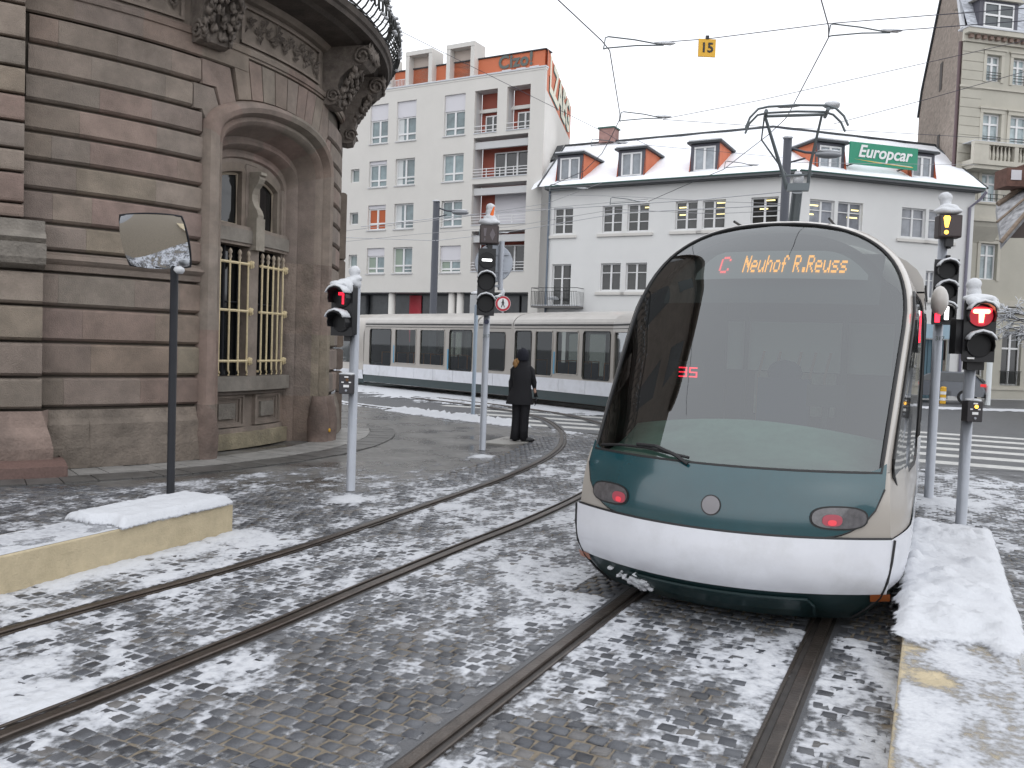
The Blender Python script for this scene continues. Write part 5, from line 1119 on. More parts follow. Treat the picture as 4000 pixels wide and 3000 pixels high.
# traffic mirror
MP=ploc(368,1085,9.35); MR=empty('traffic_mirror',(MP.x,MP.y,0),0,label='rounded rectangular convex traffic mirror on a black post behind the left limestone wall',cat='traffic mirror')
mb=MB(); mb.tube([(0,0,0),(0,0,2.65)],.042,14); mb.build('post',darkpole,MR,smooth=True)
def mirp(a,b,o=0):
    x=a*.38; z=b*.295; ex=3.2; 
    return x,z
mrm=mat('convex mirror surface',(.8,.82,.85),.02,metal=1.0)
my=R(-6); mt=R(23)
Mm=Matrix.Translation((-.17,-.1,2.9))@Matrix.Rotation(my,4,'Z')@Matrix.Rotation(mt,4,'X')
mb=MB(); N_=16
def sq(a,b):
    # map square to rounded rectangle
    x=a*math.sqrt(1-.16*b*b); z=b*math.sqrt(1-.16*a*a); return x*.375,z*.30
mb.grid(lambda a,b:Mm@Vector((sq(a,b)[0],-.055*(1-(a*a+b*b)/2)-.0,sq(a,b)[1])),[-1+2*i/N_ for i in range(N_+1)],[-1+2*i/N_ for i in range(N_+1)]); mb.build('mirror_face',mrm,MR,smooth=True)
mb=MB(); per=[(-1+2*i/12,-1) for i in range(12)]+[(1,-1+2*i/12) for i in range(12)]+[(1-2*i/12,1) for i in range(12)]+[(-1,1-2*i/12) for i in range(13)]
mb.tube([Mm@Vector((sq(a,b)[0],.0,sq(a,b)[1])) for a,b in per],.012,6,False); mb.add([Mm@Vector((sq(a,b)[0],.012,sq(a,b)[1])) for a,b in per[:-1]],[tuple(range(48))]); mb.build('mirror_back',darkpole,MR)
mb=MB(); mb.b2(-.2,.03,-.02,.05,2.62,2.72); mb.build('bracket',darkpole,MR)
mb=MB(); mb.blob((.1,-.12,2.6),(.06,.05,.04),4,10,6); mb.build('snow_lump',snow,MR,smooth=True)
# base collars of slush round the poles
# far right pole with snow, bollard
FP=empty('white_post',(21.8,39.2,0),0,label='pale grey post with snow cap between the car and the beige building',cat='post'); mb=MB(); mb.tube([(0,0,0),(0,0,3.3)],.12,14); mb.build('post',mat('pale grey post paint',(.6,.63,.64),.4),FP,smooth=True); snowcap(FP,[((0,0,3.35),(.17,.15,.14)),((-.1,0,3.22),(.13,.1,.1))])
BO_=empty('bollard',(19.75,39.2,0),0,label='yellow and white striped bollard beside the parked car wheel',cat='bollard')
for k in range(5): mb=MB(); mb.cyl((0,0,k*.14),.13,.139,14,.125); mb.build('band',signy if k%2==0 else signw,BO_,smooth=False)
mb=MB(); mb.blob((0,0,.72),(.13,.13,.06),1,12,6); mb.build('top',signy,BO_,smooth=True)
# worn sign board lying on the pavement by the middle pole
LBD=empty('utility_cover',(.0,16.9,.004),R(-15),label='pale rectangular metal plate set in the pavement between pole and pedestrian',cat='metal plate'); mb=MB(); mb.extr([(-.5,-.35),(.1,-.42),(.32,.1),(.3,.95),(-.35,1.0)],lambda x,y:(x,y,-.01),lambda x,y:(x,y,.012)); mb.build('plate',mat('pale worn plate',(.3,.29,.27),.5),LBD)
mb=MB()
for k in range(9): mb.b2(-.3+k*.06,-.275+k*.06,.35,.7,.012,.017)
mb.build('plate_ribs',mat('plate rib metal',(.2,.19,.18),.4),LBD)
# ---------------------------------------------------------------- pedestrian
PE=empty('person',(.2,17.15,0),R(-8),label='person in black hooded coat and black trousers, back turned, waiting at the crossing',cat='person')
def skinmesh(name,verts,edges,rad,m,parent,sub=2):
    me=bpy.data.meshes.new(name); me.from_pydata(verts,edges,[]); me.materials.append(m); o=link(name,me,parent)
    sk=o.modifiers.new('skin','SKIN'); 
    for i,r_ in enumerate(rad): me.skin_vertices[0].data[i].radius=r_ if isinstance(r_,tuple) else (r_,r_)
    me.skin_vertices[0].data[0].use_root=True
    s_=o.modifiers.new('sub','SUBSURF'); s_.levels=sub; s_.render_levels=sub; return o
hs=1.0
V_=[(0,0,.98),(0,.0,1.15),(0,.01,1.38),(0,.0,1.52),(0,-.01,1.6),(0,-.015,1.70),(0,-.01,1.78),
    (-.16,.01,1.44),(-.21,.03,1.2),(-.21,-.02,1.0),(.16,.01,1.44),(.232,.02,1.2),(.285,-.04,.97),
    (-.08,0,.92),(-.09,.01,.5),(-.10,.0,.09),(.07,0,.92),(.075,-.01,.5),(.07,.0,.09)]
E_=[(0,1),(1,2),(2,3),(3,4),(4,5),(5,6),(2,7),(7,8),(8,9),(2,10),(10,11),(11,12),(0,13),(13,14),(14,15),(0,16),(16,17),(17,18)]
Rr=[.14,.13,(.17,.11),.065,.075,.092,.06,.05,.035,.025,.05,.035,.025,.09,.065,.05,.09,.065,.05]
skinmesh('body',V_,E_,Rr,skin,PE)
def loft(name,rings,m,n=20,par=PE,wr=0,seed=1):
    mb=MB(); rr_=random.Random(seed); ph=rr_.random()*6
    mb.grid(lambda a,i:(rings[int(i)][0]+math.cos(a)*rings[int(i)][3]*(1+wr*math.sin(5*a+ph+rings[int(i)][2]*9)),rings[int(i)][1]+math.sin(a)*rings[int(i)][4]*(1+wr*math.sin(4*a+ph-rings[int(i)][2]*7)),rings[int(i)][2]),[2*math.pi*k/n for k in range(n+1)],range(len(rings)))
    a=rings[-1]; mb.add([(a[0]+math.cos(2*math.pi*k/n)*a[3],a[1]+math.sin(2*math.pi*k/n)*a[4],a[2]) for k in range(n)],[tuple(range(n))])
    return mb.build(name,m,par,smooth=True)
coat=loft('coat',[(-.04,0,.76,.28,.2),(-.04,0,.84,.265,.195),(-.02,0,1.0,.225,.175),(0,0,1.12,.19,.155),(0,.0,1.28,.205,.155),(0,.01,1.42,.215,.15),(0,.01,1.5,.18,.125),(0,.0,1.56,.12,.1),(0,0,1.60,.085,.085)],cloth,wr=.035)
def sleeve(P_,r_,name='sleeve'): mb=MB(); mb.tube(P_,r_,14); o=mb.build(name,cloth,PE,smooth=True); return o
sleeve([(-.12,.01,1.49),(-.18,.02,1.43),(-.215,.03,1.2),(-.21,-.02,.97)],[.07,.075,.062,.05])
sleeve([(.12,.01,1.49),(.18,.01,1.43),(.235,.02,1.2),(.295,-.05,.92)],[.07,.078,.062,.045])
# gloved hands with separate fingers
for s,(hx,hy,hz) in ((-1,(-.21,-.03,.93)),(1,(.30,-.06,.87))):
    mb=MB(); mb.blob((hx,hy,hz-.02),(.026,.04,.05),1,10,8,.03)
    for k in range(4): mb.tube([(hx,hy-.025+.018*k,hz-.05),(hx-s*.004,hy-.03+.018*k,hz-.09),(hx-s*.02,hy-.025+.017*k,hz-.115-.006*(1.5-abs(k-1.5)))],[.0105,.0095,.007],7)
    mb.tube([(hx-s*.01,hy-.04,hz-.01),(hx-s*.018,hy-.06,hz-.04),(hx-s*.02,hy-.06,hz-.065)],[.012,.01,.008],7)
    mb.build('gloved_hand',cloth2,PE,smooth=True)
for s,P_ in ((-1,[(-.07,.0,.98),(-.08,.01,.75),(-.09,.02,.5),(-.1,.01,.25),(-.11,.0,.04)]),(1,[(.07,.0,.98),(.08,.0,.75),(.075,-.0,.5),(.07,-.01,.25),(.07,.0,.05)])):
    mb=MB(); mb.tube(P_,[.12,.11,.09,.09,.1 if s<0 else .085],16); mb.build('trouser_leg',cloth2,PE,smooth=True)
for s,x,y,a in ((-1,-.11,.06,.2),(1,.15,.0,-.9)):
    mb=MB(); mb.blob((x,y,.05),(.055 if s<0 else .15,.14 if s<0 else .06,.055),s+3,14,8,.03,flat=.045); mb.build('shoe',blk,PE,smooth=True)
hat=loft('knitted_hat',[(.0,-.01,1.64,.115,.125),(0,-.01,1.70,.128,.138),(0,-.01,1.78,.125,.135),(0,-.005,1.85,.09,.1),(0,0,1.89,.03,.03)],mat('black knitted hat',(.012,.013,.022),.95,bump=.8,bscale=90),wr=.01)
loft('hood_collar',[(0,.0,1.48,.14,.12),(0,.01,1.55,.13,.125),(0,.02,1.63,.115,.11),(0,.02,1.67,.105,.1)],cloth,wr=.03)
mb=MB(); mb.blob((-.13,-.05,1.57),(.055,.05,.09),3,12,9,.2); mb.blob((-.09,-.06,1.62),(.04,.05,.07),4,12,9,.2); mb.build('blond_hair',hairm,PE,smooth=True)
# face (turned away from the camera, towards +y)
mb=MB(); mb.blob((0,.105,1.70),(.014,.022,.022),1,8,6,0); mb.build('nose',skin,PE,smooth=True)
mb=MB()
for s in (-1,1): mb.blob((s*.033,.092,1.725),(.012,.008,.007),1,8,6,0)
mb.build('eyes',blk,PE,smooth=True)
mb=MB(); mb.b2(-.022,.022,.088,.096,1.652,1.66); mb.build('mouth',mat('lips',(.3,.08,.07),.5),PE)
for s in (-1,1):
    mb=MB(); mb.blob((s*.1,0,1.69),(.014,.02,.03),1,8,6,0); mb.build('ear',skin,PE,smooth=True)
# ---------------------------------------------------------------- parked car
CAR=empty('car',(20.3,40.9,0),R(146),label='graphite hatchback parked behind the signals at right, red tail lamps towards us',cat='car')
prof_=[(-2.05,.35),(-2.1,.6),(-2.05,.85),(-1.95,1.0),(-1.6,1.38),(-1.2,1.47),(-.3,1.48),(.35,1.35),(1.05,.98),(1.8,.85),(2.1,.7),(2.12,.4),(2.0,.3)]
mb=MB(); ys=[-.88,-.84,-.7,.7,.84,.88]
def cp(i,y):
    x,z=prof_[int(i)]; k=abs(y); t=max(0,(z-.95)/.55); lim=.88-.22*t; yy=max(-lim,min(lim,y*(lim/.88))); zz_=z-(.06 if k>.85 else .015 if k>.8 else 0)*(1 if z>.5 else 0); return (x*(1-.02*(k>.85)),yy,zz_)
mb.grid(cp,range(len(prof_)),ys)
for y in (-.88,.88): mb.add([cp(i,y) for i in range(len(prof_))],[tuple(range(len(prof_)))])
cb=mb.build('body',carp,CAR,smooth=True,sharp=35)
gl_=mat('car window glass',(.02,.025,.03),.05,spec=.8)
for s in (-1,1):
    mb=MB(); mb.add([(-1.55,s*.80,1.02),(.85,s*.84,1.02),(.2,s*.70,1.36),(-.3,s*.675,1.42),(-1.2,s*.68,1.40)],[(0,1,2,3,4)]); mb.build('side_glass',gl_,CAR)
    for x in (-1.3,1.3):
        mb=MB(); mb.disc((x,s*.72,.32),(0,s,0),.33,.18,22); w_=mb.build('wheel',rub,CAR); mb=MB(); mb.disc((x,s*.9,.32),(0,s,0),.21,.012,14); mb.build('rim',galv,w_)
    mb=MB(); mb.b2(-2.12,-1.9,s*.55,s*.87,.82,.95); mb.build('tail_lamp',mat('red tail lamp',(.6,.02,.03),.25,emit=(1,.05,.05),es=.5),CAR)
mb=MB(); mb.quad((-1.99,-.6,1.0),(-1.99,.6,1.0),(-1.64,.52,1.36),(-1.64,-.52,1.36)); mb.v=[(a-.03,b,c) for a,b,c in mb.v]; mb.build('rear_window',gl_,CAR)
mb=MB(); mb.b2(-2.13,-2.1,-.26,.26,.55,.67); mb.build('number_plate',signw,CAR)
mb=MB(); mb.b2(-2.13,-1.95,-.8,.8,.3,.48); mb.build('rear_bumper',blk,CAR)

# passenger behind the second window of the far tram car
mwp=modframe(29.05,7.55); PS_=mwp@Vector((.85,4.75,0))
PA=empty('person',(PS_.x,PS_.y,0),R(40),label='dark seated passenger seen through a window of the far tram car',cat='person')
o=skinmesh('body',[(0,0,1.05),(0,0,1.3),(0,0,1.5),(0,0,1.62),(0,0,1.74),(-.2,0,1.48),(-.26,.05,1.2),(-.1,.22,1.1),(.2,0,1.48),(.26,.05,1.2),(.1,.22,1.1),(-.12,.4,1.02),(.12,.4,1.02)],[(0,1),(1,2),(2,3),(3,4),(2,5),(5,6),(6,7),(2,8),(8,9),(9,10),(0,11),(0,12)],[.17,.16,(.18,.12),.06,.1,.07,.055,.04,.07,.055,.04,.09,.09],cloth,PA)
# ================================================================ buildings across the square
def facade(root,x0,x1,z0,z1,ops,m,name='wall',depth=.22,y=0,rm=None):
    xs=sorted(set([x0,x1]+[v for o in ops for v in o[:2] if x0<v<x1])); zs=sorted(set([z0,z1]+[v for o in ops for v in o[2:4] if z0<v<z1])); mb=MB()
    for i in range(len(xs)-1):
        for j in range(len(zs)-1):
            cx,cz=(xs[i]+xs[i+1])/2,(zs[j]+zs[j+1])/2
            if any(o[0]<cx<o[1] and o[2]<cz<o[3] for o in ops): continue
            mb.quad((xs[i],y,zs[j]),(xs[i+1],y,zs[j]),(xs[i+1],y,zs[j+1]),(xs[i],y,zs[j+1]))
    for a,b,c,d in [o[:4] for o in ops]:
        dd=depth
        for p,q in (((a,c),(b,c)),((b,c),(b,d)),((b,d),(a,d)),((a,d),(a,c))): mb.quad((p[0],y,p[1]),(q[0],y,q[1]),(q[0],y+dd,q[1]),(p[0],y+dd,p[1]))
    return mb.build(name,m,root)
def window(root,x0,x1,z0,z1,y=.2,cols=2,bars=(),ft=.07,gc=(.6,.6,.6),fm=None,name='window',curt=None,trans=None,lights=None):
    fm=fm or frame; mb=MB()
    mb.b2(x0,x0+ft,y-.05,y+.02,z0,z1); mb.b2(x1-ft,x1,y-.05,y+.02,z0,z1); mb.b2(x0+ft,x1-ft,y-.048,y+.018,z0,z0+ft); mb.b2(x0+ft,x1-ft,y-.048,y+.018,z1-ft,z1)
    for k in range(1,cols): c=x0+(x1-x0)*k/cols; mb.b2(c-ft*.75,c+ft*.75,y-.06,y+.016,z0+ft,z1-ft)
    for t in bars: zc_=z0+(z1-z0)*t; mb.b2(x0+ft,x1-ft,y-.045,y+.014,zc_-.022,zc_+.022)
    if trans: mb.b2(x0+ft,x1-ft,y-.055,y+.015,z0+(z1-z0)*trans-.05,z0+(z1-z0)*trans+.05)
    W=mb.build(name,fm,root)
    g=MB(); g.quad((x0+.01,y,z0+.01),(x1-.01,y,z0+.01),(x1-.01,y,z1-.01),(x0+.01,y,z1-.01)); G_=g.build('glass',pane,W); k=random.uniform(.75,1.25); k*=.06; G_.color=(gc[0]*k,gc[1]*k,gc[2]*k,1)
    if curt: c=MB(); c.quad((x0+ft,y-.004,z0+(z1-z0)*.0+ft),(x0+ft+(x1-x0)*curt[0],y-.004,z0+ft),(x0+ft+(x1-x0)*curt[0],y-.004,z1-ft),(x0+ft,y-.004,z1-ft)); c.build('curtain',curt[1],W)
    if lights:
        for (a,b,zc_) in lights:
            c=MB(); xa=x0+(x1-x0)*a; xb=x0+(x1-x0)*b; zz_=z0+(z1-z0)*zc_; c.quad((xa,y-.005,zz_),(xb,y-.005,zz_),(xb,y-.005,zz_+.06),(xa,y-.005,zz_+.06)); c.build('ceiling_light',mat('lit ceiling strip',(1,.85,.4),.5,emit=(1,.85,.35),es=1.6),W)
    return W
curtg=mat('green grey curtain',(.3,.36,.3),.9); curto=mat('orange curtain',(.45,.12,.05),.9); curtw=mat('white net curtain',(.6,.62,.62),.9)
# ---- grey apartment block
GB=empty('apartment_building',(1.27,48,0),math.atan2(-.488,.873),label='pale grey apartment block with loggias and an orange graffitied top storey',cat='building')
ops=[]; wins=[]
rows=[(14.19,16.58),(11.51,13.12),(8.87,10.40),(6.17,7.75)]
for r_,(z0,z1) in enumerate(rows):
    for c_,(a,b) in enumerate([(-12.2,-10.82),(-10.16,-8.71),(-6.68,-5.22),(-16.6,-15.2),(-19,-17.6)]):
        ops.append((a,b,z0,z1)); wins.append((a,b,z0,z1,r_,c_))
    if r_: ops.append((-13.65,-12.97,z0+.4,z1-.38)); wins.append((-13.65,-12.97,z0+.4,z1-.38,r_,9))
logs=[(-4.57,-3.05,14.15,16.6),(-2.42,-.92,14.15,16.6),(-4.57,-.97,11.58,13.9),(-4.57,-.97,8.88,11.25),(-4.5,-.97,6.2,8.53)]
facade(GB,-22,0,5.0,17.42,ops+logs,wallg)
for a,b,z0,z1,r_,c_ in wins:
    if c_==9: window(GB,a,b,z0,z1,.2,1,gc=(2.6,3.2,3.2)); continue
    if r_==0:
        s_=MB(); s_.b2(a,b,.1,.16,z1-.95,z1); s_.build('roller_shutter',shut,GB); z1=z1-.95
    elif r_==3 and c_==2: s_=MB(); s_.b2(a,b,.1,.16,z1-.85,z1); s_.build('roller_shutter',shut,GB); z1-=.85
    elif r_ in (1,2,3) and c_ in (0,): s_=MB(); s_.b2(a,b,.1,.16,z1-(.12,.2,.2,.48)[r_],z1); s_.build('roller_shutter',shut,GB); z1-=(.12,.2,.2,.48)[r_]
    cuq=(.42,curto) if (r_,c_)==(2,0) else (.35,curtg) if r_==3 else (.25,curtw) if c_==1 else None
    W=window(GB,a,b,z0,z1,.2,2,trans=.3,gc=(3.0,3.9,4.1),curt=cuq,ft=.08)
    if (r_,c_)==(2,0):
        c=MB(); c.quad((b-.62,.196,z0+.1),(b-.1,.196,z0+.1),(b-.1,.196,z1-.1),(b-.62,.196,z1-.1)); c.build('curtain',curto,W)
    if c_==1 and r_>0:
        r2=MB(); r2.b2(b-.62,b-.02,-.02,.01,z0+.45,z0+.5); r2.b2(b-.62,b-.02,-.02,.01,z0+.2,z0+.25); r2.build('window_guard_rail',frame,W)
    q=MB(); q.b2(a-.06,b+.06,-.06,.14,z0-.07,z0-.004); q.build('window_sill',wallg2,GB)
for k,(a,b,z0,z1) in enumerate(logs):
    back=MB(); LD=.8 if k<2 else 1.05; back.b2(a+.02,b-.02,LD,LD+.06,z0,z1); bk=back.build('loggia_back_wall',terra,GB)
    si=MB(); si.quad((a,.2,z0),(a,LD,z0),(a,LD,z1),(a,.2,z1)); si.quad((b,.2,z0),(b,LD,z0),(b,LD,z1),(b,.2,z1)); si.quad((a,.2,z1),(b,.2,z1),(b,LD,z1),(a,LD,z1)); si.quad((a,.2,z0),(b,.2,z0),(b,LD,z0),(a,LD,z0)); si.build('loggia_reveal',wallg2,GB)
    if k>=2:
        mb=MB(); mb.b2(a+.01,b-.01,.16,.36,z1-.62,z1-.22); mb.build('loggia_downstand',wallg2,GB)
    if k<2: window(GB,a+.35,b-.15,z0+.05,z0+1.15,LD-.05,2,gc=(.6,.65,.65)); mb=MB(); mb.b2(a,b,LD-.25,LD-.15,z1-1.15,z1-.95); mb.build('loggia_beam',wallg,GB)
    elif k==3: mb=MB(); mb.b2(a+1.0,b-.45,LD-.08,LD-.02,z0,z1-.4); mb.build('roller_shutter',shut,GB)
    else: window(GB,a+.9,b-.4,z0+.05,z0+1.6,LD-.05,3,gc=(.5,.5,.52))
    rl=MB()
    for zz_ in (.18,.34,.5) if k>1 else (.15,.4): rl.b2(a,b,.03,.07,z0+zz_,z0+zz_+.035)
    for j in range(1,4 if k>1 else 2): x=a+(b-a)*j/(4 if k>1 else 2); rl.b2(x-.02,x+.02,.03,.07,z0,z0+.55 if k>1 else z0+.45)
    rl.build('loggia_railing',frame,GB)
    sn=MB(); sn.b2(a,b,-.04,.08,z0-.02,z0+.03); sn.build('ledge_snow',snow,GB)
mb=MB(); mb.b2(-22,.02,-.05,.3,17.42,17.5); mb.build('parapet_snow',snow,GB)
mb=MB(); mb.b2(-22,.0,-.02,.25,17.30,17.41); mb.build('parapet',wallg,GB)
mb=MB(); mb.b2(-22,-.35,.5,1.2,17.3,18.55); mb.build('penthouse',orange,GB)
mb=MB(); mb.b2(-22,-.25,.42,1.2,18.56,18.62); mb.build('penthouse_roof_edge',slate,GB)
for a,b,z1 in [(-9.62,-7.68,19.5),(-6.66,-4.72,19.5),(-12.6,-10.76,19.4)]:
    mb=MB(); mb.b2(a,a+.26,.02,1.2,17.5,z1-.25); mb.b2(b-.26,b,.02,1.2,17.5,z1-.25); mb.b2(a,b,.0,1.2,z1-.25,z1); F_=mb.build('rooftop_frame',wallg,GB)
    mb=MB(); mb.b2(a+.26,b-.26,.5,1.1,17.5,z1-.25); mb.build('infill_panel',mat('pinkish concrete',(.5,.43,.38),.85),F_)
for a in (-3.1,-2.15,-1.3): mb=MB(); mb.b2(a,a+.6,.46,.49,17.4,17.74); mb.build('penthouse_window',shut,GB)
text('graffiti','Cizo!',graf,GB,1.0,(-2.2,.44,18.14),bold=.035,ext=.002,space=1.05)
mb=MB()
for k in range(12): mb.b2(-10.8+k*.11,-10.77+k*.11,.3,.33,17.5,18.0)
mb.b2(-10.8,-9.5,.3,.33,18.0,18.03); mb.build('roof_railing',frame,GB)
# side wall towards the white house, orange top with cream lettering
inv=(Matrix.Translation((1.27,48,0))@Matrix.Rotation(math.atan2(-.488,.873),4,'Z')).inverted()
def gl(x,y,z): return inv@Vector((x,y,z))
Pa=(1.27,48.0); Pb=(3.4,59.8)
def sw(t,z,o=0): return gl(Pa[0]+(Pb[0]-Pa[0])*t+o,Pa[1]+(Pb[1]-Pa[1])*t,z)
mb=MB(); mb.quad(sw(0,0),sw(1,0),sw(1,16.3),sw(0,16.3)); mb.quad(sw(0,16.3),sw(.04,16.3),sw(.04,17.42),sw(0,17.42)); mb.build('side_wall',wallg,GB)
mb=MB(); mb.quad(sw(.04,16.3),sw(1,16.3),sw(1,18.55),sw(.04,18.55)); mb.build('orange_side_wall',orange,GB)
GT=text('side_graffiti','LZAEG',grafw,GB,2.2,(0,0,0),bold=.07,ext=.002,space=1.0)
d_=Vector(sw(1,0)-sw(0,0)).normalized(); up=Vector((0,0,1)); nn2=d_.cross(up)
GT.matrix_basis=Matrix.Translation(sw(.52,17.4,.05))@Matrix(((d_.x,up.x,nn2.x,0),(d_.y,up.y,nn2.y,0),(d_.z,up.z,nn2.z,0),(0,0,0,1)))@Matrix.Diagonal((1.5,1.25,1,1))
G2=text('side_graffiti','LZAEG',graft,GB,2.2,(0,0,0),bold=.02,ext=.002,space=1.0); G2.matrix_basis=Matrix.Translation(sw(.5,17.25,.03))@Matrix(((d_.x,up.x,nn2.x,0),(d_.y,up.y,nn2.y,0),(d_.z,up.z,nn2.z,0),(0,0,0,1)))@Matrix.Diagonal((1.45,1.25,1,1))
# open ground floor
mb=MB(); mb.b2(-22,-.6,1.6,1.7,0,5.0); mb.build('ground_floor_glazing',mat('dark shop glazing',(.05,.055,.06),.15,var=.5,vscale=.8),GB)
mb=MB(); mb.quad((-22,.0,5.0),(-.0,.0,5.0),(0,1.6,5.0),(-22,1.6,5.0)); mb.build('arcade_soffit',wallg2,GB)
for a in (-10.4,-5.95,-5.35,-14.2): mb=MB(); mb.cyl((a,.35,0),.22,5.0,16); mb.build('column',wallg,GB,smooth=True)
mb=MB(); mb.b2(-.62,-.0,.0,1.6,0,5.0); mb.build('corner_pier',wallg,GB)
mb=MB(); mb.b2(-9.9,-9.0,1.5,1.58,2,4.9); mb.build('red_panel',signr,GB)
mb=MB(); mb.b2(-14,-12.1,1.5,1.58,3.3,3.6); mb.build('blue_panel',mat('blue panel',(.03,.16,.24),.4),GB)
for a in (-13.2,-11.6,-8,-7,-4,-3,-2): mb=MB(); mb.b2(a,a+.06,1.5,1.58,0,4.9); mb.build('glazing_bar',darkpole,GB)
# ---- white building with snowy mansard, two wings meeting at a blunt corner
A_=Vector((1.7,46.5,0)); K_=Vector((12.9,40.3,0)); B_=Vector((22.7,43.0,0)); d1=(K_-A_).normalized(); d2=(B_-K_).normalized()
WB_=empty('white_building',K_,0,label='white three-storey building with thick snow on its roof, dormers and a green hire sign',cat='building')
def sub(name,org,d): o=empty(name,org-K_,math.atan2(d.y,d.x)); o.parent=WB_; return o
La=(K_-A_).length; Lb=(B_-K_).length
fA=Matrix.Translation(A_-K_)@Matrix.Rotation(math.atan2(d1.y,d1.x),4,'Z'); fB=Matrix.Rotation(math.atan2(d2.y,d2.x),4,'Z')
class Part:   # builds in a wing's frame but hangs straight under the building
    pass
def onwing(objs,f):
    for o in objs: o.matrix_basis=f@o.matrix_basis
opsA=[(a,b,8.02,9.42) for a,b in [(.27,1.40),(3.09,4.2),(4.48,5.65),(7.03,8.17),(8.41,9.55),(10.77,12.05)]]+[(.28,1.40,4.2,6.42)]+[(a,b,5.0,6.42) for a,b in [(3.11,4.23),(4.51,5.66),(7.05,8.2),(8.45,9.6),(10.8,12)]]
opsB=[(a,b,7.9,9.33) for a,b in [(.8,2.14),(2.33,3.7),(5.92,7.32),(7.49,8.85)]]+[(a,b,5.0,6.35) for a,b in [(.8,2.14),(2.33,3.7),(5.92,7.0),(7.5,8.1)]]
def wing(ops,L,f,which):
    before=set(WB_.children)
    facade(WB_,-.02 if which=='A' else 0,L,0,10.5,ops+([(6.6,9.2,.05,3.0)] if which=='B' else []),wallw)
    for i,(a,b,z0,z1) in enumerate(ops):
        li=None
        if z0>7 and 6.5<a<10 and which=='A': li=[(.12,.45,.78),(.15,.42,.52)] if a<8.2 else [(.58,.95,.88),(.58,.95,.7),(.58,.95,.5)]
        if z0>7 and which=='A' and a>10: li=[(.5,.85,.88),(.3,.6,.6)]
        if z0>7 and which=='B' and a<3: li=[(.02,.42,.8),(.02,.25,.5)] if a<2 else [(.62,.92,.75),(.45,.88,.5)]
        if z0>7 and which=='A' and 4.4<a<5: li=[(.75,.93,.85)]
        W=window(WB_,a,b,z0,z1,.18,2,bars=(.37,.7) if (z0>7 and which=='A') else (.66,),gc=(.5,.52,.5) if which=='A' else (3.6,3.8,4.2),lights=li,ft=.065)
        if z0!=4.2: s_=MB(); s_.b2(a-.25,b+.25,-.09,.0,z0-.22,z0-.08); s_.build('window_sill',wallg,WB_)
    g=MB(); g.b2(-.1,L+.1,-.42,.0,10.33,10.42); g.b2(-.1,L+.1,-.5,-.40,10.36,10.5); g.build('eaves_gutter',mat('dark eaves',(.10,.105,.11),.7),WB_)
    e_=MB(); e_.tube([(-.1,-.5,10.5),(L+.1,-.5,10.5)],.035,6); e_.build('verdigris_edge',greenish,WB_)
    onwing([c for c in WB_.children if c not in before],f)
wing(opsA,La,fA,'A'); wing(opsB,Lb,fB,'B')
n1_=Vector((-d1.y,d1.x,0)); n2_=Vector((-d2.y,d2.x,0)); RD=6.5; RZ=14.35; EZ=10.52; O_=.5
def isect(p,d,q,e):
    den=d.x*e.y-d.y*e.x; t=((q.x-p.x)*e.y-(q.y-p.y)*e.x)/den; return p+d*t
eA=A_-n1_*O_-d1*.5; eB=B_-n2_*O_+d2*.25; eK=isect(A_-n1_*O_,d1,B_-n2_*O_,d2)
rK=isect(A_+n1_*RD,d1,B_+n2_*RD,d2); rA=A_+n1_*RD-d1*2.4; rB=B_+n2_*RD+d2*3.1
def Z_(v,z): v=v-K_; return Vector((v.x,v.y,z))
mb=MB()
def roofq(a,b,c,d,n=10,m_=8):
    def fn(s,t):
        p=a.lerp(b,s).lerp(d.lerp(c,s),t); return p+Vector((0,0,.03*math.sin(s*31+t*9)*math.sin(t*14+s*5)))
    mb.grid(fn,[i/n for i in range(n+1)],[i/m_ for i in range(m_+1)])
roofq(Z_(eA,EZ),Z_(eK,EZ),Z_(rK,RZ),Z_(rA,RZ)); roofq(Z_(eK,EZ),Z_(eB,EZ),Z_(rB,RZ),Z_(rK,RZ))
roofq(Z_(eA+Vector((-.35,1.2,0)),EZ+.05),Z_(eA,EZ),Z_(rA,RZ),Z_(rA+Vector((-.5,.6,0)),RZ),3,6)
WR=mb.build('snowy_roof',mat('roof snow',(.84,.86,.9),.8,var=.05,vscale=1.2,bump=.4,bscale=4,spec=.2),WB_,smooth=True)
mb=MB(); mb.tube([Z_(rA,RZ),Z_(rK,RZ),Z_(rB,RZ)],.11,6); mb.build('ridge',slate,WB_)
mb=MB(); mb.tube([Z_(eA,EZ+.03),Z_(rA,RZ)],.05,6); mb.build('roof_verge',slate,WB_); mb=MB(); mb.tube([Z_(eB,EZ),Z_(rB,RZ)],.05,6); mb.build('roof_verge',slate,WB_)
mb=MB(); mb.quad(Z_(rA+Vector((-.9,.5,0)),RZ+.05),Z_(rA+Vector((-.05,0,0)),RZ+.1),Z_(rA.lerp(eA,.38),RZ-1.4),Z_(rA.lerp(eA,.38)+Vector((-.55,.3,0)),RZ-1.4)); mb.build('slate_patch',slate,WB_)
mb=MB(); q=A_+n1_*RD+d1*.5; mb.box(Z_(q,RZ+.35),(.95,.8,.8),rz=math.atan2(d1.y,d1.x)); ch=mb.build('chimney',mat('pink brick chimney',(.33,.2,.18),.9,var=.2,vscale=4),WB_); mb=MB(); mb.box(Z_(q,RZ+.79),(1.08,.95,.08),rz=math.atan2(d1.y,d1.x)); mb.build('chimney_cap',greenish,ch)
sl=(RZ-EZ)/(RD+O_)
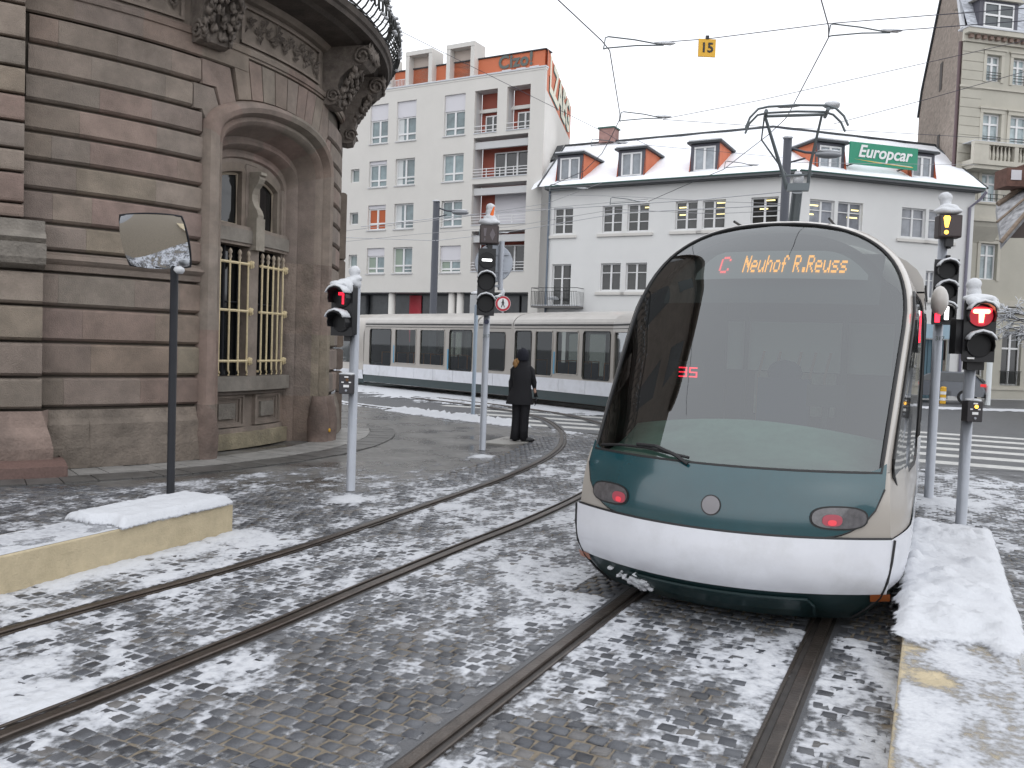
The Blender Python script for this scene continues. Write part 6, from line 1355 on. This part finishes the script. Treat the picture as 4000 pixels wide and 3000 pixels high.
def dormer(s0,s1,f,cheek=1,z0=10.92,z1=12.12):
    before=set(WB_.children); y0_=.35
    fr=MB(); a,b=s0-.17,s1+.17
    fr.b2(a,s0,y0_-.06,y0_+.06,z0-.12,z1+.12); fr.b2(s1,b,y0_-.06,y0_+.06,z0-.12,z1+.12); fr.b2(s0,s1,y0_-.06,y0_+.06,z1,z1+.12); fr.b2(a-.05,b+.05,y0_-.14,y0_+.06,z0-.14,z0); D_=fr.build('dormer',dframe,WB_)
    window(D_,s0,s1,z0,z1,y0_,2,gc=(3.8,4.2,4.6),ft=.08)
    def yr(z): return (z-EZ)/sl-O_
    for x in (a,b):
        c=MB(); c.add([(x,y0_,z0-.12),(x,y0_,z1+.14),(x,yr(z1+.14)+.1,z1+.14),(x,yr(z0-.12)+.1,z0-.12)],[(0,1,2,3)]); c.build('dormer_cheek',orange,D_)
    r_=MB(); r_.b2(a-.16,b+.16,y0_-.24,yr(z1+.2)+.1,z1+.14,z1+.24); r_.build('dormer_roof',slate,D_)
    s_=MB(); s_.b2(a-.12,b+.12,y0_-.18,yr(z1+.2)+.3,z1+.243,z1+.34); o=s_.build('dormer_snow',snow,D_); bv=o.modifiers.new('b','BEVEL'); bv.width=.04; bv.segments=2
    onwing([c for c in WB_.children if c not in before],f); return D_
for s0,s1 in [(.38,1.54),(3.91,5.03),(7.77,8.85)]: dormer(s0,s1,fA)
for s0,s1 in [(1.38,2.58),(6.62,7.72)]: dormer(s0,s1,fB,z0=10.9,z1=11.95)
# hire company sign between the right-hand dormers
SG=empty('sign_board',K_,math.atan2(d2.y,d2.x),label='green Europcar sign board fixed between two dormers on the snowy roof',cat='sign')
mb=MB(); mb.b2(2.74,6.55,-.12,-.05,11.12,12.16); mb.build('board',signg,SG)
text('sign_lettering','Europcar',signw,SG,.80,(4.65,-.14,11.73),shear=.25,bold=.018,ext=.006)
mb=MB(); mb.add([(2.95,-.13,11.36),(6.3,-.13,11.25),(6.3,-.13,11.21),(4.2,-.13,11.27)],[(0,1,2,3)]); mb.build('yellow_sweep',mat('yellow stripe',(.7,.5,.12),.5),SG)
mb=MB(); mb.add([(3.9,-.135,11.33),(6.2,-.135,11.27),(6.2,-.135,11.25),(4.6,-.135,11.29)],[(0,1,2,3)]); mb.build('white_sweep',signw,SG)
for x in (3.2,6.1): 
    mb=MB(); mb.b2(x,x+.05,-.05,1.2,11.2,11.25); mb.build('bracket',darkpole,SG)
# little balcony, downpipes, shopfronts
before=set(WB_.children)
mb=MB(); mb.b2(-.5,2.2,-.85,-.0,4.05,4.15); BL=mb.build('balcony_floor',concm,WB_)
mb=MB(); mb.b2(-.48,2.18,-.84,-.02,4.152,4.2); mb.build('balcony_snow',snow,BL)
mb=MB(); mb.b2(-.5,2.2,-.86,-.83,5.08,5.11); mb.b2(-.5,2.2,-.86,-.83,4.9,4.92); mb.b2(-.5,-.47,-.86,0,5.08,5.11); mb.b2(2.17,2.2,-.86,0,5.08,5.11)
for k in range(28): x=-.5+2.68*k/27; mb.b2(x,x+.018,-.85,-.835,4.15,4.92 if k%7 else 5.1)
for k in range(6): y=-.84+.16*k; mb.b2(-.49,-.475,y,y+.018,4.15,4.92); mb.b2(2.175,2.19,y,y+.018,4.15,4.92)
mb.build('balcony_railing',irong,BL)
mb=MB(); mb.b2(.35,.9,-.6,-.3,4.5,4.55); mb.tube([(.6,-.45,4.2),(.6,-.45,4.5)],.02,6); mb.blob((.6,-.45,4.6),(.32,.2,.06),3,14,6); mb.build('snowy_table',snow,BL,smooth=True)
mb=MB(); mb.tube([(.0,-.06,10.4),(.0,-.08,3.5)],.06,8); mb.build('downpipe',mat('blue grey downpipe',(.13,.16,.2),.5),WB_)
onwing([c for c in WB_.children if c not in before],fA)
before=set(WB_.children)
mb=MB(); mb.tube([(Lb+.2,-.5,10.35),(Lb+.05,-.3,10.0),(Lb-.35,-.08,9.6),(Lb-.4,-.08,.2)],.07,8); mb.build('downpipe',mat('violet grey downpipe',(.2,.19,.24),.5),WB_)
mb=MB(); mb.b2(6.6,9.2,.5,.6,.05,3.0); mb.build('dark_entrance',blk,WB_); mb=MB(); mb.b2(6.3,9.6,-.06,-.01,3.05,3.75); mb.build('blue_fascia',mat('pale blue fascia',(.3,.42,.5),.5),WB_)
for k in range(5): mb=MB(); mb.b2(8.0+k*.24,8.2+k*.24,.42,.48,.05,3.0); mb.build('blue_shutter_slat',mat('petrol blue shutter',(.07,.14,.18),.5),WB_)
onwing([c for c in WB_.children if c not in before],fB)
# ---- beige building with brick gable
BG=empty('beige_building',(24.4,46,0),math.atan2(.205,.978),label='beige stone apartment house with balustraded balconies and bare brick side gable',cat='building')
opsC=[(.09,.95,16.85,18.2),(1.72,2.55,16.8,18.18),(.06,1.15,13.5,15.16),(1.75,2.85,13.5,15.16),(.2,1.2,10.4,12.0),(3.4,4.4,10.4,12.0),(.38,1.4,6.4,8.3),(3.6,4.6,6.4,8.3),(2.06,3.3,.75,3.7),(4.6,5.9,.75,3.7),(4.2,5.1,16.8,18.18),(4.2,5.2,13.5,15.16),(.0,1.0,.05,3.4)]
opsC=[o for o in opsC]
facade(BG,-1.4,9,0,18.75,opsC,beigew)
for i,(a,b,z0,z1) in enumerate(opsC):
    window(BG,a,b,z0,z1,.2,2,bars=() if i<12 else (),trans=.68,gc=(5,6,6.2) if z0>4 else (.5,.5,.5),ft=.08)
    if z0>4 and i<12: 
        m1=MB(); m1.b2(a-.2,a-.02,-.05,.0,z0-.05,z1+.2); m1.b2(b+.02,b+.2,-.05,.0,z0-.05,z1+.2); m1.b2(a-.2,b+.2,-.07,.0,z1+.02,z1+.22); m1.b2(a-.28,b+.28,-.13,.0,z1+.22,z1+.3); m1.build('window_surround',trimb,BG)
        if z0>13: m2=MB(); [m2.b2(a,b,-.09,-.06,z0+h,z0+h+.03) for h in (.12,.28,.42)]; m2.build('window_rail',irong,BG)
for z in [x*.48+.5 for x in range(38)]:
    mb=MB(); mb.b2(-1.38,-.12,-.03,.0,z,z+.45); mb.build('quoin_stone',beigew,BG)
for z,h,o in [(18.75,.35,.12),(19.1,.25,.45),(16.4,.1,.08),(5.0,.3,.3),(4.65,.3,.15),(.5,.15,.06)]: mb=MB(); mb.b2(-1.45,9,-o,.0,z,z+h); mb.build('cornice',trimb,BG)
mb=MB(); mb.b2(-1.5,9,-.5,.3,19.352,19.43); mb.build('cornice_snow',snow,BG)
for k in range(26): mb=MB(); mb.b2(-1.2+k*.4,-1.0+k*.4,-.3,-.12,18.9,19.1); mb.build('cornice_bracket',mat('brown dentil',(.25,.18,.15),.8),BG)
mb=MB(); mb.b2(-1.1,9,-.9,.0,12.25,12.5); mb.b2(-1.0,9,-.8,.0,12.05,12.25); mb.b2(-1.1,9,-.92,-.66,13.28,13.42); mb.b2(-1.1,-.2,-.9,-.68,12.5,13.28); mb.b2(1.35,1.6,-.9,-.68,12.5,13.28); BB=mb.build('stone_balcony',trimb,BG)
for k in range(30):
    x=-.08+k*.235
    if 1.3<x<1.65: continue
    b_=MB(); b_.tube([(x,-.79,z) for z in (12.5,12.6,12.8,13.0,13.15,13.28)],[.04,.07,.08,.045,.035,.05],8); b_.build('baluster',trimb,BB,smooth=True)
mb=MB(); mb.b2(-1.1,9,-.9,.0,13.43,13.46); mb.build('balcony_snow',snow,BB)
mb=MB(); mb.b2(-1.1,1.4,-.75,.0,9.35,9.5); mb.b2(-.9,1.25,-.65,-.05,9.5,10.25); mb.b2(-1.1,1.4,-.75,.0,10.25,10.35); mb.extr([(-.0,8.3),(-.55,9.1),(-.65,9.35),(0,9.35)],lambda y,z:(-.8,y,z),lambda y,z:(1.1,y,z)); B2=mb.build('corbelled_balcony',trimb,BG)
mb=MB(); [mb.b2(-.2,1.4,-.7,-.67,10.35+h,10.38+h) for h in (.2,.42)]; [mb.b2(-.2+k*.4,-.17+k*.4,-.7,-.67,10.35,10.8) for k in range(5)]; mb.build('iron_railing',irong,B2)
mb=MB(); mb.b2(-1.1,1.4,-.75,.0,10.352,10.4); mb.build('balcony_snow',snow,B2)
mb=MB(); [mb.b2(2.06+k*.08,2.08+k*.08,-.06,-.04,.75,1.5) for k in range(16)]; mb.b2(2.0,3.35,-.06,-.03,1.5,1.54); mb.build('window_grille',irong,BG)
for (a,b) in ((1.8,3.55),): 
    pts=[(a+.15,-.05),(a+.15,3.4)]; mb=MB(); mb.tube([(a,-.04,3.3),(a+.3,-.04,3.75),(a+.88,-.04,3.95),(b-.3,-.04,3.75),(b,-.04,3.3)],.12,8); mb.build('arch_hood',trimb,BG)
invb=(Matrix.Translation((24.4,46,0))@Matrix.Rotation(math.atan2(.205,.978),4,'Z')).inverted()
def bg(t,z,o=0): return invb@Vector((23.05+o+2.6*t,45.72+10.3*t,z))
mb=MB(); mb.add([bg(t,z) for t,z in [(0,0),(1,0),(1,18.2),(.52,23.5),(.36,25.6),(.14,21.9),(0,19.5)]],[tuple(range(7))]); mb.build('brick_gable',brickm,BG)
mb=MB(); 
for (t,z,h) in [(.42,17.6,1.6),(.4,13.5,1.5)]: mb.quad(bg(t,z,-.03),bg(t+.06,z,-.03),bg(t+.06,z+h,-.03),bg(t,z+h,-.03))
mb.build('gable_slit',mat('dark wall slit',(.07,.06,.055),.9),BG)
mb=MB(); mb.tube([bg(.02,2,-.1),bg(.02,18.8,-.1)],.09,8); mb.build('downpipe',mat('brown downpipe',(.12,.08,.085),.6),BG)
mb=MB(); mb.tube([bg(0,19.4,-.05),bg(.14,21.9,-.05),bg(.36,25.6,-.05)],.14,6); mb.build('verge_snow',snow,BG)
mb=MB(); mb.tube([bg(1,17.6,-.05),bg(.93,19.1,-.05),bg(.52,23.5,-.05),bg(.36,25.6,-.05)],.08,6); mb.build('far_verge',slate,BG)
mb=MB(); mb.quad((-1.4,-.3,19.4),(9,-.3,19.4),(9,1.8,24.5),(-1.4,1.8,24.5)); mb.build('mansard_slope',mat('snow dusted slate',(.42,.44,.48),.8,var=.5,vscale=3,stretch=(1,1,4)),BG)
mb=MB(); mb.b2(-.75,1.6,-.28,1.3,19.45,20.9); DM=mb.build('dormer',dframe,BG); window(DM,-.5,1.3,19.5,20.75,-.3,2,trans=.5,gc=(.9,1.1,1.2)); mb=MB(); mb.add([(-1.0,-.45,20.9),(1.85,-.45,20.9),(.45,-.45,21.7),(-1.0,1.4,20.9),(1.85,1.4,20.9),(.45,1.4,21.7)],[(0,1,2),(3,5,4),(0,2,5,3),(1,4,5,2),(0,3,4,1)]); mb.build('dormer_gable',trimb,DM); mb=MB(); mb.tube([(-1.05,-.3,20.98),(.42,-.3,21.8)],.16,6); mb.tube([(1.9,-.3,20.98),(.48,-.3,21.8)],.12,6); mb.build('dormer_snow',snow,DM)
# ---- snow dusted sloping roof jutting in at the right edge
RS2=empty('lean_to_roof',(24.5,35,0),0,label='snow dusted tiled roof slope with timber verge boards jutting in from the right edge',cat='roof')
def q2(u,v,Y): return ploc(u,v,Y)-Vector((24.5,35,0))
mb=MB(); P4=[q2(2163,523,34),q2(2212,465,34),q2(2420,225,34),q2(2420,120,37),q2(2212,402,36.6),q2(2152,442,36.6)]
mb.add(P4+[p+Vector((.15,.3,-.25)) for p in P4],[tuple(range(6)),tuple(range(11,5,-1))]+[(i,(i+1)%6,6+(i+1)%6,6+i) for i in range(6)])
mb.build('roof_slope',mat('snow dusted tiles',(.3,.3,.31),.85,var=.6,vscale=2.5,bump=.8,bscale=9),RS2)
mb=MB(); 
for a,b,r_ in [((2155,441,36.3),(2212,401,36.3),.11),((2153,480,35),(2212,430,35),.05),((2162,523,33.8),(2212,464,33.8),.08)]:
    p,q=q2(*a),q2(*b); mb.tube([p,q,q+(q-p)*3],r_,6)
mb.build('verge_board',mat('weathered timber board',(.22,.17,.13),.8,var=.3,vscale=6),RS2)
mb=MB(); mb.add([q2(2166,523,34.3),q2(2212,470,34.3),q2(2420,245,34.3),q2(2420,516,34.3),q2(2168,514,34.3)],[(0,1,2,3,4)]); mb.build('gable_end',mat('dark brown cladding',(.07,.055,.05),.85),RS2)
mb=MB(); c0=Vector(q2(2182,387,36)); mb.box(c0,(.8,.9,.75)); CB_=mb.build('brick_box',mat('brown brick box',(.13,.07,.055),.9,var=.3,vscale=5),RS2); mb=MB(); mb.box(c0+Vector((-.02,-.47,.08)),(.42,.03,.4)); mb.build('small_window',shut,CB_); mb=MB(); mb.box(c0+Vector((1.2,.3,.12)),(1.5,.9,.95)); mb.build('brick_box',M['brown brick box'],RS2)
for X_ in (25.8,29): mb=MB(); mb.tube([(X_-24.5,0,0),(X_-24.5,0,8)],.12,8); mb.build('post',bark,RS2)
# ---- snow laden tree reaching in from the right
TREE=empty('tree',(22.6,31,0),0,label='bare tree whose twigs are coated with snow, at the right edge by the beige building',cat='tree')
tb=MB(); ts=MB(); rt=random.Random(11)
def br(p,d,L,r_,lv):
    q=p+d*L; mid=p+d*L*.5+Vector((rt.uniform(-1,1),rt.uniform(-1,1),rt.uniform(-1,1)))*L*.06
    tb.tube([p,mid,q],[r_,r_*.8,r_*.6],5,False)
    if lv<=3: o=Vector((0,0,r_*.7+.012)); ts.tube([p+o,mid+o,q+o],[max(.013,r_*.9)]*3,4,False)
    if lv>0:
        for k in range(3 if lv>3 else 4):
            t=rt.uniform(.35,1); nd=(d+Vector((rt.uniform(-.8,.8),rt.uniform(-.8,.8),rt.uniform(-.55,.5)))).normalized()
            br(p+(q-p)*t,nd,L*rt.uniform(.5,.72),r_*.55,lv-1)
tb.tube([(0,0,0),(0,0,2.6)],[.24,.18],10,False)
for d in [(-1,.1,.55),(-1,-.3,.15),(-.8,.3,.9),(-.9,.4,.35),(.7,.2,.8),(.3,-.6,.9),(-1,.0,-.02),(-.6,-.1,1.2)]: br(Vector((0,0,2.4)),Vector(d).normalized(),2.3,.085,5)
tb.build('trunk',bark,TREE); ts.build('snow_on_twigs',snow,TREE,kind='stuff')
# ---- street lamps
def lamp(name,loc,h,r_,arm,label,sc=1.0):
    L=empty(name,loc,0,label=label,cat='street lamp',group='street lamps'); mb=MB(); mb.tube([(0,0,0),(0,0,h)],[r_*1.15,r_],14); mb.build('mast',mat('dark grey mast',(.06,.065,.08),.5),L,smooth=True)
    mb=MB(); mb.tube([(0,0,h-.25),(arm*.45,-.1,h-.42),(arm*.8,-.2,h-.45)],.04,8); mb.tube([(0,0,h-.75),(arm*.45,-.1,h-.6)],.03,8); mb.build('bracket_arm',M['dark grey mast'],L)
    mb=MB(); mb.blob((arm,-.22,h-.5),(.42*sc,.2*sc,.11*sc),1,18,8,0.02); mb.build('lamp_head',mat('lamp head grey',(.25,.26,.28),.4),L,smooth=True)
    mb=MB(); mb.blob((arm,-.22,h-.40),(.36*sc,.17*sc,.05),2,16,6); mb.build('lamp_snow',snow,L,smooth=True); mb=MB(); mb.blob((0,0,h+.03),(r_*1.2,r_*1.2,.06),3,12,6); mb.build('lamp_snow',snow,L,smooth=True)
p=ploc(943,436,41); lamp('street_lamp',(p.x,p.y,0),p.z,.16,1.15,'dark street lamp mast left of the middle signal, behind the tram',1.0)
p=ploc(1702,300,27); lamp('street_lamp',(p.x,p.y,0),p.z,.13,1.2,'dark street lamp mast right behind the tram roof and pantograph',1.0)
# ---- overhead line
def pz(u,v,z):
    d=fw+cr*((u-1106)/F)-cu*((v-829.5)/F); return Vector((0,0,H))+d*((z-H)/d.z)
gW='overhead contact and span wires'
def wireo(pts,label,r_=.008,name='overhead_wire',snowy=False,wm=None):
    mb=MB(); o=pts[0]; mb.tube([p-o for p in pts],r_,5,False); W=mb.build(name,wm or wire,None,loc=o); tag(W,label,'wire',gW)
    if snowy:
        mb=MB(); mb.tube([p-o+Vector((0,0,r_+.003)) for p in pts],r_*.9,4,False); mb.build('wire_snow',snow,W)
    return W
CW1=[pz(u,v,5.9) for u,v in [(1206,0),(1300,88),(1317,109),(1339,246),(1338,259),(1320,296),(1300,332),(1262,369),(1180,405)]]
CW1=[CW1[0]+(CW1[0]-CW1[1])*2.5]+CW1
wireo(CW1,'contact wire that curves over the left track past the yellow 15 sign',.0075)
CW2=[pz(u,v,5.9) for u,v in [(1774,0),(1789.6,56),(1790,81),(1701,251),(1694,259),(1660,291),(1604,334),(1563,366),(1499,392),(1401,435)]]
CW2=[CW2[0]+(CW2[0]-CW2[1])*2.5]+CW2
wireo(CW2,'contact wire over the right track leading down to the pantograph',.0075)
def V3(u,v,Y): return ploc(u,v,Y)
span=[V3(1436,91,11.3),V3(1528,84,11.25),V3(1790,51,11.0),V3(2000,34,10.8),V3(2212,18,10.6),V3(2600,-12,10.3)]
wireo(span,'span wire carrying the yellow 15 plate, highest at the upper right',.006)
wireo([V3(1926,67,11.0),V3(2212,45,10.8),V3(2600,20,10.5)],'second span wire ending in a snowy bracket at the upper right',.006)
wireo([V3(1432,257,14.6),V3(1640,217,14.2),V3(2212,88,13.0),V3(2500,20,12.5)],'long wire rising from the lower bracket to the right edge',.005)
wireo([V3(1800,268,14.4),V3(2000,215,14),V3(2212,155,13.5),V3(2500,70,13)],'wire rising right from the pantograph towards the beige building',.005)
wireo([V3(1432,258,14.6),V3(1660,274,16),V3(1900,285,17),V3(2212,303,18),V3(2400,315,19)],'nearly level wire across the white building ridge',.005)
wireo([V3(700,-22,18),V3(826,48,19),V3(1310,288,22),V3(1345,310,23)],'long diagonal wire falling from the balcony to the second dormer',.006)
wireo([V3(1370,300,22.5),V3(1400,314,23),V3(1560,328,26),V3(1690,340,28)],'short wire from the dormer to the rear mast',.006)
lev=[([(735,500,30),(985,470,34),(1180,440,34),(1300,395,26)],'sloping wire crossing the apartment windows to the left contact wire'),
 ([(780,490,34),(1000,465,36),(1510,432,30),(1690,415,27)],'snowy wire between the two lamp masts, upper'),
 ([(942,520,40.5),(1075,505,40),(1345,460,34),(1695,443,27)],'snowy wire between the two lamp masts, lower'),
 ([(735,523,38),(900,506,38),(1100,490,36),(1330,452,31),(1540,462,27),(1690,455,27)],'wire sagging across both facades behind the middle signal'),
 ([(948,482,40.8),(990,470,38),(1040,462,36),(1400,430,32)],'thin wire from the left lamp mast to the white facade'),
 ([(1186,420,36),(1340,424,32),(1560,436,29),(1690,440,27)],'level wire below the eaves of the white building'),
 ([(1700,350,27),(1850,353,30),(2020,355,36),(2110,356,42)],'wire from the rear mast across the green sign board'),
 ([(735,513,38),(940,520,40.5)],'short wire from the sandstone building to the left lamp mast')]
for pts,lb in lev: wireo([V3(*p) for p in pts],lb,.009,wm=wire2,snowy='snowy' in lb or 'short' in lb)
def bracket(u,v,Y,label,flip=1,L=.62,sc=1.0):
    o=V3(u,v,Y); B=empty('wire_bracket',o,0,label=label,cat='wire bracket',group='snowy registration brackets')
    dz=.07*sc; mb=MB(); mb.tube([(0,0,-dz*1.1),(.02,0,dz),(.06*flip,0,dz*1.2),(.40*flip*sc,0,dz*.8),(L*flip*sc,0,0)],.009*sc,6); mb.tube([(0,0,-dz*1.1),(.04*flip,0,-dz*.9),(.42*flip*sc,0,-dz*.25),(L*flip*sc,0,0)],.009*sc,6); mb.build('bracket_rods',pm,B)
    mb=MB(); mb.blob((L*flip*sc+.02,0,.025),(.14*sc,.03,.022),4,10,6,.2); mb.build('bracket_snow',snow,B,smooth=True); return B
bracket(1304,93,11.3,'double rod bracket with snow left of the yellow 15 plate',1,.78)
bracket(1790,66,11.05,'double rod bracket with snow at the upper right of the sky',1,.78)
bracket(1339,252,14.6,'double rod bracket above the left dormers',1,.72)
bracket(1187,406,26,'small snowy bracket at the left end of the white eaves',1,.75,1.3)
bracket(1318,434,26,'small snowy bracket above the paired white windows',1,.7,1.3)
bracket(1035,502,30,'small snowy bracket above the middle signal',1,.6,1.4)
bracket(1277,308,20,'bracket in front of the second dormer',1,.7,1.0)
bracket(1565,356,20,'bracket in front of the snowy roof left of the pantograph',1,.65,1.0)
o=V3(1527,103,11.25); YS=empty('hanging_sign',o,R(2),label='square yellow plate with black number 15 hanging from the span wire',cat='sign')
mb=MB(); mb.b2(-.112,.112,-.01,.01,-.118,.108); mb.build('plate',signy,YS); text('plate_number','15',blk,YS,.17,(0,-.014,-.008),bold=.004,ext=.002)
mb=MB(); mb.b2(-.02,.02,-.02,.02,.105,.15); mb.build('clip',blk,YS)
# ---- town behind the camera, only seen mirrored in glass
for k,(x,y,w_,h_) in enumerate([(30,-26,16,9)]):
    B=empty('town_house',(x,y,0),R(10*k),label='plain grey town house behind the camera',cat='building'); mb=MB(); mb.b2(-w_/2,w_/2,-4,4,0,h_); mb.build('wall',wallg2,B); mb=MB(); mb.b2(-w_/2-.4,w_/2+.4,-4.4,4.4,h_,h_+.5); mb.build('roof',slate,B)
